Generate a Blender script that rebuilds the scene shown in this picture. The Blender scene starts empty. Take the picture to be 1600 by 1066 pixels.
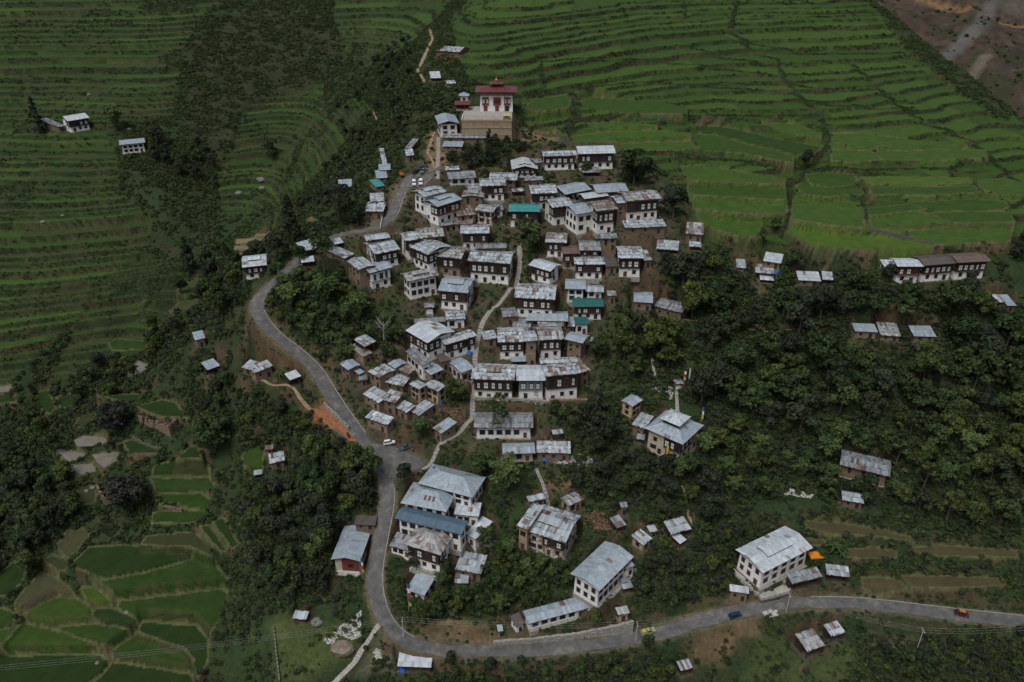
import bpy, bmesh, math, random
import numpy as np
from mathutils import Vector, Matrix

random.seed(7)
RNG = np.random.default_rng(11)
SC = bpy.context.scene
COL = SC.collection

# ------------------------------------------------------------------ camera
FPX, CU, CV, PITCH, HC = 1244.0, 800.0, 533.0, math.radians(29.0), 230.0
SP, CP = math.sin(PITCH), math.cos(PITCH)
cam_data = bpy.data.cameras.new('camera')
cam_data.sensor_width = 36.0
cam_data.lens = 36.0 * FPX / 1600.0
cam_data.clip_start = 1.0
cam_data.clip_end = 6000.0
cam = bpy.data.objects.new('camera', cam_data)
cam.location = (0, 0, HC)
cam.rotation_euler = (math.radians(90) - PITCH, 0, 0)
COL.objects.link(cam)
SC.camera = cam

# ------------------------------------------------------------------ sky, sun, exposure
SUN_EL, SUN_AZ = math.radians(62), math.radians(215)
world = bpy.data.worlds.new('World')
SC.world = world
world.use_nodes = True
wn = world.node_tree
bg = wn.nodes['Background']
sky = wn.nodes.new('ShaderNodeTexSky')
sky.sky_type = 'NISHITA'
sky.sun_disc = False
sky.sun_elevation = SUN_EL
sky.sun_rotation = SUN_AZ
sky.air_density = 1.0
sky.dust_density = 4.0
sky.ozone_density = 1.0
hsv = wn.nodes.new('ShaderNodeHueSaturation')
hsv.inputs['Saturation'].default_value = 0.6
wn.links.new(sky.outputs['Color'], hsv.inputs['Color'])
wn.links.new(hsv.outputs['Color'], bg.inputs['Color'])
bg.inputs['Strength'].default_value = 0.085
sun_data = bpy.data.lights.new('sun', 'SUN')
sun_data.energy = 1.5
sun_data.angle = math.radians(28)
sun_data.color = (1.0, 0.99, 0.97)
sun = bpy.data.objects.new('sun', sun_data)
sdir = Vector((math.sin(SUN_AZ) * math.cos(SUN_EL), math.cos(SUN_AZ) * math.cos(SUN_EL), math.sin(SUN_EL)))
sun.rotation_euler = sdir.to_track_quat('Z', 'Y').to_euler()
sun.location = (0, 200, 400)
COL.objects.link(sun)
SC.view_settings.view_transform = 'Standard'
SC.view_settings.look = 'None'
SC.view_settings.exposure = 0.14
SC.view_settings.gamma = 1.0
SC.view_settings.use_curve_mapping = False
SC.cycles.max_bounces = 5
SC.cycles.diffuse_bounces = 3
SC.cycles.glossy_bounces = 2
SC.cycles.transmission_bounces = 2
SC.cycles.transparent_max_bounces = 4
SC.cycles.use_denoising = True

# ------------------------------------------------------------------ projection helpers
REG = {'0': (0, 0, 1), '1': (480, 50, 3.9925), '2': (640, 220, 3.807), '3': (460, 330, 3.9925), '4': (620, 470, 3.9925),
       '5': (400, 480, 4.4417), '6': (480, 690, 3.9925), '7': (760, 600, 3.9925), '8': (1000, 780, 3.9925),
       '9': (400, 230, 3.95), '10': (290, 500, 3.8057), '11': (1000, 320, 2.665), '12': (740, 740, 4.0),
       '13': (1350, 370, 6.384), '14': (1100, 640, 3.2), '15': (0, 0, 2.961), '16': (0, 330, 2.961),
       '17': (400, 860, 3.3333), '18': (0, 600, 4.0), '19': (0, 800, 4.0), '20': (1200, 880, 4.0),
       '21': (520, 0, 2.961), '22': (540, 240, 8.2), '23': (820, 0, 2.0513), '24': (940, 380, 4.1)}

def px(reg, p):
    o = REG[reg]
    return (o[0] + p[0] / o[2], o[1] + p[1] / o[2])

def proj(x, y, z):
    zr = z - HC
    D = y * CP - zr * SP
    d = -y * SP - zr * CP
    return CU + FPX * x / D, CV + FPX * d / D, D

def from_depth(u, v, D):
    d = (v - CV) / FPX * D
    return ((u - CU) / FPX * D, D * CP - d * SP, HC - D * SP - d * CP)

def on_plane(u, v, z):
    k = (v - CV) / FPX
    D = (HC - z) / (SP + k * CP)
    return np.array(from_depth(u, v, D))

# ------------------------------------------------------------------ noise
def _hash(ix, iy, seed):
    h = (ix.astype(np.int64) * 374761393 + iy.astype(np.int64) * 668265263 + seed * 1442695041) & 0xffffffff
    h = ((h ^ (h >> 13)) * 1274126177) & 0xffffffff
    return ((h ^ (h >> 16)) & 0xffff) / 65535.0

def vnoise(x, y, seed=0):
    ix, iy = np.floor(x), np.floor(y)
    fx, fy = x - ix, y - iy
    fx = fx * fx * (3 - 2 * fx)
    fy = fy * fy * (3 - 2 * fy)
    a, b = _hash(ix, iy, seed), _hash(ix + 1, iy, seed)
    c, d = _hash(ix, iy + 1, seed), _hash(ix + 1, iy + 1, seed)
    return (a * (1 - fx) + b * fx) * (1 - fy) + (c * (1 - fx) + d * fx) * fy

def fnoise(x, y, seed=0, oct=4):
    s, a, t = 0.0, 0.5, 0.0
    for k in range(oct):
        s = s + a * vnoise(x * 2 ** k, y * 2 ** k, seed + k * 17)
        t += a
        a *= 0.5
    return s / t

def sstep(a, b, x):
    t = np.clip((x - a) / (b - a), 0, 1)
    return t * t * (3 - 2 * t)

# ------------------------------------------------------------------ base terrain from known depths
CTRL = [  # photo column, row, depth
    (0, 0, 600), (250, 0, 610), (420, 0, 640), (0, 200, 480), (200, 200, 480), (0, 400, 410), (170, 400, 415), (0, 600, 366), (330, 120, 530),
    (650, 10, 640), (560, 100, 565), (450, 200, 502), (400, 300, 457), (330, 420, 420), (230, 520, 392), (130, 620, 366), (30, 740, 337),
    (340, 200, 490), (300, 300, 450), (520, 40, 600),
    (750, 1010, 250), (750, 690, 283), (750, 560, 300), (750, 440, 318), (750, 300, 345), (740, 215, 368), (850, 140, 412), (850, 60, 480), (850, 0, 575),
    (700, 75, 452), (650, 60, 495), (600, 130, 452), (550, 200, 432), (600, 200, 402), (500, 300, 402), (720, 20, 550), (680, 130, 412), (660, 200, 384),
    (640, 275, 350), (613, 330, 337), (560, 358, 329), (483, 388, 324), (412, 452, 314), (398, 475, 311), (480, 550, 302), (550, 660, 284), (600, 720, 277), (605, 780, 270),
    (585, 900, 257), (600, 980, 252), (310, 530, 330), (400, 575, 307), (440, 610, 300), (250, 660, 316), (140, 700, 321), (330, 830, 284),
    (200, 900, 276), (50, 1000, 264), (200, 1040, 262), (400, 900, 266), (430, 1000, 254), (200, 790, 300), (60, 880, 283), (330, 640, 314), (400, 720, 296),
    (1000, 380, 314), (1300, 382, 308), (1050, 320, 337), (1300, 300, 345), (1300, 250, 370), (1300, 200, 400), (1300, 150, 435), (1300, 100, 480), (1300, 50, 540), (1300, 0, 615),
    (1000, 250, 365), (1000, 200, 393), (1000, 150, 425), (1000, 100, 467), (1000, 50, 525), (1000, 0, 600), (1590, 380, 310), (1560, 250, 375), (1590, 180, 425), (1420, 60, 535),
    (1420, 425, 300), (1300, 530, 294), (1590, 530, 290), (1300, 700, 283), (1590, 700, 278), (1200, 880, 262), (1250, 945, 253), (1590, 970, 250), (1400, 860, 262), (1590, 860, 262),
    (1300, 1010, 246), (1590, 1060, 241), (1100, 1050, 245), (800, 1060, 246), (1060, 700, 280), (900, 850, 265), (930, 930, 257), (1000, 600, 296), (1050, 480, 312), (1130, 420, 314),
    (760, 880, 261), (860, 620, 291), (900, 480, 313), (900, 320, 342), (650, 480, 312), (640, 600, 293)]
WORLDC = [  # x, y, drop below the camera, outside the frame
    (-420, 300, 185), (-520, 480, 110), (-650, 700, 40), (-500, 1000, -30), (-150, 1000, 20), (100, 1000, 25), (350, 1000, 25), (260, 250, 150),
    (250, 180, 203), (0, 120, 240), (-200, 120, 238), (200, 120, 232), (330, 330, 112), (330, 600, 80)]
pts, zs = [], []
for u, v, D in CTRL:
    x, y, z = from_depth(u, v, D)
    pts.append((x, y)); zs.append(z)
for x, y, dr in WORLDC:
    pts.append((x, y)); zs.append(HC - dr)
pts = np.array(pts) / 100.0
zs = np.array(zs)
N = len(pts)
def tps(r2):
    return 0.5 * r2 * np.log(r2 + 1e-9)
K = tps(((pts[:, None] - pts[None]) ** 2).sum(-1)) + np.eye(N) * 0.012
A = np.zeros((N + 3, N + 3))
A[:N, :N] = K; A[:N, N] = 1; A[:N, N + 1:] = pts; A[N, :N] = 1; A[N + 1:, :N] = pts.T
W = np.linalg.solve(A, np.concatenate([zs, np.zeros(3)]))

NS, KR, Y0, OFF, SMIN, SMAX = 860, 0.00205, 125.0, 100.0, -0.76, 0.76
NR = int(math.log((1000 + OFF) / (Y0 + OFF)) / KR)
gy = (Y0 + OFF) * np.exp(KR * np.arange(NR)) - OFF
gs = np.linspace(SMIN, SMAX, NS)
GX = gs[None, :] * (gy[:, None] + OFF)
GY = np.repeat(gy[:, None], NS, 1)
Z0 = W[N] + W[N + 1] * GX / 100 + W[N + 2] * GY / 100
for k in range(N):
    Z0 += W[k] * tps((GX / 100 - pts[k, 0]) ** 2 + (GY / 100 - pts[k, 1]) ** 2)
# right-hand ridge falls away into the next valley
xr = 268 + 0.05 * (GY - 430) + 8 * (fnoise(GY / 60, GX * 0 + 3.3, 5) - 0.5)
Z0 -= 0.75 * np.maximum(0, GX - xr) * sstep(300, 380, GY)
dGY = np.gradient(gy)[:, None]
CELL = (gs[1] - gs[0]) * (GY + OFF) * dGY

def gidx(x, y):
    fi = np.log((np.asarray(y) + OFF) / (Y0 + OFF)) / KR
    fj = (np.asarray(x) / (np.asarray(y) + OFF) - SMIN) / (gs[1] - gs[0])
    return np.clip(fi, 0, NR - 1.001), np.clip(fj, 0, NS - 1.001)

def sample(G, x, y):
    fi, fj = gidx(x, y)
    i, j = fi.astype(int), fj.astype(int)
    a, b = fi - i, fj - j
    return (G[i, j] * (1 - a) * (1 - b) + G[i + 1, j] * a * (1 - b) + G[i, j + 1] * (1 - a) * b + G[i + 1, j + 1] * a * b)

def nearest(G, x, y):
    fi, fj = gidx(x, y)
    return G[np.round(fi).astype(int), np.round(fj).astype(int)]

_T = np.arange(180, 1100, 0.5)
def cast(u, v, G=None):
    G = Z0 if G is None else G
    dx, k = (u - CU) / FPX, (v - CV) / FPX
    X, Y, Z = dx * _T, _T * (CP - k * SP), HC - _T * (SP + k * CP)
    ok = (Y > Y0) & (Y < 995)
    g = np.where(ok, sample(G, X, np.clip(Y, Y0, 995)), -999)
    below = np.nonzero((Z < g) & ok)[0]
    if len(below) == 0:
        i = np.nonzero(ok)[0][-1]
        return np.array([X[i], Y[i], float(g[i])])
    i = below[0]
    if i == 0:
        return np.array([X[0], Y[0], g[0]])
    a0, a1 = Z[i - 1] - g[i - 1], Z[i] - g[i]
    t = _T[i - 1] + 0.5 * a0 / (a0 - a1)
    return np.array([dx * t, t * (CP - k * SP), HC - t * (SP + k * CP)])

def castr(reg, p, G=None):
    return cast(*px(reg, p), G)

def poly_world(reg, P):
    return np.array([castr(reg, p)[:2] for p in P])

def in_poly(poly, x, y):
    r = np.zeros(np.shape(x), bool)
    n = len(poly)
    for i in range(n):
        (x1, y1), (x2, y2) = poly[i], poly[(i + 1) % n]
        c = (y1 > y) != (y2 > y)
        r ^= c & (x < (x2 - x1) * (y - y1) / (y2 - y1 + 1e-12) + x1)
    return r

def seg_dist(poly, x, y, closed=True):
    d = np.full(np.shape(x), 1e9)
    n = len(poly)
    tpar = np.zeros(np.shape(x)); seg = np.zeros(np.shape(x), int)
    for i in range(n if closed else n - 1):
        a, b = np.array(poly[i][:2]), np.array(poly[(i + 1) % n][:2])
        ab = b - a
        t = np.clip(((x - a[0]) * ab[0] + (y - a[1]) * ab[1]) / (ab @ ab + 1e-9), 0, 1)
        e = np.hypot(x - a[0] - t * ab[0], y - a[1] - t * ab[1])
        m = e < d
        d = np.where(m, e, d); tpar = np.where(m, t, tpar); seg = np.where(m, i, seg)
    return d, seg, tpar

def box_of(poly, pad):
    p = np.array(poly)[:, :2]
    x0, y0 = p.min(0) - pad
    x1, y1 = p.max(0) + pad
    i0 = int(gidx(0, max(y0, Y0))[0]); i1 = int(gidx(0, min(max(y1, Y0 + 1), 995))[0]) + 2
    smin = min(x0 / (max(y0, Y0) + OFF), x0 / (y1 + OFF)); smax = max(x1 / (max(y0, Y0) + OFF), x1 / (y1 + OFF))
    j0 = int(np.clip((smin - SMIN) / (gs[1] - gs[0]), 0, NS - 2)); j1 = int(np.clip((smax - SMIN) / (gs[1] - gs[0]), 0, NS - 2)) + 2
    return slice(i0, i1), slice(j0, j1)

# ------------------------------------------------------------------ materials
MATS = {}
class NT:
    def __init__(s, name):
        s.m = bpy.data.materials.new(name); s.m.use_nodes = True
        s.t = s.m.node_tree; s.b = s.t.nodes['Principled BSDF']; MATS[name] = s.m
        s.b.inputs['Specular IOR Level'].default_value = 0.25
    def n(s, t, **k):
        nd = s.t.nodes.new('ShaderNode' + t)
        for a, v in k.items(): setattr(nd, a, v)
        return nd
    def l(s, a, b): s.t.links.new(a, b)
    def coord(s, kind='Object'):
        return s.n('TexCoord').outputs[kind]
    def noise(s, scale, co=None, det=4, rough=0.6):
        nd = s.n('TexNoise'); nd.inputs['Scale'].default_value = scale; nd.inputs['Detail'].default_value = det; nd.inputs['Roughness'].default_value = rough
        if co is not None: s.l(co, nd.inputs['Vector'])
        return nd.outputs['Fac']
    def ramp(s, fac, stops):
        r = s.n('ValToRGB'); e = r.color_ramp.elements
        while len(e) < len(stops): e.new(0.5)
        for i, (p, c) in enumerate(stops):
            e[i].position = p; e[i].color = (*c, 1) if len(c) == 3 else c
        s.l(fac, r.inputs['Fac']); return r.outputs['Color']
    def mix(s, a, b, fac, mode='MIX'):
        m = s.n('MixRGB', blend_type=mode)
        for q, i in ((fac, 'Fac'), (a, 'Color1'), (b, 'Color2')):
            if hasattr(q, 'links'): s.l(q, m.inputs[i])
            elif i == 'Fac': m.inputs[i].default_value = q
            else: m.inputs[i].default_value = (*q, 1)
        return m.outputs['Color']
    def math(s, op, a, b=0.0):
        m = s.n('Math', operation=op)
        for i, q in enumerate((a, b)):
            if hasattr(q, 'links'): s.l(q, m.inputs[i])
            else: m.inputs[i].default_value = q
        return m.outputs[0]
    def bump(s, h, dist, strength=1.0):
        b = s.n('Bump'); b.inputs['Distance'].default_value = dist; b.inputs['Strength'].default_value = strength
        s.l(h, b.inputs['Height']); s.l(b.outputs['Normal'], s.b.inputs['Normal'])
    def done(s, col, rough=0.85, metal=0.0):
        if hasattr(col, 'links'): s.l(col, s.b.inputs['Base Color'])
        else: s.b.inputs['Base Color'].default_value = (*col, 1)
        s.b.inputs['Roughness'].default_value = rough; s.b.inputs['Metallic'].default_value = metal
        return s.m
    def attr(s, name):
        a = s.n('Attribute'); a.attribute_name = name; return a

def simple(name, col, rough=0.8, var=0.25, scale=2.0, metal=0.0):
    t = NT(name)
    f = t.noise(scale, t.coord())
    c = t.ramp(f, [(0.3, tuple(x * (1 - var) for x in col)), (0.7, tuple(min(1, x * (1 + var)) for x in col))])
    return t.done(c, rough, metal)

def m_terrain():
    t = NT('ground_cover')
    a = t.attr('col').outputs['Color']
    co = t.coord('Object')
    n1 = t.noise(0.9, co, 5, 0.7); n2 = t.noise(0.12, co, 3)
    n3 = t.noise(6.0, co, 2)
    c = t.mix(a, t.ramp(n1, [(0.3, (0.55, 0.58, 0.55)), (0.5, (0.95, 0.95, 0.95)), (0.72, (1.35, 1.3, 1.2))]), 1.0, 'MULTIPLY')
    c = t.mix(c, t.ramp(n2, [(0.35, (0.82, 0.86, 0.85)), (0.65, (1.12, 1.08, 1.0))]), 1.0, 'MULTIPLY')
    c = t.mix(c, t.ramp(n3, [(0.35, (0.8, 0.8, 0.8)), (0.65, (1.15, 1.15, 1.15))]), 0.7, 'MULTIPLY')
    t.bump(t.math('ADD', t.noise(1.6, co, 5, 0.75), t.noise(7.0, co, 2)), 0.25, 0.8)
    t.b.inputs['Specular IOR Level'].default_value = 0.1
    t.done(c, 0.95)
m_terrain()

def m_field():
    t = NT('young_rice')
    a = t.attr('col').outputs['Color']
    co = t.coord('Object')
    w = t.n('TexWave', wave_type='BANDS', bands_direction='Y'); w.inputs['Scale'].default_value = 1.1; w.inputs['Distortion'].default_value = 2.0
    w.inputs['Detail'].default_value = 2
    t.l(co, w.inputs['Vector'])
    n1 = t.noise(0.25, co, 4, 0.65); n2 = t.noise(3.0, co, 3, 0.7)
    c = t.mix(a, t.ramp(n1, [(0.3, (0.72, 0.78, 0.8)), (0.7, (1.18, 1.12, 1.05))]), 1.0, 'MULTIPLY')
    c = t.mix(c, t.ramp(n2, [(0.3, (0.72, 0.75, 0.72)), (0.7, (1.22, 1.2, 1.15))]), 1.0, 'MULTIPLY')
    c = t.mix(c, t.ramp(w.outputs['Fac'], [(0.0, (0.86, 0.88, 0.88)), (1.0, (1.1, 1.08, 1.05))]), 0.6, 'MULTIPLY')
    t.bump(t.noise(5.0, co, 3, 0.7), 0.15, 0.7)
    t.b.inputs['Specular IOR Level'].default_value = 0.12
    t.done(c, 0.9)
m_field()

def m_roof(name, rough=0.55, metal=0.0, rustcol=True):
    t = NT(name)
    a = t.attr('col').outputs['Color']
    co = t.coord('Object')
    n = t.noise(0.9, co, 5, 0.7); n2 = t.noise(5.0, co, 3)
    c = t.mix(a, t.ramp(n, [(0.3, (0.74, 0.76, 0.78)), (0.55, (1, 1, 1)), (0.75, (1.16, 1.14, 1.12))]), 1.0, 'MULTIPLY')
    c = t.mix(c, t.ramp(n2, [(0.35, (0.85, 0.84, 0.83)), (0.65, (1.08, 1.08, 1.08))]), 1.0, 'MULTIPLY')
    if rustcol:
        s = t.n('Mapping'); s.inputs['Scale'].default_value = (1.0, 0.28, 1.0); t.l(co, s.inputs['Vector'])
        f = t.ramp(t.noise(1.3, s.outputs['Vector'], 5, 0.75), [(0.62, (0, 0, 0)), (0.74, (0.7, 0.7, 0.7))])
        c = t.mix(c, (0.13, 0.062, 0.038), f)
    w = t.n('TexWave', wave_type='BANDS', bands_direction='X'); w.inputs['Scale'].default_value = 3.2
    t.l(co, w.inputs['Vector'])
    t.bump(w.outputs['Fac'], 0.04, 0.6)
    t.b.inputs['Specular IOR Level'].default_value = 0.6
    t.done(c, rough, metal)
m_roof('tin_sheet', 0.42); m_roof('painted_sheet', 0.5, 0, False)

def m_plaster():
    t = NT('white_plaster')
    co = t.coord('Object'); oi = t.n('ObjectInfo').outputs['Random']
    v = t.n('VectorMath', operation='ADD'); t.l(co, v.inputs[0])
    cb = t.n('CombineXYZ'); t.l(t.math('MULTIPLY', oi, 60.0), cb.inputs[0]); t.l(cb.outputs[0], v.inputs[1])
    n = t.noise(0.7, v.outputs[0], 6, 0.72)
    s = t.n('Mapping'); s.inputs['Scale'].default_value = (2.2, 2.2, 0.35); t.l(v.outputs[0], s.inputs['Vector'])
    n2 = t.noise(1.2, s.outputs['Vector'], 4, 0.7)
    c = t.ramp(n, [(0.3, (0.46, 0.43, 0.38)), (0.46, (0.69, 0.68, 0.65)), (0.66, (0.77, 0.765, 0.75))])
    c = t.mix(c, t.ramp(n2, [(0.28, (0.62, 0.57, 0.5)), (0.5, (1, 1, 1))]), 0.8, 'MULTIPLY')
    t.bump(n, 0.05); t.done(c, 0.9)
m_plaster()

def m_peel():
    t = NT('peeling_plaster')
    co = t.coord('Object')
    n = t.noise(0.9, co, 7, 0.75)
    c = t.ramp(n, [(0.44, (0.2, 0.13, 0.085)), (0.5, (0.34, 0.27, 0.2)), (0.54, (0.62, 0.6, 0.56))])
    t.bump(n, 0.08); t.done(c, 0.92)
m_peel()

def m_fresh():
    t = NT('fresh_plaster')
    n = t.noise(0.6, t.coord(), 5, 0.65)
    t.done(t.ramp(n, [(0.3, (0.62, 0.61, 0.59)), (0.55, (0.76, 0.76, 0.75))]), 0.9)
m_fresh()

def m_mud(name, a, b):
    t = NT(name)
    co = t.coord('Object'); oi = t.n('ObjectInfo').outputs['Random']
    n = t.noise(0.8, co, 6, 0.7)
    w = t.n('TexWave', wave_type='BANDS', bands_direction='Z'); w.inputs['Scale'].default_value = 0.55; w.inputs['Distortion'].default_value = 1.5; w.inputs['Detail'].default_value = 3
    t.l(co, w.inputs['Vector'])
    c = t.ramp(n, [(0.3, tuple(x * 0.75 for x in a)), (0.5, a), (0.72, b)])
    c = t.mix(c, t.ramp(w.outputs['Fac'], [(0.0, (0.75, 0.74, 0.72)), (0.25, (1, 1, 1))]), 0.75, 'MULTIPLY')
    c = t.mix(c, t.ramp(oi, [(0.0, (0.78, 0.76, 0.74)), (1.0, (1.2, 1.18, 1.14))]), 1.0, 'MULTIPLY')
    t.bump(n, 0.12); t.done(c, 0.95)
m_mud('rammed_earth', (0.185, 0.135, 0.096), (0.265, 0.205, 0.152))
m_mud('tan_earth', (0.38, 0.295, 0.195), (0.46, 0.37, 0.26))
m_mud('cream_plaster', (0.48, 0.43, 0.33), (0.6, 0.56, 0.46))
simple('dark_timber', (0.033, 0.025, 0.02), 0.8, 0.5, 3)
simple('brown_timber', (0.11, 0.055, 0.035), 0.75, 0.4, 3)
simple('red_timber', (0.17, 0.045, 0.03), 0.7, 0.35, 3)
simple('blue_timber', (0.13, 0.16, 0.175), 0.7, 0.3, 3)
simple('green_timber', (0.04, 0.14, 0.12), 0.6, 0.3, 3)
simple('white_pane', (0.66, 0.66, 0.64), 0.5, 0.12, 4)
simple('dark_pane', (0.018, 0.02, 0.024), 0.25, 0.4, 2)
simple('stone', (0.27, 0.255, 0.23), 0.9, 0.4, 1.5)
simple('stone_pale', (0.44, 0.43, 0.405), 0.9, 0.3, 2)
simple('boulder_brown', (0.2, 0.165, 0.125), 0.95, 0.4, 1.2)
simple('boulder_grey', (0.17, 0.165, 0.15), 0.95, 0.4, 1.2)
simple('stone_dark', (0.10, 0.095, 0.085), 0.9, 0.45, 2)
simple('concrete', (0.33, 0.31, 0.28), 0.9, 0.28, 0.8)
simple('red_earth', (0.24, 0.105, 0.052), 0.95, 0.3, 0.7)
simple('pale_earth', (0.26, 0.185, 0.12), 0.95, 0.35, 0.7)
simple('bark', (0.075, 0.06, 0.048), 0.9, 0.4, 3)
simple('dead_wood', (0.34, 0.32, 0.29), 0.9, 0.25, 3)
simple('rubber', (0.02, 0.02, 0.02), 0.8, 0.2, 5)
simple('chrome', (0.5, 0.5, 0.5), 0.35, 0.1, 5, 0.8)
simple('car_glass', (0.02, 0.024, 0.03), 0.12, 0.2, 2)
simple('headlight', (0.7, 0.7, 0.66), 0.25, 0.1, 5)
simple('taillight', (0.3, 0.02, 0.015), 0.3, 0.1, 5)
simple('gold', (0.5, 0.32, 0.08), 0.35, 0.2, 4, 0.7)
for nm, c in dict(blue=(0.03, 0.09, 0.3), white=(0.7, 0.7, 0.7), red=(0.42, 0.04, 0.025), green=(0.03, 0.17, 0.07), yellow=(0.55, 0.4, 0.05), orange=(0.6, 0.2, 0.015), tarp=(0.03, 0.12, 0.4)).items():
    simple('cloth_' + nm, c, 0.8, 0.2, 4)
for nm, c in dict(white=(0.72, 0.73, 0.74), slate=(0.06, 0.085, 0.095), maroon=(0.07, 0.022, 0.026), navy=(0.02, 0.035, 0.075), olive=(0.3, 0.33, 0.17), black=(0.02, 0.021, 0.022), grey=(0.14, 0.16, 0.155), orange=(0.6, 0.1, 0.02)).items():
    simple('paint_' + nm, c, 0.3, 0.05, 2)
simple('skin', (0.35, 0.2, 0.13), 0.6, 0.1, 4)
simple('black_hair', (0.015, 0.013, 0.012), 0.7, 0.2, 4)

def m_asphalt():
    t = NT('asphalt')
    co = t.coord('Object')
    n = t.noise(0.35, co, 5, 0.65); n2 = t.noise(4, co, 3)
    c = t.ramp(n, [(0.3, (0.068, 0.069, 0.069)), (0.5, (0.112, 0.112, 0.109)), (0.56, (0.122, 0.12, 0.116)), (0.62, (0.17, 0.16, 0.147))])
    c = t.mix(c, (0.15, 0.125, 0.095), t.ramp(t.noise(0.9, co, 6, 0.8), [(0.58, (0, 0, 0)), (0.7, (0.6, 0.6, 0.6))]))
    c = t.mix(c, t.ramp(n2, [(0.35, (0.82, 0.82, 0.82)), (0.65, (1.1, 1.1, 1.1))]), 1, 'MULTIPLY')
    t.bump(n2, 0.03); t.done(c, 0.85)
m_asphalt()

def m_water():
    t = NT('muddy_water')
    n = t.noise(0.3, t.coord(), 3)
    t.b.inputs['Specular IOR Level'].default_value = 0.5
    t.bump(t.noise(1.5, t.coord(), 3), 0.01)
    t.done(t.ramp(n, [(0.3, (0.13, 0.118, 0.09)), (0.7, (0.19, 0.175, 0.14))]), 0.12)
m_water()

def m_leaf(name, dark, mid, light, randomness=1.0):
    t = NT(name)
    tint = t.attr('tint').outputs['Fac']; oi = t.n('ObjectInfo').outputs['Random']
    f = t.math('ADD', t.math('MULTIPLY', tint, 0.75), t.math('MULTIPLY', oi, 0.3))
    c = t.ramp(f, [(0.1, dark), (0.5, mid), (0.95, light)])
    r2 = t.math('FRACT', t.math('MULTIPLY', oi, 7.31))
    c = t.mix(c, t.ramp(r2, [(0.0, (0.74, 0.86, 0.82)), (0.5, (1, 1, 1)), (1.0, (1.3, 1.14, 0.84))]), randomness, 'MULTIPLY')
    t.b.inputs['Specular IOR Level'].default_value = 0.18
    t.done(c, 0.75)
    d = t.n('BsdfTranslucent'); t.l(c, d.inputs['Color'])
    mx = t.n('MixShader'); mx.inputs['Fac'].default_value = 0.22
    t.l(t.b.outputs[0], mx.inputs[1]); t.l(d.outputs[0], mx.inputs[2])
    t.l(mx.outputs[0], t.t.nodes['Material Output'].inputs['Surface'])
m_leaf('leaf_broad', (0.02, 0.033, 0.014), (0.04, 0.064, 0.024), (0.085, 0.122, 0.04))
m_leaf('leaf_dark', (0.02, 0.027, 0.018), (0.033, 0.045, 0.027), (0.056, 0.07, 0.04), 0.4)
m_leaf('leaf_bamboo', (0.04, 0.065, 0.022), (0.075, 0.115, 0.038), (0.13, 0.175, 0.06), 0.5)
m_leaf('leaf_scrub', (0.024, 0.036, 0.016), (0.045, 0.065, 0.025), (0.085, 0.108, 0.042))
m_leaf('leaf_conifer', (0.017, 0.027, 0.018), (0.03, 0.044, 0.026), (0.05, 0.066, 0.036), 0.4)
m_leaf('leaf_grey', (0.024, 0.027, 0.021), (0.04, 0.044, 0.034), (0.062, 0.066, 0.05), 0.2)

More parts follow.
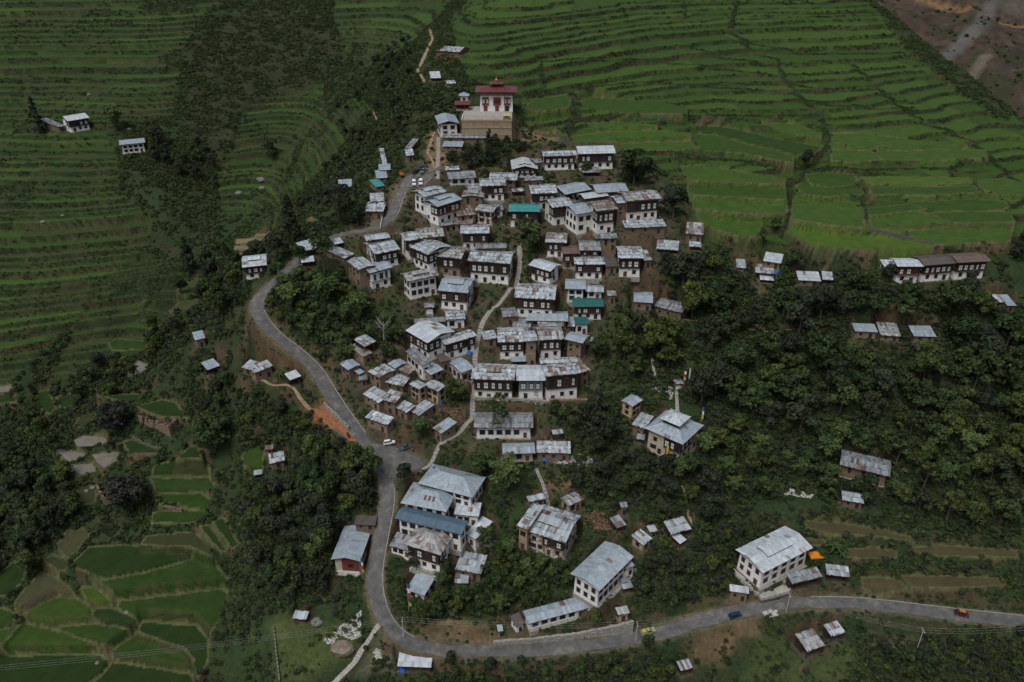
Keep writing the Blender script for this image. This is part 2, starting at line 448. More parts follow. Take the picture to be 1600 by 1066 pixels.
# ------------------------------------------------------------------ mesh helpers
class MB:
    def __init__(s):
        s.v = []; s.f = []; s.m = []; s.c = []; s.mats = []
    def mi(s, name):
        if name not in s.mats: s.mats.append(name)
        return s.mats.index(name)
    def face(s, vs, mat, col=(1, 1, 1)):
        b = len(s.v); s.v += [tuple(map(float, p)) for p in vs]
        s.f.append(tuple(range(b, b + len(vs)))); s.m.append(s.mi(mat)); s.c.append(col)
    def box(s, x0, x1, y0, y1, z0, z1, mat, col=(1, 1, 1), taper=0.0, bottom=True):
        b = len(s.v); t = taper
        s.v += [(x0, y0, z0), (x1, y0, z0), (x1, y1, z0), (x0, y1, z0), (x0 + t, y0 + t, z1), (x1 - t, y0 + t, z1), (x1 - t, y1 - t, z1), (x0 + t, y1 - t, z1)]
        fs = [(4, 5, 6, 7), (0, 1, 5, 4), (1, 2, 6, 5), (2, 3, 7, 6), (3, 0, 4, 7)] + ([(3, 2, 1, 0)] if bottom else [])
        for f in fs:
            s.f.append(tuple(b + i for i in f)); s.m.append(s.mi(mat)); s.c.append(col)
    def obox(s, c, ax, ay, hx, hy, z0, z1, mat, col=(1, 1, 1)):
        b = len(s.v)
        for z in (z0, z1):
            for sx, sy in ((-1, -1), (1, -1), (1, 1), (-1, 1)):
                s.v.append((c[0] + ax[0] * hx * sx + ay[0] * hy * sy, c[1] + ax[1] * hx * sx + ay[1] * hy * sy, z))
        for f in [(4, 5, 6, 7), (0, 1, 5, 4), (1, 2, 6, 5), (2, 3, 7, 6), (3, 0, 4, 7), (3, 2, 1, 0)]:
            s.f.append(tuple(b + i for i in f)); s.m.append(s.mi(mat)); s.c.append(col)
    def tube(s, pts, rad, mat, n=6, col=(1, 1, 1), cap=True):
        pts = [Vector(p) for p in pts]
        if not hasattr(rad, '__len__'): rad = [rad] * len(pts)
        b = len(s.v)
        for i, p in enumerate(pts):
            d = (pts[min(i + 1, len(pts) - 1)] - pts[max(i - 1, 0)]).normalized()
            e1 = d.orthogonal().normalized()
            if abs(d.z) > 0.9: e1 = (Vector((1, 0, 0)) - d * d.x).normalized()
            else: e1 = d.cross(Vector((0, 0, 1))).normalized()
            e2 = d.cross(e1)
            for k in range(n):
                a = 2 * math.pi * k / n
                s.v.append(tuple(p + (e1 * math.cos(a) + e2 * math.sin(a)) * rad[i]))
        for i in range(len(pts) - 1):
            for k in range(n):
                s.f.append((b + i * n + k, b + i * n + (k + 1) % n, b + (i + 1) * n + (k + 1) % n, b + (i + 1) * n + k)); s.m.append(s.mi(mat)); s.c.append(col)
        if cap:
            s.f.append(tuple(b + k for k in reversed(range(n)))); s.m.append(s.mi(mat)); s.c.append(col)
            e = b + (len(pts) - 1) * n
            s.f.append(tuple(e + k for k in range(n))); s.m.append(s.mi(mat)); s.c.append(col)
    def mesh(s, name, smooth=False, tint=None):
        me = bpy.data.meshes.new(name)
        me.from_pydata(s.v, [], s.f)
        for m in s.mats: me.materials.append(MATS[m])
        me.polygons.foreach_set('material_index', s.m)
        if any(c != (1, 1, 1) for c in s.c):
            a = me.attributes.new('col', 'FLOAT_COLOR', 'FACE')
            a.data.foreach_set('color', np.array([(*c, 1.0) for c in s.c], np.float32).ravel())
        if smooth: me.polygons.foreach_set('use_smooth', [True] * len(s.f))
        me.update()
        return me
    def build(s, name, parent=None, smooth=False):
        return link(name, s.mesh(name, smooth), parent)

def link(name, data, parent=None):
    o = bpy.data.objects.new(name, data); COL.objects.link(o)
    if parent is not None: o.parent = parent
    return o

def tag(o, label=None, cat=None, group=None, kind=None):
    for k, v in (('label', label), ('category', cat), ('group', group), ('kind', kind)):
        if v: o[k] = v
    return o

def empty(name, loc, rz=0.0):
    o = link(name, None); o.location = loc; o.rotation_euler = (0, 0, rz); o.empty_display_size = 0.5
    return o
# ------------------------------------------------------------------ buildings, measured from the photograph
# region, front eave left end, front eave right end, foot of the front wall, back of the roof, walls, roof, sheet, kind of thing, label
VH, MH, TS = 'village_house', 'mud_hut', 'tin_shed'
B = [
 # --- top of the village
 ('2', (793, 95), (997, 90), 172, 60, 'two', 'g', 'w', VH, 'two-storey house of the upper pair, the one with pale streaked roof'),
 ('2', (1003, 80), (1228, 75), 168, 30, 'two', 'g', 'n', VH, 'wider house of the upper pair beside the rice fields, clean pale roof'),
 ('2', (1030, 192), (1135, 190), 212, 172, 'mud0', 's', 'y', TS, 'low lean-to below the wider house of the upper pair'),
 ('2', (608, 172), (765, 170), 215, 108, 'two', 'xj', 'n', VH, 'gable-fronted white house with raised ridge roof below the temple field'),
 ('2', (745, 135), (797, 130), 175, 105, 'mud', 'g', 'y', MH, 'small mud outbuilding wedged beside the upper pair of houses'),
 ('2', (722, 318), (882, 312), 405, 258, 'two', 'g', 'm', VH, 'house with rust-streaked white roof directly behind the bright teal roof'),
 ('2', (588, 422), (776, 424), 510, 375, 'two', 'g', 't', VH, 'two-storey house under the bright teal roof'),
 ('2', (850, 402), (980, 385), 497, ('L', 818, 347), 'two', 'g', 'w', VH, 'white corner house just beside the bright teal roof'),
 ('2', (925, 322), (1085, 290), 362, 245, 'two', 'g', 'b', VH, 'blue-grey roofed house behind the white corner house'),
 ('2', (1040, 348), (1186, 328), 390, 302, 'mud', 'g', 'n', VH, 'mud house with bright new white roof in the upper village'),
 ('2', (1110, 312), (1305, 300), 345, 253, 'mud', 'g', 'b', VH, 'long dull blue roof at the back of the upper village'),
 ('2', (990, 440), (1112, 420), 548, 363, 'white', 'g', 'b', VH, 'tall white three-storey house with small dark windows and blue-grey roof'),
 ('2', (1112, 422), (1240, 408), 548, ('L', 1072, 352), 'two', 'g', 'r', VH, 'tall narrow white house under a fully rusted roof'),
 ('2', (1290, 362), (1500, 345), 475, 297, 'two', 'g', 'mr', VH, 'large end house with pinkish rusted roof at the field edge'),
 ('2', (1235, 375), (1320, 368), 490, 325, 'mud', 'g', 'w', MH, 'tall brown mud block joined to the large end house'),
 ('2', (1283, 522), (1530, 512), 555, 482, 'mud', 's', 'w', TS, 'long low mud shed in front of the large end house'),
 ('2', (85, 338), (225, 303), 425, ('L', 20, 300), 'white', 'gj', 'w', VH, 'white house beside the upper car park, rear of the pair'),
 ('2', (165, 395), (315, 348), 483, ('L', 75, 355), 'twor', 'gj', 'b', VH, 'white house with reddish timber windows, front of the pair near the car park'),
 ('2', (418, 272), (575, 268), 355, 225, 'two', 'g', 'w', VH, 'house with open dark balcony below the cypress'),
 ('2', (470, 235), (640, 238), 300, 190, 'mud', 'g', 'w', VH, 'mud house with worn sheets at the foot of the cypress'),
 ('2', (308, 335), (438, 338), 405, 300, 'mud', 'xj', 'mr', MH, 'brown mud house with small raised ridge near the open-balcony house'),
 ('2', (345, 298), (440, 298), 330, 268, 'mud', 's', 'w', TS, 'small patched tin roof behind the brown raised-ridge house'),
 ('2', (285, 452), (400, 440), 500, 400, 'mud', 's', 'r', TS, 'rusty lean-to above the reddish-windowed white house'),
 ('2', (385, 415), (495, 430), 495, 378, 'peel', 'g', 'mr', VH, 'crumbling house with dark doorway below the open-balcony house'),
 ('2', (492, 415), (560, 412), 445, 378, 'white', 'g', 'y', MH, 'tiny white outbuilding with patched roof near the crumbling house'),
 ('2', (262, 498), (372, 502), 540, 457, 'mud', 's', 'r', TS, 'rust-striped shed beside the crumbling house'),
 ('2', (190, 510), (265, 498), 540, 465, 'mud', 's', 'y', TS, 'dark grey lean-to at the corner of the reddish-windowed house'),
 ('2', (302, 555), (476, 552), 645, 502, 'two', 'g', 'w', VH, 'square house with pale roof facing the bushy round tree'),
 ('2', (232, 232), (400, 222), 262, 180, 'white', 'g', 'y', VH, 'low white house with ragged roof by the top stone steps'),
 ('2', (212, 178), (298, 174), 200, 160, 'mud', 's', 'w', TS, 'narrow tin roof strip behind the low white ragged house'),
 ('2', (688, 240), (797, 235), 330, 222, 'mud', 's', 'y', MH, 'tall plain mud block below the gable-fronted white house'),
 ('2', (615, 308), (685, 300), 330, 290, 'mud0', 's', 'w', TS, 'small low shed between mud walls above the bright teal roof'),
 ('2', (342, 716), (598, 734), 845, ('L', 395, 645), 'two', 'g', 'w', VH, 'biggest house at the village centre, long pale roof over white windows'),
 ('2', (390, 644), (578, 640), 720, 612, 'mud', 'g', 'y', VH, 'older roof rising just behind the biggest central house'),
 ('2', (165, 892), (348, 908), 1003, 808, 'two', 'gj', 'b', VH, 'white house under smooth blue-grey roof above the curving path'),
 ('2', (705, 740), (838, 780), 838, ('R', 900, 738), 'two', 'g', 'n', VH, 'angled house with bright plain roof beside the stair path'),
 ('2', (620, 935), (865, 948), 1050, 853, 'two', 'g', 'm', VH, 'wide house with rust-spotted white roof at the path bend'),
 ('2', (805, 605), (935, 610), 690, 540, 'two', 'g', 'mr', VH, 'white house with brown rusted roof beside the bushy round tree'),
 ('2', (910, 675), (1012, 672), 755, 600, 'twom', 'g', 'o', VH, 'narrow house under a dull pinkish red roof'),
 ('2', (1010, 655), (1140, 655), 705, 588, 'two', 'g', 'y', VH, 'grey roofed house next to the dull pinkish red roof'),
 ('2', (980, 738), (1165, 738), 820, 690, 'two', 'g', 'w', VH, 'house with dark balcony below the dull pinkish red roof'),
 ('2', (1240, 700), (1393, 702), 810, 610, 'two', 'g', 'w', VH, 'white house standing alone at the eastern edge by the trees'),
 ('2', (1140, 585), (1240, 582), 650, 560, 'mud', 's', 'y', MH, 'square mud outbuilding behind the eastern edge house'),
 ('2', (925, 882), (1050, 885), 960, 823, 'white', 'g', 'b', VH, 'white house just above the dark teal roof'),
 ('2', (1045, 900), (1155, 905), 935, 860, 'white', 'g', 'w', VH, 'low white house touching the dark teal roof'),
 ('2', (972, 990), (1158, 988), 1062, 935, 'two', 'g', 'T', VH, 'two-storey house under the dark teal roof'),
 ('2', (1178, 925), (1232, 925), 968, 900, 'mud', 's', 'y', MH, 'tiny mud hut beside the dark teal roof'),
 ('24', (205, 378), (330, 385), 432, 312, 'mud', 'g', 'b', MH, 'mud farm shed with grey-blue roof at the wood edge, left half'),
 ('24', (335, 405), (515, 450), 480, 360, 'mud', 'g', 'y', MH, 'darker stepped half of the mud farm shed at the wood edge'),
 ('2', (1468, 645), (1599, 655), 668, 612, 'mud0', 's', 'w', TS, 'flat tin shelter on the slope below the large end house'),
 ('2', (1395, 715), (1445, 712), 755, 665, 'mud', 's', 'mr', MH, 'slim mud lean-to behind the eastern edge house, rust patched'),
 ('2', (1165, 750), (1240, 748), 790, 690, 'mud', 's', 'k', TS, 'dark roofed shed between the balcony house and the eastern house'),
 # --- left centre
 ('3', (690, 190), (800, 172), 290, ('L', 588, 102), 'two', 'g', 'm', VH, 'house below the road hairpin with rust-patched roof'),
 ('3', (770, 172), (938, 158), 225, 102, 'mud', 'g', 'mr', VH, 'mottled rusty roof tucked behind the hairpin house'),
 ('3', (688, 212), (832, 275), 350, ('R', 940, 205), 'two', 'g', 'w', VH, 'long house turned to the valley, left half of the joined row'),
 ('3', (835, 280), (1040, 300), 400, 215, 'twom', 'g', 'mr', VH, 'brown plastered house with rusted orange roof in the joined row'),
 ('3', (500, 272), (662, 240), 345, ('L', 415, 198), 'two', 'g', 'w', VH, 'house with blank white side wall above the bamboo slope'),
 ('3', (448, 188), (600, 168), 235, 140, 'mud', 'g', 'w', VH, 'ragged roof directly behind the house with blank white side wall'),
 ('3', (322, 312), (400, 370), 440, ('R', 455, 305), 'mud', 'g', 'w', MH, 'mud block on the slope joined to the green-windowed house'),
 ('3', (470, 390), (615, 350), 478, ('L', 412, 345), 'green', 'g', 'b', VH, 'house with green painted window frames above the bamboo'),
 ('3', (705, 442), (905, 402), 532, ('L', 660, 392), 'white', 'gj', 'mr', VH, 'white house with small raised roof above the white shrine'),
 ('3', (945, 682), (1067, 675), 730, 622, 'white', 'g', 'w', MH, 'little white house with one dark window below the curving path'),
 ('3', (692, 745), (830, 825), 900, ('R', 985, 742), 'two', 'g', 'n', VH, 'large angled house with wide plain roof in the lower village'),
 ('3', (940, 838), (1140, 778), 895, ('L', 885, 800), 'two', 'g', 'm', VH, 'house with row of white windows joined to the large angled house'),
 ('3', (750, 705), (950, 690), 745, 672, 'mud', 's', 'y', TS, 'broken tin strip behind the large angled house'),
 ('3', (690, 875), (795, 968), 990, ('R', 845, 940), 'white', 's', 'y', TS, 'long slanting shed roof at the foot of the large angled house'),
 ('3', (910, 945), (975, 930), 990, 895, 'mud', 's', 'k', TS, 'dark little shed squeezed under the row of white windows'),
 ('3', (850, 1025), (932, 988), 1080, ('L', 802, 970), 'mud', 'g', 'b', MH, 'mud hut with neat grey roof under the large angled house'),
 ('3', (1040, 1012), (1125, 980), 1062, ('L', 975, 930), 'peel', 'g', 'b', MH, 'small house with folded grey roof next to the lower path'),
 ('3', (440, 850), (510, 812), 882, ('L', 382, 815), 'mud0', 's', 'w', TS, 'collapsing tin shelter below the dead tree, upper one'),
 ('3', (430, 912), (490, 885), 948, ('L', 362, 852), 'mud', 's', 'r', TS, 'collapsing rusty shelter below the dead tree, lower one'),
 ('5', (578, 395), (640, 440), 490, ('R', 720, 397), 'mud', 'g', 'b', MH, 'tall mud hut with clean blue-grey roof above the road'),
 ('5', (715, 470), (755, 450), 500, ('L', 692, 445), 'mud', 's', 'b', MH, 'tiny annex beside the clean blue-grey roofed hut'),
 ('5', (715, 512), (775, 505), 545, 475, 'mud', 's', 'y', MH, 'patched little hut below the tiny annex'),
 ('5', (775, 448), (855, 495), 545, ('R', 955, 430), 'mud', 'g', 'm', MH, 'mud hut with white and rust checkered sheets in the lower cluster'),
 ('5', (878, 520), (1020, 555), 580, ('R', 1065, 495), 'mud', 's', 'w', MH, 'wide low mud hut with dented grey roof in the lower cluster'),
 ('5', (912, 395), (965, 428), 462, ('R', 1045, 385), 'mud', 'g', 'b', MH, 'mud hut with smooth grey roof behind the lower cluster'),
 ('5', (985, 435), (1060, 470), 512, ('R', 1095, 430), 'mud', 's', 'r', MH, 'roof of rusted scraps at the back of the lower cluster'),
 ('5', (1060, 535), (1130, 575), 640, ('R', 1195, 545), 'tan', 'g', 'w', MH, 'tan earth house with two dark windows, left wing'),
 ('5', (1165, 545), (1262, 590), 655, ('R', 1345, 555), 'tan', 'g', 'w', MH, 'tan earth house with two dark windows, right wing under bigger roof'),
 ('5', (738, 605), (850, 668), 690, ('R', 895, 602), 'mud', 's', 'w', MH, 'mud hut with bright white dashed roof above the car park'),
 ('5', (870, 645), (965, 670), 735, ('R', 1030, 610), 'mud', 's', 'mr', MH, 'dark rusted hut beside the white dashed roof'),
 ('5', (965, 695), (1045, 735), 770, ('R', 1090, 685), 'mud', 's', 'w', MH, 'mud hut with speckled roof below the tan earth house, left one'),
 ('5', (1065, 720), (1130, 757), 792, ('R', 1232, 690), 'mud', 's', 'w', MH, 'mud hut with speckled roof below the tan earth house, right one'),
 ('5', (755, 768), (910, 822), 852, ('R', 958, 775), 'mud', 's', 'w', MH, 'lowest mud hut of the cluster, just above the white parked car'),
 ('5', (1225, 840), (1285, 880), 920, ('R', 1372, 805), 'mud', 's', 'b', MH, 'hut with slumping blue-grey roof beside the stone steps'),
 # --- around the road and temple
 ('1', (818, 578), (950, 572), 655, 515, 'white', 'x', 'b', VH, 'white two-storey house with blue-grey roof beside the tan temple platform'),
 ('1', (840, 662), (1112, 665), 697, 645, 'mud', 's', 'y', TS, 'long reddish mud shed along the foot of the tan platform'),
 ('1', (842, 715), (968, 718), 742, 692, 'mud', 's', 'b', TS, 'small shed with pale blue roof below the long reddish shed'),
 ('1', (820, 120), (948, 128), 142, 92, 'mud', 'g', 'm', MH, 'lone farm building on the red bank high above the temple'),
 ('1', (770, 290), (835, 288), 300, 268, 'mud0', 's', 'n', TS, 'bright low tin shelter above the temple beside the footpath'),
 ('1', (872, 325), (930, 322), 347, 303, 'peel', 'g', 'w', MH, 'little hut right behind the temple turret'),
 ('1', (618, 775), (668, 772), 808, 745, 'mud', 's', 'w', MH, 'roadside hut beyond the upper car park'),
 ('1', (610, 725), (650, 728), 745, 688, 'mud0', 's', 'y', TS, 'ragged tin roof above the roadside hut'),
 ('1', (445, 865), (520, 862), 880, 838, 'mud', 's', 'b', MH, 'topmost of three stacked stalls left of the upper road'),
 ('1', (433, 915), (503, 910), 932, 878, 'mud', 's', 'b', MH, 'middle of three stacked stalls left of the upper road'),
 ('1', (427, 970), (485, 960), 983, 930, 'mud', 's', 't', MH, 'lowest of three stacked stalls, turquoise tin roof'),
 ('1', (472, 836), (502, 834), 848, 768, 'mud0', 's', 'w', TS, 'narrow upright strip of tin above the stacked stalls'),
 ('1', (195, 970), (280, 965), 985, 937, 'mud0', 's', 'b', TS, 'tin roof alone in the bushes left of the stacked stalls'),
 ('9', (705, 340), (792, 335), 372, 300, 'mud', 's', 'w', MH, 'brick-brown hut inside the road hairpin, upper storey part'),
 ('9', (668, 398), (785, 400), 442, 358, 'mud', 's', 'm', MH, 'brick-brown hut inside the road hairpin, lower open-fronted part'),
 ('9', (545, 690), (608, 660), 690, ('L', 480, 612), 'mud', 's', 'w', MH, 'hut with grey sheets below the road hairpin'),
 ('9', (485, 602), (542, 590), 618, 570, 'mud0', 's', 'n', TS, 'shiny little tin roof behind the hut with grey sheets'),
 ('9', (300, 645), (388, 620), 668, 585, 'mud0', 's', 'w', TS, 'tin shelter at the roadside under the tall bare tree'),
 ('9', (280, 715), (362, 705), 740, 685, 'mud0', 's', 'n', TS, 'crumpled white tin shelter below the roadside shelter'),
 # --- front row of the village
 ('4', (462, 490), (735, 500), 615, 395, 'two', 'gj', 'm', VH, 'left house of the front row of three, rusty raised roof patch'),
 ('4', (745, 500), (930, 500), 610, 402, 'blue', 'g', 'n', VH, 'middle house of the front row, blue-grey timber and white roof'),
 ('4', (925, 475), (1152, 455), 618, 392, 'two', 'g', 'm', VH, 'right house of the front row, white walls on earth mound'),
 ('4', (895, 395), (1130, 385), 440, 358, 'mud', 'g', 'm', VH, 'old roof behind the right house of the front row'),
 ('4', (1150, 452), (1208, 435), 520, ('R', 1205, 350), 'mud', 's', 'r', TS, 'rust-brown side roof beyond the right house of the front row'),
 ('4', (630, 262), (808, 258), 362, 168, 'two', 'g', 'm', VH, 'left house of the second row with white windows'),
 ('4', (806, 256), (882, 250), 400, 165, 'mud', 'g', 'w', VH, 'plain mud middle of the second row with stacked windows'),
 ('4', (885, 248), (1045, 242), 358, 165, 'two', 'g', 'mr', VH, 'rust-striped roof house of the second row'),
 ('4', (1042, 240), (1160, 268), 365, 195, 'mud', 'g', 'b', VH, 'mud end house of the second row by the trees'),
 ('4', (805, 125), (1070, 130), 165, 65, 'mud', 'g', 'b', VH, 'long blue-grey roof behind the second row'),
 ('4', (882, 167), (1045, 162), 205, 100, 'mud', 'g', 'mr', VH, 'rust-spotted roof between the second row and the long blue-grey roof'),
 ('4', (715, 182), (830, 190), 222, 132, 'mud', 's', 'y', TS, 'grey lean-to behind the left house of the second row'),
 ('4', (660, 105), (752, 100), 150, 45, 'mud', 'g', 'y', MH, 'mud hut at the lower corner of the wide rust-spotted house'),
 ('4', (545, 248), (630, 235), 280, 195, 'mud', 's', 'w', TS, 'shed in the yard beside the stone path'),
 ('4', (1065, 162), (1110, 165), 195, 112, 'mud', 's', 'm', TS, 'narrow rusty shed next to the small dark teal annex'),
 ('4', (1112, 150), (1200, 148), 208, 112, 'white', 's', 'T', MH, 'small annex with dark teal roof'),
 ('4', (715, 382), (808, 380), 402, 348, 'mud0', 's', 'b', TS, 'tin porch in the yard of the second row'),
 ('4', (480, 795), (852, 795), 856, 698, 'white', 'g', 'y', VH, 'long white house half hidden by a tree below the front row'),
 ('4', (660, 958), (865, 952), 1000, 888, 'cream', 'g', 'b', VH, 'low cream house with grey roof above the rubbish heap'),
 ('4', (872, 950), (1085, 955), 998, 890, 'mud', 's', 'm', TS, 'cluttered shed roof next to the low cream house'),
 ('4', (975, 838), (1040, 830), 870, 812, 'mud0', 's', 'w', TS, 'tiny tin shelter uphill of the cluttered shed'),
 ('4', (1470, 662), (1537, 620), 714, ('L', 1402, 622), 'tan', 'g', 'b', MH, 'tan hut with two vents above the pyramid-roofed house'),
 # --- lower village
 ('6', (690, 262), (1030, 352), 376, ('R', 1030, 202), 'white', 'h', 'b', 'school_building', 'rear block of the big grey-roofed hall beside the road'),
 ('6', (582, 385), (868, 440), 480, ('R', 948, 305), 'white', 'h', 'b', 'school_building', 'front hipped block of the big grey hall with three rusty sheets'),
 ('6', (545, 480), (965, 582), 635, ('R', 1015, 500), 'white', 'g', 'B', VH, 'white house under the long painted blue roof'),
 ('6', (600, 640), (830, 712), 795, ('R', 970, 585), 'two', 'h', 'mg', VH, 'hip-roofed house with dark balcony below the painted blue roof'),
 ('6', (510, 652), (648, 690), 712, ('L', 560, 577), 'white', 's', 'y', TS, 'grey lean-to between the road and the hip-roofed house'),
 ('6', (915, 455), (1070, 470), 520, 387, 'white', 's', 'n', TS, 'whitish tin annex beside the painted blue roof, upper one'),
 ('6', (985, 575), (1050, 612), 645, ('R', 1082, 478), 'white', 's', 'n', TS, 'whitish tin annex beside the painted blue roof, lower one'),
 ('6', (922, 798), (1085, 830), 852, 705, 'mud', 's', 'w', MH, 'mud cowshed right of the hip-roofed house, larger one'),
 ('6', (918, 885), (1005, 887), 908, 830, 'mud', 's', 'm', MH, 'smaller cowshed below the larger mud cowshed'),
 ('6', (615, 925), (730, 965), 985, ('R', 808, 862), 'white', 's', 'b', TS, 'striped tin shed behind the prayer flag pole'),
 ('6', (147, 737), (330, 750), 818, ('L', 245, 530), 'redshop', 'x', 'b', 'roadside_shop', 'roadside shop with orange-red front wall and long grey roof'),
 ('6', (290, 520), (425, 524), 548, 470, 'mud', 's', 'k', TS, 'dark ruined shelter behind the roadside shop'),
 ('12', (300, 350), (575, 438), 498, ('R', 715, 278), 'peelt', 'gj', 'w', VH, 'large weathered house with peeling plaster and raised roof strip'),
 ('12', (268, 327), (338, 356), 470, ('R', 440, 235), 'tan', 's', 'w', MH, 'tan annex at the side of the peeling house'),
 ('12', (785, 738), (1002, 520), 732, ('L', 585, 645), 'white', 'g', 'b', 'farmhouse', 'long white farmhouse with big plain blue-grey roof'),
 ('12', (340, 942), (725, 840), 926, ('L', 298, 862), 'white', 'g', 'b', 'farmhouse', 'low white bungalow above the stone wall by the road'),
 ('12', (265, 960), (322, 935), 986, ('L', 222, 902), 'white', 's', 'k', MH, 'little white hut at the end of the low bungalow'),
 ('12', (152, 990), (186, 985), 1015, ('L', 150, 958), 'tan', 's', 'b', MH, 'tiny latrine beside the dirt bank above the road'),
 ('12', (345, 182), (450, 160), 198, ('L', 332, 148), 'mud', 's', 'w', MH, 'pale roofed hut behind the peeling house'),
 ('12', (595, 208), (688, 165), 236, ('L', 512, 168), 'tan', 'g', 'mr', MH, 'rust-striped hut behind the peeling house'),
 ('12', (895, 345), (955, 322), 366, ('L', 868, 285), 'mud0', 's', 'y', TS, 'grey shelter by the woodpile east of the peeling house'),
 ('12', (920, 215), (965, 212), 255, 190, 'mud', 's', 'y', MH, 'small round-topped mud kiln hut above the woodpile'),
 ('12', (1060, 452), (1118, 408), 468, ('L', 988, 395), 'tan', 's', 'w', MH, 'mud hut with black and white patched roof above the farmhouse'),
 ('12', (1235, 382), (1362, 348), 402, ('L', 1178, 315), 'mud0', 's', 'w', TS, 'tin roof beside the winding path, upper sheet'),
 ('12', (1290, 442), (1332, 415), 456, ('L', 1236, 388), 'mud0', 's', 'n', TS, 'tin roof beside the winding path, lower sheet'),
 ('12', (1102, 372), (1152, 362), 392, 325, 'mud', 's', 'mr', MH, 'tiny rusty hut between the patched hut and the winding path'),
 ('12', (905, 890), (978, 875), 922, ('L', 882, 845), 'tan', 's', 'mr', MH, 'gatehouse hut on the stone wall above the road'),
 ('12', (955, 602), (1010, 578), 632, 555, 'white', 's', 'w', MH, 'small white annex at the far end of the long farmhouse'),
 ('12', (935, 725), (998, 712), 745, 655, 'mud0', 's', 'y', TS, 'dark tin clutter shed along the farmhouse wall'),
 ('7', (987, 277), (1225, 380), 447, ('R', 1390, 272), 'creamt', 'p', 'b', 'temple_house', 'cream house with two-tier pyramid roof in the wood'),
 ('7', (905, 255), (985, 284), 322, ('R', 1028, 215), 'mud', 's', 'w', MH, 'dark shed joined to the pyramid-roofed house'),
 ('7', (935, 345), (985, 352), 372, 318, 'mud0', 's', 'y', TS, 'tiny tin scrap shelter below the dark shed of the pyramid house'),
 ('8', (765, 465), (1080, 305), 483, ('L', 570, 328), 'whiteb', 'gj', 'n', 'farmhouse', 'bright white two-storey house with brown windows beside the road'),
 ('8', (560, 575), (680, 592), 632, 545, 'mud', 's', 'n', MH, 'gate shed with white tin roof below the bright white house'),
 ('8', (950, 532), (1140, 485), 560, 445, 'mud0', 's', 'y', TS, 'tumbledown long shed beside the bright white house'),
 ('8', (1165, 472), (1310, 490), 520, 424, 'mud0', 's', 'w', TS, 'tumbledown shed with pale sheets past the long one'),
 ('8', (1045, 955), (1155, 915), 978, ('L', 962, 858), 'mud0', 's', 'mr', TS, 'larger square tin shelter below the lower road'),
 ('8', (1195, 860), (1282, 832), 886, ('L', 1148, 792), 'mud0', 's', 'm', TS, 'smaller square tin shelter below the lower road'),
 ('8', (255, 1075), (330, 1055), 1095, ('L', 232, 1020), 'mud0', 's', 'w', TS, 'broken tin roof at the very bottom edge below the road'),
 ('17', (735, 605), (912, 612), 636, 525, 'mud0', 's', 'n', TS, 'white sheet-metal stall at the outer bend of the road'),
 ('17', (190, 355), (262, 362), 376, 320, 'mud0', 's', 'w', TS, 'small tin roof above the grassy yard with the long wall'),
 # --- right
 ('13', (335, 300), (605, 300), 465, 215, 'twor', 'g', 'n', VH, 'left house of the eastern trio, red balcony and pale roof'),
 ('13', (605, 290), (935, 265), 440, ('L', 520, 195), 'two', 'g', 'k', VH, 'middle house of the eastern trio, dark brown roof'),
 ('13', (935, 262), (1272, 245), 420, ('L', 850, 170), 'two', 'g', 'o', VH, 'end house of the eastern trio, reddish brown roof'),
 ('13', (200, 300), (330, 302), 345, 250, 'white', 's', 'n', TS, 'white lean-to hidden by a dark tree beside the eastern trio'),
 ('13', (1430, 690), (1525, 690), 748, 605, 'mud', 's', 'b', MH, 'mud hut with blue-grey roof at the right edge of the picture'),
 ('13', (1330, 662), (1415, 655), 690, 592, 'mud0', 's', 'm', TS, 'brownish shelter joined to the hut at the right edge'),
 ('13', (-90, 945), (140, 955), 1015, 885, 'mud', 's', 'b', MH, 'left hut of the three in the wood below the eastern trio'),
 ('13', (165, 985), (370, 1000), 1042, 890, 'mud', 's', 'mr', MH, 'middle rusty hut of the three in the wood'),
 ('13', (500, 995), (725, 1000), 1048, 915, 'mud', 's', 'b', MH, 'last hut of the three in the wood, grey-blue sheets'),
 ('24', (1035, 115), (1150, 132), 160, 78, 'mud', 's', 'n', MH, 'hut with clean white roof between wood and rice fields'),
 ('24', (985, 190), (1105, 200), 222, 155, 'mud0', 's', 'mr', TS, 'rusty roof below the clean white hut'),
 ('24', (1015, 235), (1105, 242), 260, 208, 'mud0', 's', 'n', TS, 'bent pale tin sheet roof below the rusty one'),
 ('24', (865, 158), (925, 162), 180, 118, 'mud', 's', 'b', MH, 'half hidden hut with rounded tin roof in the wood edge'),
 ('11', (660, 315), (755, 320), 338, 288, 'mud', 's', 'n', MH, 'pair of sheds below the field wall, wider one'),
 ('11', (760, 312), (805, 316), 330, 290, 'mud0', 's', 'w', TS, 'pair of sheds below the field wall, narrower one'),
 ('11', (190, 122), (263, 128), 155, 88, 'mud', 's', 'mr', MH, 'mud shed with rusted roof at the field corner east of the village'),
 ('11', (205, 175), (255, 178), 190, 152, 'mud0', 's', 'w', TS, 'speckled tin roof under the shed at the field corner'),
 ('14', (678, 278), (930, 338), 360, ('R', 955, 262), 'mud', 'g', 'y', VH, 'lone farm building with long grey roof among the right-hand trees'),
 ('14', (692, 455), (800, 472), 492, 422, 'mud', 's', 'w', MH, 'little hut below the lone farm building'),
 # --- left
 ('15', (312, 562), (415, 545), 606, 530, 'two', 'g', 'n', VH, 'upper of two white farmhouses on the far terraced hillside'),
 ('15', (552, 672), (672, 660), 708, 645, 'white', 'g', 'b', VH, 'lower of two white farmhouses on the far terraced hillside'),
 ('15', (270, 590), (303, 582), 606, 548, 'mud', 's', 'y', MH, 'brown annex of the upper white farmhouse across the valley'),
 ('16', (1120, 262), (1235, 250), 312, 200, 'two', 'gj', 'n', VH, 'white-roofed house among tall trees beside the bare paddies'),
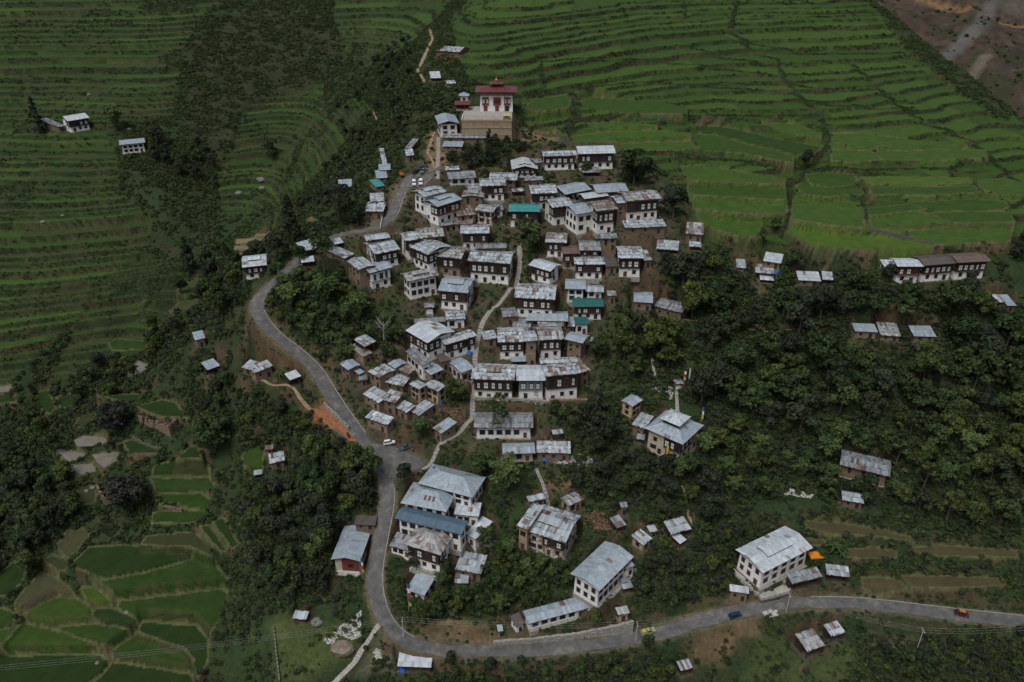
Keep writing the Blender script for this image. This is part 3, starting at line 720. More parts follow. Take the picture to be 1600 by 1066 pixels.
 ('10', (410, 318), (522, 275), 348, ('L', 378, 288), 'mud', 's', 'm', MH, 'mud hut with rust-streaked sheets on the path left of the road'),
 ('10', (330, 285), (392, 302), 322, ('L', 278, 218), 'mud', 's', 'w', MH, 'low hut with tattered roof next to the rust-streaked path hut'),
 ('10', (620, 360), (688, 335), 388, ('L', 598, 328), 'mud0', 's', 'n', TS, 'white tin shelter between the dirt path and the road'),
 ('10', (55, 122), (118, 108), 160, 76, 'mud', 's', 'b', MH, 'hut with clean pale roof alone at the left ravine'),
 ('10', (130, 300), (205, 272), 322, ('L', 110, 262), 'mud0', 's', 'b', TS, 'light blue tin roof in the bushes below the ravine hut'),
 ('10', (500, 857), (592, 838), 882, ('L', 485, 808), 'mud', 's', 'w', MH, 'hut with white streaked roof by the green clearing'),
 ('10', (470, 775), (520, 770), 795, 755, 'mud', 's', 'r', MH, 'tiny red-brown store above the clearing hut'),
 ('10', (405, 925), (455, 918), 940, 900, 'mud0', 's', 'b', TS, 'small grey tin roof at the foot of the green clearing'),
]

# ------------------------------------------------------------------ road, paths, fields
ROAD = [(690, 262), (662, 268), (640, 276), (624, 300), (616, 330), (604, 352), (580, 362), (548, 362), (515, 370), (483, 388), (451, 420), (412, 452),
        (398, 470), (400, 490), (425, 522), (468, 552), (497, 580), (515, 615), (540, 650), (565, 685), (592, 715), (606, 745), (606, 785),
        (597, 830), (586, 880), (584, 920), (595, 965), (615, 995), (650, 1014), (720, 1019), (800, 1018), (900, 1011), (990, 1000), (1060, 981),
        (1130, 959), (1200, 947), (1260, 941), (1340, 942), (1420, 951), (1500, 961), (1600, 971), (1680, 978)]
LOT = [(578, 686), (612, 686), (645, 700), (667, 712), (650, 728), (628, 742), (606, 748), (592, 722)]
LOT2 = [(630, 275), (655, 262), (672, 262), (676, 282), (662, 296), (645, 293), (634, 292)]
PATHS = [  # name, material, width, photo points, laid slabs
    ('stone_path', 'stone', 1.7, [(660, 722), (680, 706), (705, 684), (728, 662), (738, 648), (738, 628), (741, 600), (742, 570), (743, 545), (747, 520), (757, 498), (772, 478), (790, 463), (803, 448), (810, 430), (813, 405), (811, 385)], True),
    ('stone_steps', 'stone', 1.6, [(684, 282), (684, 260), (685, 240), (685, 218)], True),
    ('concrete_steps', 'concrete', 1.7, [(592, 985), (578, 1000), (562, 1018), (555, 1035), (540, 1048), (520, 1068)], True),
    ('stone_path', 'stone', 1.2, [(838, 735), (846, 752), (853, 765), (858, 785)], True),
    ('dirt_path', 'pale_earth', 1.5, [(392, 575), (405, 598), (425, 604), (452, 606), (465, 618), (478, 634), (490, 642)], False),
    ('dirt_path', 'pale_earth', 1.1, [(1066, 758), (1072, 778), (1074, 800), (1084, 822)], False),
    ('dirt_path', 'pale_earth', 1.6, [(670, 45), (676, 62), (660, 95), (652, 110), (660, 122), (663, 130)], False),
    ('dirt_path', 'pale_earth', 1.1, [(626, 123), (645, 127), (663, 131)], False),
    ('dirt_path', 'pale_earth', 1.3, [(680, 205), (672, 222), (668, 238), (676, 252), (680, 262)], False),
    ('dirt_path', 'pale_earth', 1.0, [(583, 172), (588, 188), (604, 200), (622, 212)], False),
    ('dirt_path', 'pale_earth', 1.5, [(1165, 515), (1200, 520), (1240, 514), (1285, 520)], False),
    ('dirt_path', 'pale_earth', 1.2, [(1045, 500), (1090, 502)], False),
    ('concrete_steps', 'stone', 1.2, [(1057, 612), (1058, 628), (1059, 648)], True),
    ('stone_path', 'stone', 1.0, [(1019, 560), (1022, 580), (1025, 598), (1050, 606)], True),
]
G_DARK, G_MID, G_LIT, G_BRI = (0.027, 0.054, 0.014), (0.037, 0.074, 0.016), (0.05, 0.094, 0.019), (0.066, 0.115, 0.02)
PALE, OLIVE, BROWN, MUD = (0.085, 0.085, 0.046), (0.055, 0.064, 0.028), (0.075, 0.062, 0.034), (0.3, 0.25, 0.175)
POND = 'pond'
FIELDS = [
 ('19', [(360, 200), (420, 120), (540, 110), (560, 160), (430, 275), (375, 250)], PALE),
 ('19', [(270, 300), (330, 270), (430, 300), (420, 360), (360, 370)], OLIVE),
 ('19', [(80, 580), (250, 375), (340, 400), (480, 520), (300, 540), (130, 605)], PALE),
 ('19', [(440, 330), (560, 215), (750, 210), (1000, 215), (1240, 230), (1270, 270), (900, 380), (620, 400)], G_DARK),
 ('19', [(620, 430), (900, 385), (1270, 280), (1350, 330), (1450, 450), (1440, 480), (1150, 490), (740, 520)], G_MID),
 ('19', [(500, 480), (580, 470), (690, 540), (680, 590), (580, 590)], G_BRI),
 ('19', [(730, 560), (1100, 520), (1390, 480), (1430, 510), (1420, 620), (1310, 760), (1220, 700), (1050, 690), (850, 640), (740, 590)], G_MID),
 ('19', [(140, 640), (360, 535), (480, 545), (570, 610), (600, 690), (420, 700), (230, 690)], G_LIT),
 ('19', [(590, 610), (700, 600), (880, 680), (830, 720), (640, 690), (580, 650)], G_DARK),
 ('19', [(360, 720), (600, 700), (820, 740), (840, 770), (660, 825), (380, 770)], G_MID),
 ('19', [(0, 830), (150, 700), (340, 740), (640, 830), (630, 870), (300, 880), (-60, 865)], G_LIT),
 ('19', [(-80, 905), (620, 890), (690, 930), (640, 1000), (480, 1100), (-80, 1100)], G_DARK),
 ('19', [(680, 880), (850, 770), (1150, 860), (1210, 930), (1190, 1000), (900, 960), (720, 920)], G_MID),
 ('19', [(860, 750), (890, 690), (1220, 710), (1300, 790), (1300, 940), (1240, 1020), (1215, 1000), (1215, 910), (1150, 850)], G_DARK),
 ('19', [(660, 1000), (700, 935), (900, 970), (1180, 1010), (1230, 1090), (560, 1090)], G_DARK),
 ('19', [(-40, 620), (20, 600), (110, 640), (60, 720), (-40, 720)], G_MID),
 ('19', [(-40, 740), (60, 732), (130, 700), (20, 820), (-40, 830)], G_LIT),
 ('19', [(-40, 420), (110, 290), (170, 300), (150, 420), (60, 510), (-40, 530)], G_DARK),
 ('19', [(920, 150), (1220, 130), (1340, 250), (1320, 270), (1200, 215), (880, 203)], OLIVE),
 ('19', [(1250, 90), (1300, 80), (1420, 240), (1380, 250)], G_DARK),
 ('19', [(1330, 60), (1400, 30), (1490, 200), (1450, 230)], G_DARK),
 ('18', [(465, 350), (520, 322), (640, 322), (685, 350), (680, 385), (480, 390)], POND),
 ('18', [(335, 410), (380, 405), (560, 430), (585, 475), (420, 490)], POND),
 ('18', [(575, 440), (750, 420), (735, 480), (640, 530), (600, 480)], POND),
 ('18', [(420, 510), (580, 490), (615, 540), (540, 568), (440, 560)], POND),
 ('18', [(470, 250), (500, 200), (600, 180), (620, 270), (530, 285)], OLIVE),
 ('18', [(780, 360), (830, 350), (990, 410), (980, 430), (800, 440)], G_DARK),
 ('18', [(970, 510), (1040, 490), (1230, 475), (1300, 500), (1310, 580), (1000, 575), (950, 545)], G_DARK),
 ('18', [(950, 590), (1310, 590), (1350, 660), (1200, 670), (980, 680)], G_MID),
 ('18', [(990, 690), (1250, 680), (1330, 740), (1300, 770), (1140, 755), (1090, 740), (1000, 750)], G_MID),
 ('18', [(960, 800), (1150, 790), (1290, 800), (1320, 840), (1180, 870), (950, 870)], G_MID),
 ('18', [(1100, 470), (1190, 400), (1230, 390), (1260, 460)], G_DARK),
 ('18', [(850, 140), (1020, 100), (1100, 120), (1170, 210), (1000, 200)], G_DARK),
 ('18', [(600, 60), (700, 70), (960, 60), (1020, 95), (860, 130), (780, 110)], G_DARK),
 ('18', [(1510, 450), (1560, 400), (1640, 385), (1660, 480), (1620, 540), (1520, 510)], G_LIT),
 ('18', [(220, 60), (300, 40), (350, 150), (320, 190), (260, 160)], G_DARK),
 ('18', [(-40, 60), (90, 50), (100, 110), (-40, 120)], G_DARK),
 ('18', [(-40, 20), (60, 5), (85, 10), (50, 50), (-40, 55)], POND),
 ('18', [(350, 70), (470, 70), (480, 140), (380, 150)], G_DARK),
 ('18', [(480, 640), (600, 640), (600, 730), (520, 760), (480, 700)], OLIVE),
 ('16', [(595, 740), (640, 690), (690, 710), (695, 770), (650, 780)], POND),
 ('16', [(500, 610), (540, 590), (680, 605), (670, 635), (520, 640)], G_DARK),
 ('16', [(520, 648), (670, 642), (665, 672), (540, 678)], G_DARK),
 ('16', [(820, 380), (830, 340), (930, 320), (950, 345), (900, 385)], OLIVE),
 ('16', [(780, 460), (830, 420), (960, 400), (940, 450), (880, 480)], OLIVE),
 ('16', [(1090, 130), (1235, 122), (1228, 148), (1085, 150)], (0.2, 0.165, 0.1)),
 ('16', [(1085, 160), (1230, 155), (1228, 183), (1085, 185)], MUD),
 ('16', [(1180, 105), (1280, 98), (1270, 118), (1180, 120)], (0.19, 0.15, 0.09)),
 ('16', [(1085, 195), (1180, 192), (1110, 222), (1085, 220)], (0.2, 0.16, 0.1)),
 ('16', [(1415, 40), (1440, 25), (1475, 45), (1470, 62), (1440, 60)], (0.15, 0.115, 0.065)),
 ('14', [(500, 560), (700, 570), (880, 600), (1040, 640), (1060, 665), (860, 632), (640, 622), (520, 590)], BROWN),
 ('14', [(1040, 690), (1160, 680), (1560, 705), (1570, 735), (1200, 735), (1060, 710)], BROWN),
 ('14', [(720, 700), (860, 690), (960, 710), (960, 740), (800, 745), (720, 735)], BROWN),
 ('14', [(510, 650), (600, 655), (610, 675), (520, 675)], BROWN),
 ('14', [(780, 840), (950, 845), (1030, 895), (860, 900), (800, 880)], BROWN),
 ('14', [(980, 830), (1200, 830), (1480, 850), (1500, 875), (1200, 890), (1050, 890), (1000, 850)], BROWN),
 # lowest rice fields on the right
 ('23', [(838, 740), (860, 725), (1000, 735), (1110, 745), (1240, 770), (1310, 782), (1305, 800), (1180, 808), (1000, 795), (900, 780)], G_BRI),
 ('23', [(540, 690), (600, 678), (760, 692), (760, 755), (700, 760), (600, 732)], G_LIT),
 ('23', [(860, 648), (980, 650), (1085, 668), (1090, 728), (990, 722), (855, 700)], G_LIT),
 ('23', [(1105, 700), (1200, 682), (1320, 690), (1370, 715), (1200, 740), (1110, 730)], G_LIT),
 ('23', [(1170, 742), (1400, 735), (1560, 735), (1555, 775), (1320, 782), (1250, 762)], G_LIT),
 ('23', [(1100, 668), (1230, 655), (1290, 672), (1200, 680), (1105, 692)], G_MID),
 ('23', [(1230, 650), (1400, 640), (1540, 645), (1555, 665), (1400, 672), (1290, 670)], G_MID),
 ('23', [(1300, 684), (1420, 678), (1560, 682), (1570, 710), (1380, 714)], G_MID),
 ('23', [(540, 638), (700, 640), (840, 650), (838, 682), (700, 682), (540, 668)], G_LIT),
 ('23', [(520, 595), (680, 598), (835, 608), (835, 640), (700, 632), (525, 622)], G_MID),
 ('23', [(500, 535), (560, 530), (700, 552), (835, 570), (830, 588), (640, 584), (520, 575)], G_LIT),
 ('23', [(540, 405), (640, 408), (780, 440), (950, 472), (930, 490), (860, 495), (700, 450), (560, 420)], G_DARK),
 ('23', [(740, 400), (860, 398), (950, 425), (950, 440), (860, 430)], G_LIT),
 ('23', [(530, 435), (600, 432), (740, 470), (860, 500), (860, 522), (700, 490), (570, 482)], G_MID),
 ('23', [(985, 430), (1080, 430), (1250, 450), (1400, 455), (1420, 465), (1300, 475), (1050, 470), (990, 455)], G_LIT),
 ('23', [(985, 480), (1110, 485), (1145, 512), (1050, 518), (985, 515)], G_LIT),
 ('23', [(1115, 488), (1300, 482), (1480, 480), (1485, 505), (1300, 514), (1150, 512)], G_LIT),
 ('23', [(1075, 568), (1200, 565), (1430, 570), (1435, 585), (1250, 595), (1100, 588)], G_BRI),
 ('23', [(870, 595), (900, 585), (960, 600), (1080, 605), (1085, 622), (960, 630), (890, 620)], G_MID),
 ('23', [(900, 560), (980, 552), (1060, 562), (1065, 590), (980, 600), (920, 590)], G_MID),
 ('23', [(1450, 580), (1540, 570), (1620, 595), (1620, 625), (1520, 622), (1460, 605)], G_LIT),
 ('23', [(1105, 602), (1300, 600), (1440, 595), (1460, 615), (1300, 625), (1110, 622)], G_MID),
 ('23', [(170, 330), (220, 315), (420, 325), (520, 345), (520, 362), (350, 362), (190, 352)], G_MID),
 ('23', [(0, 345), (30, 320), (120, 308), (150, 315), (140, 342), (60, 355)], G_MID),
 ('23', [(175, 400), (300, 392), (420, 400), (430, 412), (260, 415)], G_LIT),
 ('23', [(140, 440), (250, 425), (430, 420), (530, 425), (530, 445), (350, 452), (160, 455)], G_LIT),
 ('23', [(300, 462), (530, 455), (560, 475), (480, 482), (320, 482)], G_LIT),
]
ZONES_TERR = [  # photo polygon, riser height, hue set
 ('right', [(700, 35), (750, -60), (1335, -60), (1358, 5), (1440, 98), (1570, 190), (1700, 250), (1700, 380), (1540, 382), (1400, 392), (1230, 388), (1190, 398), (1080, 366), (1062, 300), (1030, 262), (962, 234), (880, 230), (818, 196), (812, 150), (732, 125), (715, 90)], 1.9),
 ('left', [(-200, -60), (430, -60), (320, 20), (285, 80), (270, 180), (165, 205), (185, 245), (185, 300), (235, 340), (230, 390), (170, 430), (120, 500), (60, 560), (-60, 640), (-200, 650)], 2.5),
 ('left', [(380, 165), (430, 140), (505, 130), (510, 190), (455, 235), (440, 300), (400, 335), (345, 330), (332, 262), (360, 230)], 2.1),
 ('left', [(525, -60), (720, -60), (690, 20), (640, 70), (575, 112), (545, 90), (520, 30)], 2.4),
 ('left', [(160, 430), (260, 395), (320, 440), (270, 500), (200, 540), (120, 590), (70, 600), (110, 520)], 2.0),
 ('left', [(390, 300), (440, 300), (490, 200), (560, 150), (580, 170), (520, 250), (470, 300), (440, 330)], 2.4),
]
HEDGES = [  # field paths and hedge lines crossing the rice terraces
 ('23', [(690, -40), (660, 90), (720, 150), (810, 185), (830, 250), (880, 310), (930, 360), (965, 410), (970, 470), (920, 530), (850, 590), (845, 640), (850, 700), (830, 740)], 2.2),
 ('23', [(1050, 195), (1110, 260), (1190, 330), (1250, 380), (1330, 415), (1420, 450), (1480, 490), (1540, 540), (1620, 600)], 2.2),
 ('23', [(1090, 600), (1080, 660), (1100, 735)], 0.9),
 ('23', [(500, -20), (515, 40), (510, 70)], 1.2), ('23', [(310, 30), (330, 60), (60, 60)], 1.0), ('23', [(50, 200), (60, 280), (0, 300)], 2.0), ('23', [(150, 300), (170, 370), (130, 420)], 3.0),
 ('23', [(0, 300), (120, 285), (260, 265), (420, 262), (600, 275), (760, 290), (880, 300)], 2.0),
 ('23', [(170, 385), (300, 372), (500, 372), (640, 372), (760, 378), (900, 375), (960, 372)], 2.4),
 ('23', [(360, 488), (520, 500), (640, 510), (760, 525), (860, 540)], 2.6),
 ('23', [(970, 535), (1100, 545), (1280, 535), (1420, 545), (1480, 540)], 2.2),
 ('23', [(520, 150), (640, 180), (800, 205)], 1.6), ('23', [(60, 185), (260, 190), (420, 195), (640, 215), (800, 240)], 1.4),
 ('23', [(690, 120), (800, 150), (900, 160), (1100, 165), (1210, 165)], 2.6), ('23', [(720, 55), (840, 45), (1000, 42), (1140, 40)], 1.8),
 ('23', [(830, 260), (960, 290), (1060, 285), (1150, 280)], 2.2), ('23', [(880, 325), (1000, 345), (1150, 350), (1250, 350)], 2.0),
]
# ------------------------------------------------------------------ place buildings on the base terrain
SPEC = []
for (reg, L, R, base, back, walls, roof, sheet, nm, label) in B:
    (uL, vL), (uR, vR) = px(reg, L), px(reg, R)
    vb = px(reg, (0, base))[1]
    uc, vE = (uL + uR) / 2, (vL + vR) / 2
    small = nm in (MH, TS)
    oh = 0.45 if small else 1.0
    P = cast(uc, vb)
    c = -P[:2] / np.hypot(*P[:2])
    E = P[:2] + c * oh
    k = (vE - CV) / FPX
    zE = HC - E[1] * (k * CP + SP) / (CP - k * SP)
    zE = max(zE, P[2] + 1.6)
    PL, PR = on_plane(uL, vL, zE), on_plane(uR, vR, zE)
    d = (PR - PL)[:2]
    w = float(np.hypot(*d))
    d /= w
    nrm = np.array([-d[1], d[0]])
    if nrm @ P[:2] < 0: nrm = -nrm
    mid = (PL + PR)[:2] / 2
    if isinstance(back, tuple):
        ub, vbk = px(reg, back[1:])
        Bk = on_plane(ub, vbk, zE)
        dep = float((Bk[:2] - mid) @ nrm)
    else:
        Bk = on_plane(uc, px(reg, (0, back))[1], zE)
        dep = float((Bk[:2] - mid) @ nrm)
    dep = min(max(dep, 2.4 if small else 4.0), 17.0)
    if not small: dep = min(dep, max(w * 1.25, 8.0)) if roof not in ('x',) else dep
    cen = mid + nrm * dep / 2
    yaw = math.atan2(d[1], d[0])
    SPEC.append(dict(w=w, d=dep, cen=cen, yaw=yaw, z0=float(P[2]), h=float(zE - P[2]), oh=min(oh, w * 0.12, dep * 0.14), walls=walls, roof=roof, sheet=sheet, nm=nm, label=label,
                     box=(min(uL, uR) - 2, vE - 14, max(uL, uR) + 2, vb + 1), D=float(proj(*P)[2])))

def footprint(s, pad):
    ax, ay = np.array([math.cos(s['yaw']), math.sin(s['yaw'])]), np.array([-math.sin(s['yaw']), math.cos(s['yaw'])])
    hx, hy = s['w'] / 2 - s['oh'] + pad, s['d'] / 2 - s['oh'] + pad
    return [s['cen'] + ax * hx * a + ay * hy * b for a, b in ((-1, -1), (1, -1), (1, 1), (-1, 1))]

# special structures: temple platform and a few yards (front line measured like the houses)
TEMPLE_PLAT = dict(front=[px('1', (985, 680)), px('1', (1278, 680))])

# ------------------------------------------------------------------ shape the terrain
Z = Z0.copy()
Z += 1.4 * (fnoise(GX / 18, GY / 18, 3) - 0.5) + 0.5 * (fnoise(GX / 4, GY / 4, 9, 3) - 0.5)
grad = np.hypot(np.gradient(Z0, axis=0) / dGY, np.gradient(Z0, axis=1) / ((gs[1] - gs[0]) * (GY + OFF)))
FID = np.zeros(Z.shape, np.int32)           # which rice field
RISER = np.zeros(Z.shape)                   # planted bank between fields
ZONE = np.zeros(Z.shape, np.int8)
CMAP = np.zeros(Z.shape + (3,))
scr = fnoise(GX / 22, GY / 22, 21)
CMAP[:] = np.array([0.032, 0.05, 0.022])
CMAP = CMAP * (0.8 + 0.5 * scr[..., None])
patch = sstep(0.6, 0.72, fnoise(GX / 9, GY / 9, 31, 3))[..., None]
CMAP = CMAP * (1 - 0.55 * patch) + np.array([0.06, 0.055, 0.034]) * 0.5 * patch
hedge = np.full(Z.shape, 99.0)
for reg, P, wd in HEDGES:
    pw = np.array([castr(reg, p)[:2] for p in P])
    sl = box_of(pw, 6)
    jit = 1.2 * (fnoise(GX[sl] / 7, GY[sl] / 7, 77, 2) - 0.5)
    dd, _, _ = seg_dist(pw, GX[sl], GY[sl], False)
    hedge[sl] = np.minimum(hedge[sl], dd - wd / 2 + jit)
palette = {'right': [G_MID, G_LIT, G_LIT, G_MID, (0.04, 0.08, 0.018), G_MID, G_LIT], 'left': [(0.032, 0.064, 0.016), (0.037, 0.074, 0.018), (0.042, 0.082, 0.02), (0.05, 0.094, 0.022), (0.038, 0.062, 0.02), (0.045, 0.062, 0.024)]}
fcol = {}
fid_next = 1000
for zi, (name, P, H) in enumerate(ZONES_TERR):
    poly = poly_world('0', P)
    sl = box_of(poly, 2)
    m = in_poly(poly, GX[sl], GY[sl])
    x, y = GX[sl], GY[sl]
    amp = 4.2 if name == 'right' else 6.0
    raw = Z0[sl] + amp * (fnoise(x / 75, y / 60, 40 + zi, 3) - 0.5) + 1.6 * (fnoise(x / 22, y / 18, 43 + zi, 2) - 0.5)
    zk = [raw.min() - 5]; rk = random.Random(70 + zi)   # uneven riser heights
    while zk[-1] < raw.max() + 5: zk.append(zk[-1] + H * rk.choice((0.6, 0.75, 0.85, 1.0, 1.0, 1.15, 1.4, 1.7)))
    zk = np.array(zk); lv = np.interp(raw, zk, np.arange(len(zk)))
    n = np.floor(lv)
    f = lv - n
    hn = _hash(n, n * 0 + 7, 91)
    rw = (0.9 + 2.6 * np.maximum(0, hn - 0.55) / 0.45 + 2.4 * np.maximum(0, fnoise(x / 25, y / 25, 52) - 0.5) * 2) * (1.0 if name == 'right' else 1.35)
    Hn = np.diff(zk)[np.clip(n.astype(int), 0, len(zk) - 2)]
    wfrac = np.clip(rw * grad[sl] / Hn, 0.06, 0.72)
    r = sstep(0, 1, (f - (1 - wfrac)) / wfrac)
    zt = zk[np.clip(n.astype(int), 0, len(zk) - 2)] + r * Hn
    Wp = 38 + 60 * _hash(n, n * 0 + 3, 17)
    pc = (x + 14 * (fnoise(x / 30, y / 30, 61) - 0.5)) / Wp + _hash(n, n * 0, 23)
    pn = np.floor(pc)
    dp = np.minimum(pc - pn, 1 - pc + pn) * Wp
    scrub = sstep(0.69, 0.74, fnoise(x / 45, y / 30, 71 + zi, 3)) if name == 'left' else np.zeros_like(x)
    bund = np.maximum(0, 1 - np.abs(f - (1 - wfrac)) / np.maximum(wfrac * 0.35, 0.03)) * (f < 1 - wfrac * 0.6)
    zt = zt + 0.22 * bund + 0.2 * np.maximum(0, 1 - dp / 0.7)
    hz = hedge[sl]
    tread = (r < 0.04) & m & (scrub < 0.3)
    okf = tread & (hz > 0.3) & (dp > 0.5) & (bund < 0.35)
    Zs = Z[sl]
    zt = np.where(hz < 0.8, zt + 0.5 * np.clip(0.8 - hz, 0, 1.0), zt)
    Z[sl] = np.where(m, zt * (1 - 0.5 * scrub) + Zs * 0.5 * scrub, Zs)
    ZONE[sl] = np.where(m, 1, ZONE[sl])
    ids = (n.astype(np.int64) % 512) * 64 + (pn.astype(np.int64) % 64) + (zi + 1) * 40000
    FID[sl] = np.where(okf, ids, FID[sl])
    RISER[sl] = np.where(m & ~okf, np.where(hz < 0.3, 1.0, np.where(scrub > 0.3, 0.9, np.where(r > 0.06, 1.0, 0.0))), RISER[sl])
    ch = _hash(ids, ids * 0 + zi, 5)
    pal = np.array(palette[name])
    cf = pal[np.clip((ch * len(pal)).astype(int), 0, len(pal) - 1)]
    bank = np.array([0.026, 0.04, 0.017]) * (0.75 + 0.5 * fnoise(x / 5, y / 5, 33, 2))[..., None]
    earth = sstep(0.6, 0.7, fnoise(x / 8, y / 8, 35, 3))[..., None] * (1.0 if name == 'right' else 0.55)
    bank = bank * (1 - earth * 0.5) + np.array([0.1, 0.066, 0.043]) * earth * 0.5
    bank = np.where(((bund > 0.35) | (dp < 0.5))[..., None], np.array([0.05, 0.066, 0.027]), bank)
    CMAP[sl] = np.where(m[..., None], np.where(okf[..., None], cf, bank), CMAP[sl])

# village ground: trodden earth and thin grass
VIL = [(640, 255), (700, 200), (820, 200), (960, 225), (1050, 300), (1100, 350), (1090, 400), (1000, 440), (960, 520), (930, 640), (850, 660), (900, 720), (700, 710), (640, 700), (570, 640), (520, 560), (560, 530), (640, 530), (600, 470), (540, 430), (500, 390), (560, 350)]
pv = poly_world('0', VIL)
sl = box_of(pv, 8)
dv, _, _ = seg_dist(pv, GX[sl], GY[sl])
ins = in_poly(pv, GX[sl], GY[sl])
wv = sstep(-5, 3, np.where(ins, dv, -dv) + 6 * (fnoise(GX[sl] / 8, GY[sl] / 8, 4) - 0.5))
ng = fnoise(GX[sl] / 7, GY[sl] / 7, 88, 4)
dirt = np.array([0.088, 0.071, 0.053]) * (0.75 + 0.5 * fnoise(GX[sl] / 3, GY[sl] / 3, 12, 3))[..., None]
gr = np.array([0.05, 0.066, 0.029])
vg = sstep(0.46, 0.56, ng)[..., None]
vc = dirt * vg + (gr * 0.8 + dirt * 0.2) * (1 - vg)
CMAP[sl] = CMAP[sl] * (1 - wv[..., None]) + vc * wv[..., None]
VILW = np.zeros(Z.shape); VILW[sl] = wv

# open brownish hillside at the upper left, reddish banks
for P, colr, a in [([(300, 60), (420, 0), (540, 60), (470, 150), (380, 170), (340, 240), (290, 200)], (0.042, 0.043, 0.027), 0.7),
                   ([(682, 78), (722, 82), (716, 102), (688, 100)], (0.2, 0.085, 0.05), 0.9), ([(820, 205), (870, 200), (875, 220), (815, 222)], (0.22, 0.15, 0.095), 0.9),
                   ([(420, 975), (445, 960), (560, 985), (545, 1030), (470, 1070), (430, 1070)], (0.075, 0.1, 0.035), 0.9),
                   ([(1075, 1005), (1110, 985), (1150, 990), (1135, 1040), (1085, 1040)], (0.17, 0.115, 0.07), 0.8), ([(1140, 965), (1180, 965), (1185, 990), (1150, 985)], (0.2, 0.14, 0.09), 0.8),
                   ([(690, 960), (790, 985), (800, 1005), (650, 1000)], (0.2, 0.145, 0.09), 0.8), ([(590, 1000), (625, 1010), (615, 1050), (560, 1050)], (0.2, 0.17, 0.125), 0.7),
                   ([(850, 740), (905, 745), (900, 775), (855, 770)], (0.17, 0.12, 0.075), 0.8), ([(1300, 555), (1450, 560), (1590, 600), (1590, 640), (1430, 640)], (0.075, 0.09, 0.035), 0.5),
                   ([(1360, 990), (1460, 1000), (1450, 1020), (1355, 1015)], (0.13, 0.105, 0.065), 0.6), ([(1200, 1000), (1340, 1010), (1320, 1066), (1150, 1066)], (0.06, 0.085, 0.03), 0.8),
                   ([(670, 205), (700, 205), (700, 262), (664, 262)], (0.2, 0.14, 0.085), 0.8), ([(568, 345), (590, 335), (592, 356), (572, 358)], (0.19, 0.14, 0.09), 0.9),
                   ([(470, 640), (500, 640), (560, 690), (545, 700)], (0.27, 0.105, 0.05), 1.0)]:
    pw = poly_world('0', P)
    s2 = box_of(pw, 6)
    dd, _, _ = seg_dist(pw, GX[s2], GY[s2])
    ii = in_poly(pw, GX[s2], GY[s2])
    ww = a * sstep(-2, 2, np.where(ii, dd, -dd) + 4 * (fnoise(GX[s2] / 6, GY[s2] / 6, 14) - 0.5))
    keep = (FID[s2] == 0)
    ww = (ww * keep)[..., None]
    CMAP[s2] = CMAP[s2] * (1 - ww) + np.array(colr) * (0.75 + 0.5 * fnoise(GX[s2] / 3, GY[s2] / 3, 15, 3))[..., None] * ww

# fields drawn one by one
PONDS = []
for fi, (reg, P, kind) in enumerate(FIELDS):
    pp = np.array([px(reg, p) for p in P])
    zf = float(np.median([cast(*(pp.mean(0) * (1 - t) + q * t))[2] for q in pp for t in (0.1, 0.55)]))
    pw = np.array([on_plane(*q, zf)[:2] for q in pp])
    sl = box_of(pw, 4)
    x, y = GX[sl], GY[sl]
    jx = 0.9 * (fnoise(x / 6, y / 6, 101, 2) - 0.5)
    dd, _, _ = seg_dist(pw, x, y)
    ii = in_poly(pw, x, y)
    sd = np.where(ii, dd, -dd) + (0 if kind == POND else jx)
    if not ii.any(): continue
    t = sstep(-1.6, -0.35, sd)
    Zn = Z[sl] * (1 - t) + zf * t
    b = np.maximum(0, 1 - np.abs(sd + 0.1) / 0.55)
    Zn += 0.26 * b
    if kind == POND:
        Zn -= 0.3 * sstep(0.2, 0.7, sd)
        PONDS.append((pw, zf - 0.08))
    Z[sl] = Zn
    inner = sd > 0.35
    if kind == POND:
        CMAP[sl] = np.where((sd > 0.1)[..., None], np.array([0.1, 0.085, 0.06]), CMAP[sl])
        FID[sl] = np.where(sd > -0.4, 0, FID[sl])
    else:
        FID[sl] = np.where(inner, 10 + fi, np.where(sd > -0.6, 0, FID[sl]))
        CMAP[sl] = np.where(inner[..., None], np.array(kind) * (0.76 if reg in ('18', '19') else 1.0), CMAP[sl])
    edge = (sd <= 0.35) & (sd > -0.5)
    CMAP[sl] = np.where(edge[..., None], np.array([0.1, 0.108, 0.05]) * (0.7 + 0.6 * fnoise(x / 2, y / 2, 66, 2))[..., None], CMAP[sl])
    RISER[sl] = np.where(sd > -0.5, 0, np.where(sd > -2.4, 1.0, RISER[sl]))
    ZONE[sl] = np.where(sd > -0.5, 2, ZONE[sl])

# building pads
PAD = np.full(Z.shape, 99.0)
accw = np.zeros(Z.shape); accz = np.zeros(Z.shape)
for s in SPEC:
    fp = np.array(footprint(s, 0.0))
    sl = box_of(fp, 4)
    dd, _, _ = seg_dist(fp, GX[sl], GY[sl])
    ii = in_poly(fp, GX[sl], GY[sl])
    sd = np.where(ii, -dd, dd)
    wt = 1 - sstep(0.7, 3.2, sd)
    accw[sl] += wt ** 2; accz[sl] += wt ** 2 * s['z0']
    PAD[sl] = np.minimum(PAD[sl], sd)
wmax = np.clip(accw, 0, 1) ** 0.5
Z = np.where(accw > 1e-6, Z * (1 - wmax) + wmax * accz / np.maximum(accw, 1e-6), Z)
padc = 1 - sstep(0.4, 1.8, PAD + 1.2 * (fnoise(GX / 3, GY / 3, 44, 2) - 0.5))
CMAP = CMAP * (1 - padc[..., None]) + (np.array([0.095, 0.078, 0.058]) * (0.75 + 0.5 * fnoise(GX / 2, GY / 2, 45, 3))[..., None]) * padc[..., None]
FID = np.where(PAD < 1.0, 0, FID)

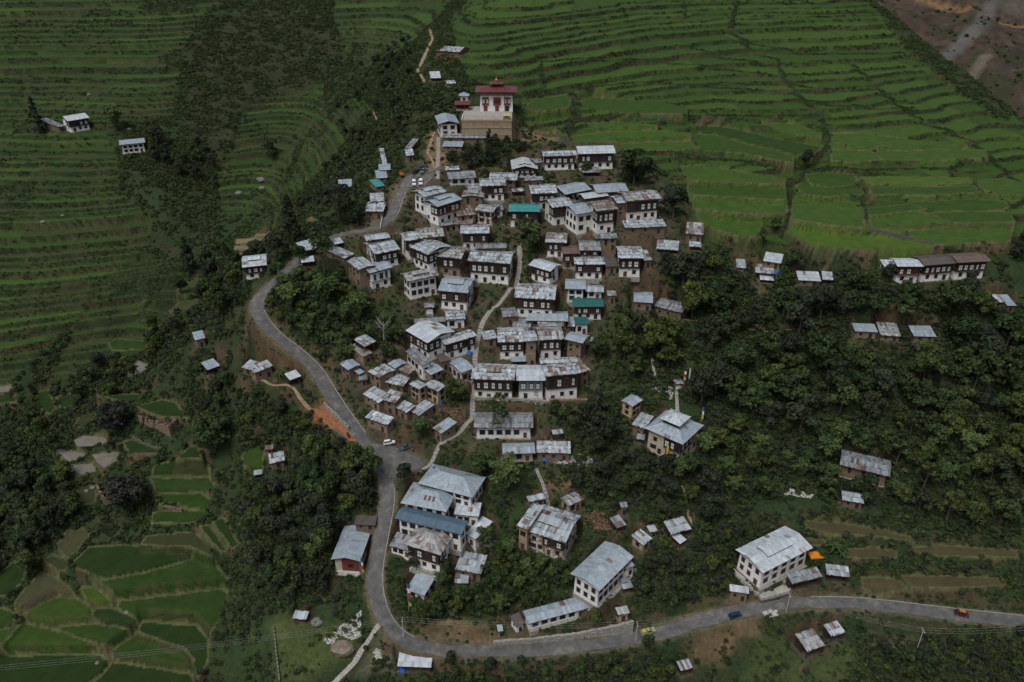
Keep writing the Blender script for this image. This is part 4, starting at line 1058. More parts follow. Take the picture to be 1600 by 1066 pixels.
# temple platform ground
def at(u, v, G=None): return cast(u, v, G)
TB = castr('1', (1130, 680))
kk = (px('1', (0, 556))[1] - CV) / FPX
ZPL = HC - TB[1] * (kk * CP + SP) / (CP - kk * SP)
TFL, TFR = on_plane(*px('1', (962, 556)), ZPL)[:2], on_plane(*px('1', (1278, 556)), ZPL)[:2]
TAX = (TFR - TFL) / np.linalg.norm(TFR - TFL); TAY = np.array([-TAX[1], TAX[0]]); TW = float(np.linalg.norm(TFR - TFL))
pf = np.array([TFL + TAY * 0.9 - TAX * 1, TFR + TAY * 0.9, TFR + TAY * 40, TFL + TAY * 40 - TAX * 1])
sl = box_of(pf, 4)
dd, _, _ = seg_dist(pf, GX[sl], GY[sl]); ii = in_poly(pf, GX[sl], GY[sl])
sd = np.where(ii, -dd, dd)
tt = 1 - sstep(0.0, 3.0, sd)
behind = ((GX[sl] - TFL[0]) * TAY[0] + (GY[sl] - TFL[1]) * TAY[1]) > 0.5
tt = np.where(behind, tt, 0)
Z[sl] = Z[sl] * (1 - tt) + (ZPL - 0.25) * tt
FID[sl] = np.where(sd < 1, 0, FID[sl])
PAD[sl] = np.minimum(PAD[sl], np.where(behind, sd, 99))

# road bed
def resample(P, step):
    P = np.array(P, float); seg = np.r_[0, np.cumsum(np.linalg.norm(np.diff(P[:, :2], axis=0), axis=1))]
    n = max(2, int(seg[-1] / step)); t = np.linspace(0, seg[-1], n)
    return np.stack([np.interp(t, seg, P[:, k]) for k in range(P.shape[1])], 1)
def smooth(P, it=6):
    P = P.copy()
    for _ in range(it):
        P[1:-1] = 0.25 * P[:-2] + 0.5 * P[1:-1] + 0.25 * P[2:]
    return P
RW = smooth(resample([cast(*p) for p in ROAD], 1.5), 10)
RW[:, 2] = smooth(RW[:, 2:3], 60)[:, 0]
ROADD = np.full(Z.shape, 99.0)
for a in range(0, len(RW) - 1, 20):
    seg = RW[a:a + 22]
    sl = box_of(seg, 9)
    dd, si, tp = seg_dist(seg, GX[sl], GY[sl], False)
    zr = seg[si, 2] * (1 - tp) + seg[np.minimum(si + 1, len(seg) - 1), 2] * tp
    upd = dd < ROADD[sl]
    t = 1 - sstep(2.9, 6.2, dd)
    t = np.where(upd, t, 0)
    Z[sl] = Z[sl] * (1 - t) + (zr - 0.12) * t
    ROADD[sl] = np.minimum(ROADD[sl], dd)
def flat_poly(P, dz=-0.12, fade=4.0):
    pw = np.array([cast(*p) for p in P])
    zf = float(np.mean([RW[np.argmin(np.hypot(*(RW[:, :2] - p[:2]).T)), 2] for p in pw]))
    sl = box_of(pw, fade + 1)
    dd, _, _ = seg_dist(pw, GX[sl], GY[sl]); ii = in_poly(pw[:, :2], GX[sl], GY[sl])
    sd = np.where(ii, -dd, dd)
    cc_ = pw[:, :2].mean(0); ni = np.nonzero(np.hypot(*(RW[:, :2] - cc_).T) < 60)[0]
    nr = RW[ni[np.argmin(((GX[sl][..., None] - RW[ni, 0]) ** 2 + (GY[sl][..., None] - RW[ni, 1]) ** 2), -1)], 2]
    t = 1 - sstep(0.8, fade, sd)
    t = np.where(ROADD[sl] < 2.4, 0, t)
    rzv = np.array([RW[np.argmin(np.hypot(*(RW[:, :2] - p[:2]).T)), 2] for p in pw])
    pl, *_ = np.linalg.lstsq(np.c_[pw[:, :2], np.ones(len(pw))], rzv, rcond=None)
    pw[:, 2] = np.c_[pw[:, :2], np.ones(len(pw))] @ pl
    zz = GX[sl] * pl[0] + GY[sl] * pl[1] + pl[2] - 0.2
    Z[sl] = Z[sl] * (1 - t) + zz * t
    ROADD[sl] = np.minimum(ROADD[sl], np.maximum(0, sd + 2.2))
    return pw
LOTW = flat_poly(LOT); LOT2W = flat_poly(LOT2)
wq = np.where(accw > 1e-6, wmax * sstep(2.6, 3.6, ROADD), 0)
Z = Z * (1 - wq) + wq * accz / np.maximum(accw, 1e-6)
verge = (1 - sstep(2.6, 4.4, ROADD + 1.4 * (fnoise(GX / 4, GY / 4, 19, 3) - 0.5)))[..., None]
CMAP = CMAP * (1 - verge) + np.array([0.125, 0.108, 0.072]) * (0.7 + 0.6 * fnoise(GX / 3, GY / 3, 20, 3))[..., None] * verge
FID = np.where(ROADD < 3.5, 0, FID)
# paths cut slightly into the ground
PATHW = []
PATHD = np.full(Z.shape, 99.0)
for nm, mt, wd, P, slabs in PATHS:
    pw = smooth(resample([cast(*p) for p in P], 0.8), 4)
    pw[:, 2] = sample(Z, pw[:, 0], pw[:, 1])
    pw[:, 2] = smooth(pw[:, 2:3], 5)[:, 0]
    sl = box_of(pw, 3)
    dd, si, tp = seg_dist(pw, GX[sl], GY[sl], False)
    t = 1 - sstep(wd / 2 + 0.1, wd / 2 + 1.3, dd)
    zr = pw[si, 2] * (1 - tp) + pw[np.minimum(si + 1, len(pw) - 1), 2] * tp
    Z[sl] = Z[sl] * (1 - t) + (zr - 0.05) * t
    PATHD[sl] = np.minimum(PATHD[sl], dd - wd / 2)
    PATHW.append((nm, mt, wd, pw, slabs))
FID = np.where(PATHD < 0.4, 0, FID)
# steep cut banks show bare earth
gr2 = np.hypot(np.gradient(Z, axis=0) / dGY, np.gradient(Z, axis=1) / ((gs[1] - gs[0]) * (GY + OFF)))
steep = sstep(1.0, 1.9, gr2) * np.where(ZONE > 0, 0.25, 0.75) * (fnoise(GX / 6, GY / 6, 24, 3) > 0.42)
CMAP = CMAP * (1 - steep[..., None]) + (np.array([0.115, 0.078, 0.05]) * (0.7 + 0.6 * fnoise(GX / 2, GY / 2, 25, 3))[..., None]) * steep[..., None]

# ------------------------------------------------------------------ terrain meshes, each rice field a piece of its own
def grid_mesh(name, quads_ij, mat):
    i, j = quads_ij
    q = np.stack([i * NS + j, i * NS + j + 1, (i + 1) * NS + j + 1, (i + 1) * NS + j], 1)
    u, inv = np.unique(q, return_inverse=True)
    inv = inv.reshape(q.shape)
    co = np.stack([GX.ravel()[u], GY.ravel()[u], Z.ravel()[u]], 1)
    me = bpy.data.meshes.new(name)
    me.vertices.add(len(u)); me.vertices.foreach_set('co', co.astype(np.float32).ravel())
    me.loops.add(len(q) * 4); me.loops.foreach_set('vertex_index', inv.astype(np.int32).ravel())
    me.polygons.add(len(q)); me.polygons.foreach_set('loop_start', np.arange(0, len(q) * 4, 4, dtype=np.int32))
    me.polygons.foreach_set('use_smooth', np.ones(len(q), bool))
    me.update(calc_edges=True)
    a = me.attributes.new('col', 'FLOAT_COLOR', 'POINT')
    cc = np.concatenate([CMAP.reshape(-1, 3)[u], np.ones((len(u), 1))], 1)
    a.data.foreach_set('color', cc.astype(np.float32).ravel())
    me.materials.append(MATS[mat])
    return me

qf = FID[:-1, :-1].copy()
for a in (FID[1:, :-1], FID[:-1, 1:], FID[1:, 1:]):
    qf = np.where(a == qf, qf, 0)
II, JJ = np.meshgrid(np.arange(NR - 1), np.arange(NS - 1), indexing='ij')
uid, cnt = np.unique(qf[qf > 0], return_counts=True)
# the fields that show largest, judged by size over squared distance
vis = []
order = np.argsort(qf.ravel(), kind='stable'); sq = qf.ravel()[order]
starts = np.searchsorted(sq, uid); ends = np.searchsorted(sq, uid, side='right')
for k, idv in enumerate(uid):
    o = order[starts[k]:ends[k]]
    i, j = o // (NS - 1), o % (NS - 1)
    Dm = np.hypot(GX[i, j], GY[i, j]).mean()
    u, v, _ = proj(GX[i, j].mean(), GY[i, j].mean(), Z[i, j].mean())
    inside = -40 < u < 1640 and -25 < v < 1090
    vis.append((CELL[i, j].sum() / Dm ** 2 * (1 if inside else 0), k))
vis.sort(reverse=True)
keep = [k for s, k in vis[:300] if s > 1e-4]
keepset = set(uid[keep])
terrain_q = ~np.isin(qf, list(keepset))
terrain = link('terrain', grid_mesh('terrain', (II[terrain_q], JJ[terrain_q]), 'ground_cover'))
tag(terrain, 'green hillside of scrub, banks and trodden earth under the whole village', kind='structure')
for k in keep:
    o = order[starts[k]:ends[k]]
    f = link('rice_field', grid_mesh('rice_field', (o // (NS - 1), o % (NS - 1)), 'young_rice'), terrain)

# far hillside across the next valley
fx = np.linspace(230, 1500, 220); fy = np.linspace(620, 1700, 200)
FX, FY = np.meshgrid(fx, fy)
FZ = HC - 200 + 0.30 * (FY - 690) + 24 * (fnoise(FX / 120, FY / 120, 7, 5) - 0.5) + 7 * (fnoise(FX / 25, FY / 25, 8, 3) - 0.5)
FZ -= 14 * np.abs(np.sin(FX / 30 + 3 * fnoise(FX / 70, FY / 70, 2))) ** 0.7
q = np.arange(220 * 200).reshape(200, 220)
faces = np.stack([q[:-1, :-1], q[:-1, 1:], q[1:, 1:], q[1:, :-1]], -1).reshape(-1, 4)
me = bpy.data.meshes.new('far_hill'); me.from_pydata(np.stack([FX, FY, FZ], -1).reshape(-1, 3).tolist(), [], faces.tolist())
me.polygons.foreach_set('use_smooth', [True] * len(faces))
n1 = fnoise(FX / 30, FY / 30, 55, 4)[..., None]
fc = np.array([0.07, 0.052, 0.042]) * (0.3 + 1.4 * fnoise(FX / 9, FY / 9, 58, 4)[..., None])
veg = sstep(0.52, 0.6, fnoise(FX / 14, FY / 14, 56, 4))[..., None]
fc = fc * (1 - 0.8 * veg) + np.array([0.04, 0.048, 0.026]) * 0.8 * veg
def hill_at(u, v):
    t = np.arange(500, 1700, 2.0); k = (v - CV) / FPX
    X, Y, ZZ = (u - CU) / FPX * t, t * (CP - k * SP), HC - t * (SP + k * CP)
    ix = np.clip(((X - 230) / (1270 / 219)).astype(int), 0, 219); iy = np.clip(((Y - 620) / (1080 / 199)).astype(int), 0, 199)
    b = np.nonzero((ZZ < FZ[iy, ix]) & (Y > 620) & (X > 230))[0]
    return (X[b[0]], Y[b[0]]) if len(b) else None
def far_streak(P, wd, colr, a):
    global fc
    w = [hill_at(*p) for p in P]; w = [p for p in w if p]
    if len(w) < 2: return
    dd, _, _ = seg_dist(np.array(w), FX, FY, False)
    t = (a * (1 - sstep(wd * 0.6, wd * 1.3, dd + wd * 0.8 * (fnoise(FX / 12, FY / 12, 57, 3) - 0.5))))[..., None]
    fc = fc * (1 - t) + np.array(colr) * (0.8 + 0.4 * n1) * t
far_streak([(1548, 5), (1535, 35), (1508, 65), (1480, 92), (1466, 108)], 8, (0.12, 0.118, 0.115), 0.85)
far_streak([(1530, -10), (1590, 5), (1600, 20)], 16, (0.105, 0.095, 0.088), 0.6)
far_streak([(1540, 90), (1520, 120), (1505, 128)], 6, (0.2, 0.17, 0.14), 0.7)
far_streak([(1420, -5), (1450, 5), (1500, 22), (1550, 26), (1620, 45)], 4, (0.24, 0.14, 0.08), 0.9)
a = me.attributes.new('col', 'FLOAT_COLOR', 'POINT')
a.data.foreach_set('color', np.concatenate([fc.reshape(-1, 3), np.ones((fc.shape[0] * fc.shape[1], 1))], 1).astype(np.float32).ravel())
me.materials.append(MATS['ground_cover'])
tag(link('far_hill', me), 'reddish eroded hillside with grey scree beyond the rice terraces', kind='structure')

# ponds
for pw, zf in PONDS:
    c = pw.mean(0)
    ring = resample([(p[0], p[1]) for p in list(pw) + [pw[0]]], 1.5)[:-1]
    ring = c + (ring - c) * 1.02
    m = MB()
    for k in range(len(ring)):
        a_, b_ = ring[k], ring[(k + 1) % len(ring)]
        m.face([(c[0], c[1], zf), (a_[0], a_[1], zf), (b_[0], b_[1], zf)], 'muddy_water')
    tag(m.build('water'), 'flooded paddy of still brown water between low grassy banks', kind='structure')

# ------------------------------------------------------------------ road, parking places, kerbs and paths
def normals2(P):
    t = np.gradient(P[:, :2], axis=0); t /= np.linalg.norm(t, axis=1)[:, None]
    return np.stack([-t[:, 1], t[:, 0]], 1)
def ribbon(name, P, hw, mat, dz=0.0, ragged=0.25, cross=4):
    n = normals2(P); m = MB(); rows = []
    for i, p in enumerate(P):
        e0 = hw + ragged * (float(vnoise(np.array([i * 0.31]), np.array([1.0]), 3)[0]) - 0.5); e1 = hw + ragged * (float(vnoise(np.array([i * 0.27]), np.array([9.0]), 4)[0]) - 0.5)
        rows.append([(p[0] + n[i, 0] * w, p[1] + n[i, 1] * w, p[2] + dz + 0.05 * (1 - (w / hw) ** 2)) for w in np.linspace(e0, -e1, cross + 1)])
    b = 0
    for r in rows: m.v += r
    k = cross + 1
    for i in range(len(P) - 1):
        for j in range(cross):
            m.f.append((i * k + j, i * k + j + 1, (i + 1) * k + j + 1, (i + 1) * k + j)); m.m.append(m.mi(mat)); m.c.append((1, 1, 1))
    return m.build(name, None, True)
rd = tag(ribbon('road', RW, 2.3, 'asphalt', 0.03, 0.95), 'narrow grey asphalt road winding down through the village', kind='structure')
for nm, pw in (('parking_area', LOTW), ('parking_area', LOT2W)):
    # follows the level of the road beside it
    ring = resample(list(pw) + [pw[0]], 1.2)[:-1]
    c = ring.mean(0); m = MB()
    pl, *_ = np.linalg.lstsq(np.c_[pw[:, :2], np.ones(len(pw))], pw[:, 2], rcond=None)
    def rz(p): return float(p[0] * pl[0] + p[1] * pl[1] + pl[2]) + 0.03
    ringp = [(p[0], p[1], rz(p)) for p in ring]
    layers = [[(c[0] + (p[0] - c[0]) * f, c[1] + (p[1] - c[1]) * f, rz(c[:2] + (np.array(p[:2]) - c[:2]) * f)) for p in ringp] for f in (1, 0.75, 0.5, 0.25)]
    for A_, B_ in zip(layers, layers[1:]):
        for k in range(len(ring)):
            k2 = (k + 1) % len(ring); m.face([A_[k], A_[k2], B_[k2], B_[k]], 'asphalt')
    for k in range(len(ring)):
        m.face([layers[-1][k], layers[-1][(k + 1) % len(ring)], (c[0], c[1], rz(c))], 'asphalt')
    tag(m.build(nm), 'grey parking place widening from the road', kind='structure')
# concrete kerb / gutter line on the uphill side
def kerb(i0, i1, side, mat='stone', h=0.14, w=0.28, off=2.5, step=2):
    n = normals2(RW); m = MB(); P = []
    for i in range(i0, i1, step):
        P.append((RW[i, 0] + n[i, 0] * off * side, RW[i, 1] + n[i, 1] * off * side, RW[i, 2], n[i]))
    for a_, b_ in zip(P, P[1:]):
        o = [(-w / 2, -0.3), (w / 2, -0.3), (w / 2, h), (-w / 2, h)]
        qa = [(a_[0] + a_[3][0] * x, a_[1] + a_[3][1] * x, a_[2] + z) for x, z in o]; qb = [(b_[0] + b_[3][0] * x, b_[1] + b_[3][1] * x, b_[2] + z) for x, z in o]
        for k in range(4): m.face([qa[k], qa[(k + 1) % 4], qb[(k + 1) % 4], qb[k]], mat)
    tag(m.build('kerb'), 'low concrete kerb along the uphill edge of the road', kind='structure')
NRW = len(RW)
def near_i(u, v):
    p = cast(u, v); return int(np.argmin(np.hypot(*(RW[:, :2] - p[:2]).T)))
kerb(near_i(400, 490), near_i(565, 685), 1)
kerb(near_i(606, 760), near_i(650, 1014), 1)
kerb(near_i(1270, 941), NRW - 1, 1)
kerb(near_i(624, 300), near_i(604, 352), 1)

for nm, mt, wd, pw, slabs in PATHW:
    if not slabs:
        tag(ribbon(nm, pw, wd / 2, mt, 0.06, 0.7, 3), 'trodden earth footpath', kind='structure')
        continue
    rb = ribbon(nm, pw, wd / 2 + 0.05, mt, 0.02, 0.3, 2); tag(rb, 'stepped path of flat stone slabs', kind='structure')
    n = normals2(pw); m = MB(); L = 0.0
    t = np.stack([n[:, 1], -n[:, 0]], 1)
    for i in range(len(pw)):
        for k in range(2 if wd > 1.3 else 1):
            off = ((k - 0.5) * wd / 2) if wd > 1.3 else 0
            off += random.uniform(-0.1, 0.1)
            hx = 0.36 + random.uniform(-0.05, 0.03); hy = (wd / 4 if wd > 1.3 else wd / 2) * random.uniform(0.8, 1.0)
            c = pw[i, :2] + n[i] * off
            z = pw[i, 2] + random.uniform(0.03, 0.1)
            m.obox(c, t[i], n[i], hx, hy, z - 0.25, z, mt)
    m.build('slabs', rb)['kind'] = 'stuff'
# ------------------------------------------------------------------ building parts
def unit_window(kind):
    m = MB()
    fr = {'w': 'dark_timber', 'd': 'dark_timber', 'b': 'brown_timber', 'r': 'red_timber', 'g': 'green_timber', 'u': 'blue_timber'}[kind]
    pane = {'w': 'white_pane', 'd': 'dark_pane', 'b': 'dark_pane', 'r': 'dark_pane', 'g': 'dark_pane', 'u': 'white_pane'}[kind]
    # one metre by one metre, foot at z 0, facing -y, 0.1 deep
    m.box(-0.5, 0.5, -0.02, 0.05, 0, 1, pane)
    for a, b in ((-0.56, -0.47), (0.47, 0.56), (-0.035, 0.035)): m.box(a, b, -0.1, 0.05, -0.04, 1.06, fr)
    for a, b in ((-0.06, 0.03), (0.5, 0.56), (0.97, 1.08)): m.box(-0.6, 0.6, -0.09, 0.04, a, b, fr)
    m.box(-0.68, 0.68, -0.16, 0.03, 1.08, 1.17, fr)
    return m.mesh('window')
WIN = {k: unit_window(k) for k in 'wdbrgu'}
def unit_door(mat):
    m = MB()
    m.box(-0.5, 0.5, -0.03, 0.05, 0, 1, mat)
    for a, b in ((-0.6, -0.5), (0.5, 0.6)): m.box(a, b, -0.1, 0.05, 0, 1.0, 'dark_timber')
    m.box(-0.66, 0.66, -0.12, 0.05, 1.0, 1.06, 'dark_timber')
    m.box(-0.02, 0.02, -0.06, 0.0, 0.02, 0.98, 'dark_timber')
    return m.mesh('door')
DOOR = {k: unit_door(v) for k, v in dict(d='dark_timber', b='brown_timber', r='red_timber').items()}

def put(mesh, name, root, x, y, z, rz, sx, sz):
    o = link(name, mesh, root); o.location = (x, y, z); o.rotation_euler = (0, 0, rz); o.scale = (sx, 1.0, sz)
    return o

SHEET = {  # lightness range, tint, share of rusted sheets, material
    'w': ((0.32, 0.56), (0.89, 1.0, 1.08), 0.09, 'tin_sheet'), 'm': ((0.36, 0.6), (0.91, 1.0, 1.07), 0.2, 'tin_sheet'), 'mr': ((0.28, 0.48), (0.95, 0.99, 1.0), 0.36, 'tin_sheet'),
    'r': ((0.22, 0.34), (1.05, 0.95, 0.9), 0.7, 'tin_sheet'), 'b': ((0.33, 0.42), (0.83, 1.0, 1.14), 0.015, 'tin_sheet'), 'n': ((0.48, 0.62), (0.9, 1.0, 1.08), 0.03, 'tin_sheet'),
    'y': ((0.2, 0.36), (0.91, 1.0, 1.07), 0.12, 'tin_sheet'), 'mg': ((0.26, 0.42), (1.0, 1.0, 0.98), 0.2, 'tin_sheet'),
    't': ((0.9, 1.05), (0.05, 0.27, 0.27), 0.0, 'painted_sheet'), 'T': ((0.85, 1.05), (0.022, 0.13, 0.125), 0.02, 'painted_sheet'), 'k': ((0.85, 1.1), (0.1, 0.085, 0.078), 0.03, 'painted_sheet'),
    'o': ((0.85, 1.15), (0.145, 0.1, 0.085), 0.05, 'painted_sheet'), 'R': ((0.9, 1.1), (0.16, 0.04, 0.042), 0.0, 'painted_sheet'), 'B': ((0.88, 1.1), (0.085, 0.145, 0.2), 0.02, 'painted_sheet')}
STRIPED = {'n': 0.0, 'b': 0.0}

def patch(m, p00, p10, p11, p01, sheet, sw=0.85, sl=2.3):
    """one roof slope of overlapping tin sheets: p00-p10 eave, p01-p11 ridge"""
    p00, p10, p11, p01 = map(Vector, (p00, p10, p11, p01))
    (lo, hi), tint, rp, mat = SHEET[sheet]
    nrm = (p10 - p00).cross(p01 - p00)
    if nrm.length < 1e-6: nrm = (p10 - p00).cross(p11 - p00)
    nrm.normalize()
    if nrm.z < 0: nrm = -nrm
    wid = max((p10 - p00).length, (p11 - p01).length); slen = ((p01 - p00).length + (p11 - p10).length) / 2
    nx = max(2, round(wid / sw)); ny = max(1, round(slen / sl))
    worn = sheet in ('w', 'm', 'mr', 'r', 'y', 'mg')
    def P(a, b): return (p00 * (1 - a) + p10 * a) * (1 - b) + (p01 * (1 - a) + p11 * a) * b
    for j in range(ny):
        rowshade = random.uniform(0.86, 1.12) if worn else 1.0
        rust_run = 0
        for i in range(nx):
            a0, a1 = i / nx, (i + 1) / nx
            b0, b1 = j / ny, (j + 1) / ny
            b0 -= (0.05 if j else 0.0)
            if worn: b0 += random.uniform(-0.04, 0.04) / ny * (1 if j == 0 else 0.5)
            lift = 0.03 + random.uniform(0, 0.05 if worn else 0.012)
            tilt = random.uniform(0.02, 0.13 if worn else 0.03)
            g = random.uniform(lo, hi) * rowshade
            if worn and random.random() < 0.08: g *= random.choice((0.45, 0.6, 1.3))
            col = tuple(min(0.8, g * t) for t in tint)
            if rust_run > 0 or random.random() < rp * 0.5:
                rust_run = rust_run - 1 if rust_run > 0 else random.choice((0, 0, 1, 2))
                k = random.uniform(0.45, 0.95); rc = random.choice(((0.14, 0.072, 0.045), (0.105, 0.06, 0.042), (0.175, 0.092, 0.052)))
                col = tuple(c * (1 - k) + r * k for c, r in zip(col, rc))
            if sheet in ('n', 'b') and random.random() < 0.12: fq = random.choice((0.82, 1.2)); col = tuple(c * fq for c in col)
            low = nrm * (lift + tilt + 0.02); top = nrm * lift
            m.face([P(a0, b0) + low, P(a1, b0) + low, P(a1, b1) + top, P(a0, b1) + top], mat, col)
            # front lip of the sheet, so rows read as steps
            if random.random() < 0.8 or not worn: m.face([P(a0, b0) - nrm * 0.02, P(a1, b0) - nrm * 0.02, P(a1, b0) + low, P(a0, b0) + low], 'dark_timber')
    # underside
    m.face([p01 - nrm * 0.06, p11 - nrm * 0.06, p10 - nrm * 0.06, p00 - nrm * 0.06], 'dark_timber')
    return P, nrm, nx, ny

def stones_on(m, P, nrm, nx, ny, amount):
    for j in range(ny + 1):
        b = min(0.97, max(0.03, j / ny + 0.02))
        for i in range(int(nx * amount)):
            if random.random() < 0.55: continue
            a = (i + random.random()) / max(1, nx * amount)
            p = P(min(max(a, 0.02), 0.98), b) + nrm * 0.08
            r = random.uniform(0.12, 0.24)
            m.box(p.x - r * random.uniform(1, 2.6), p.x + r * random.uniform(1, 2.6), p.y - r * 0.8, p.y + r * 0.8, p.z, p.z + r * 1.1, 'stone_dark', taper=r * 0.3)

def fascia(m, pts, t=0.16, mat='dark_timber'):
    n = len(pts)
    for k in range(n):
        a, b = Vector(pts[k]), Vector(pts[(k + 1) % n])
        m.face([a - Vector((0, 0, t)), b - Vector((0, 0, t)), b + Vector((0, 0, 0.015)), a + Vector((0, 0, 0.015))], mat)

def make_roof(root, w, d, z, typ, sheet, pitch=0.24, name='roof', worn=True):
    """eaves rectangle w by d centred on the root at height z"""
    m = MB(); sm = MB(); x, y = w / 2, d / 2
    info = []
    if typ[0] == 'g':
        r = pitch * y
        info.append(patch(m, (-x, -y, z), (x, -y, z), (x, 0, z + r), (-x, 0, z + r), sheet))
        info.append(patch(m, (x, y, z), (-x, y, z), (-x, 0, z + r), (x, 0, z + r), sheet))
        fascia(m, [(-x, -y, z), (x, -y, z), (x, 0, z + r), (x, y, z), (-x, y, z), (-x, 0, z + r)])
        m.box(-x, x, -0.16, 0.16, z + r + 0.02, z + r + 0.1, SHEET[sheet][3], tuple(0.5 * (SHEET[sheet][0][0] + SHEET[sheet][0][1]) * t for t in SHEET[sheet][1]))
        top = z + r
    elif typ[0] == 'x':
        r = pitch * x
        info.append(patch(m, (-x, y, z), (-x, -y, z), (0, -y, z + r), (0, y, z + r), sheet))
        info.append(patch(m, (x, -y, z), (x, y, z), (0, y, z + r), (0, -y, z + r), sheet))
        fascia(m, [(-x, -y, z), (0, -y, z + r), (x, -y, z), (x, y, z), (0, y, z + r), (-x, y, z)])
        top = z + r
    elif typ[0] in 'hp':
        r = pitch * min(x, y) * 1.15
        ins = min(x, y) if typ[0] == 'h' else min(x, y)
        rx, ry = (x - ins, 0.0) if x >= y else (0.0, y - ins)
        A_, B_ = (-rx, -ry, z + r), (rx, ry, z + r)
        if x >= y:
            qs = [((-x, -y, z), (x, -y, z), B_, A_), ((x, y, z), (-x, y, z), A_, B_), ((x, -y, z), (x, y, z), B_, B_), ((-x, y, z), (-x, -y, z), A_, A_)]
        else:
            qs = [((-x, -y, z), (x, -y, z), A_, A_), ((x, y, z), (-x, y, z), B_, B_), ((x, -y, z), (x, y, z), B_, A_), ((-x, y, z), (-x, -y, z), A_, B_)]
        for qd in qs: info.append(patch(m, *qd, sheet))
        fascia(m, [(-x, -y, z), (x, -y, z), (x, y, z), (-x, y, z)])
        for cx, cy in ((-x, -y), (x, -y), (x, y), (-x, y)):
            e = A_ if (cx < 0 if x >= y else cy < 0) else B_
            m.tube([(cx, cy, z + 0.06), (e[0], e[1], e[2] + 0.08)], 0.09, SHEET[sheet][3], 5, tuple(min(0.7, 1.25 * 0.5 * (SHEET[sheet][0][0] + SHEET[sheet][0][1]) * t) for t in SHEET[sheet][1]))
        top = z + r
    else:  # shed, falling to the front
        r = pitch * 0.8 * d
        info.append(patch(m, (-x, -y, z), (x, -y, z), (x, y, z + r), (-x, y, z + r), sheet))
        fascia(m, [(-x, -y, z), (x, -y, z), (x, y, z + r), (-x, y, z + r)])
        top = z + r
    ro = m.build(name, root)
    if sheet in ('w', 'm', 'mr', 'r', 'y') and worn:
        for P, nrm, nx, ny in info: stones_on(sm, P, nrm, nx, ny, 1.0)
        if sm.f:
            so = sm.build('roof_weights', ro); so['kind'] = 'stuff'
    return ro, top

def wall_mesh(m, w, d, h, mat, z0=-2.2, typ='g', pitch=0.24, bat=0.12):
    x, y = w / 2, d / 2
    m.box(-x, x, -y, y, z0, h, mat, taper=bat)
    return m

def gable_fill(m, w, d, z, typ, pitch, mat):
    x, y = w / 2, d / 2
    if typ[0] == 'g':
        r = pitch * y - 0.1
        for s in (-1, 1):
            m.face([(s * x, -y, z), (s * x, y, z), (s * x, 0, z + r)], mat)
        m.face([(-x, -y, z), (x, -y, z), (x, 0, z + r), (-x, 0, z + r)], mat); m.face([(x, y, z), (-x, y, z), (-x, 0, z + r), (x, 0, z + r)], mat)
    elif typ[0] == 'x':
        r = pitch * x - 0.1
        for s in (-1, 1): m.face([(-x, s * y, z), (x, s * y, z), (0, s * y, z + r)], mat)
        m.face([(-x, -y, z), (-x, y, z), (0, y, z + r), (0, -y, z + r)], mat); m.face([(x, -y, z), (x, y, z), (0, y, z + r), (0, -y, z + r)], mat)
    elif typ[0] == 's':
        r = pitch * 0.8 * d - 0.1
        for s in (-1, 1): m.face([(s * x, -y, z), (s * x, y, z), (s * x, y, z + r)], mat)
        m.face([(-x, y, z), (x, y, z), (x, y, z + r), (-x, y, z + r)], mat)
        m.face([(-x, -y, z), (x, -y, z), (x, y, z + r), (-x, y, z + r)], mat)

def spread(n, w, margin):
    return [(-w / 2 + margin) + (w - 2 * margin) * (k + 0.5) / n for k in range(n)]

def windows_on(root, hw, hd, side, n, z, sx, sz, kind, margin=0.5, proud=0.02, name='window'):
    """side: f front, l left, r right"""
    L = 2 * hw if side == 'f' else 2 * hd
    for t in spread(n, L, margin):
        if side == 'f': put(WIN[kind], name, root, t, -hw * 0 - hd - proud, z, 0, sx, sz)
        elif side == 'l': put(WIN[kind], name, root, -hw - proud, t, z, -math.pi / 2, sx, sz)
        else: put(WIN[kind], name, root, hw + proud, t, z, math.pi / 2, sx, sz)

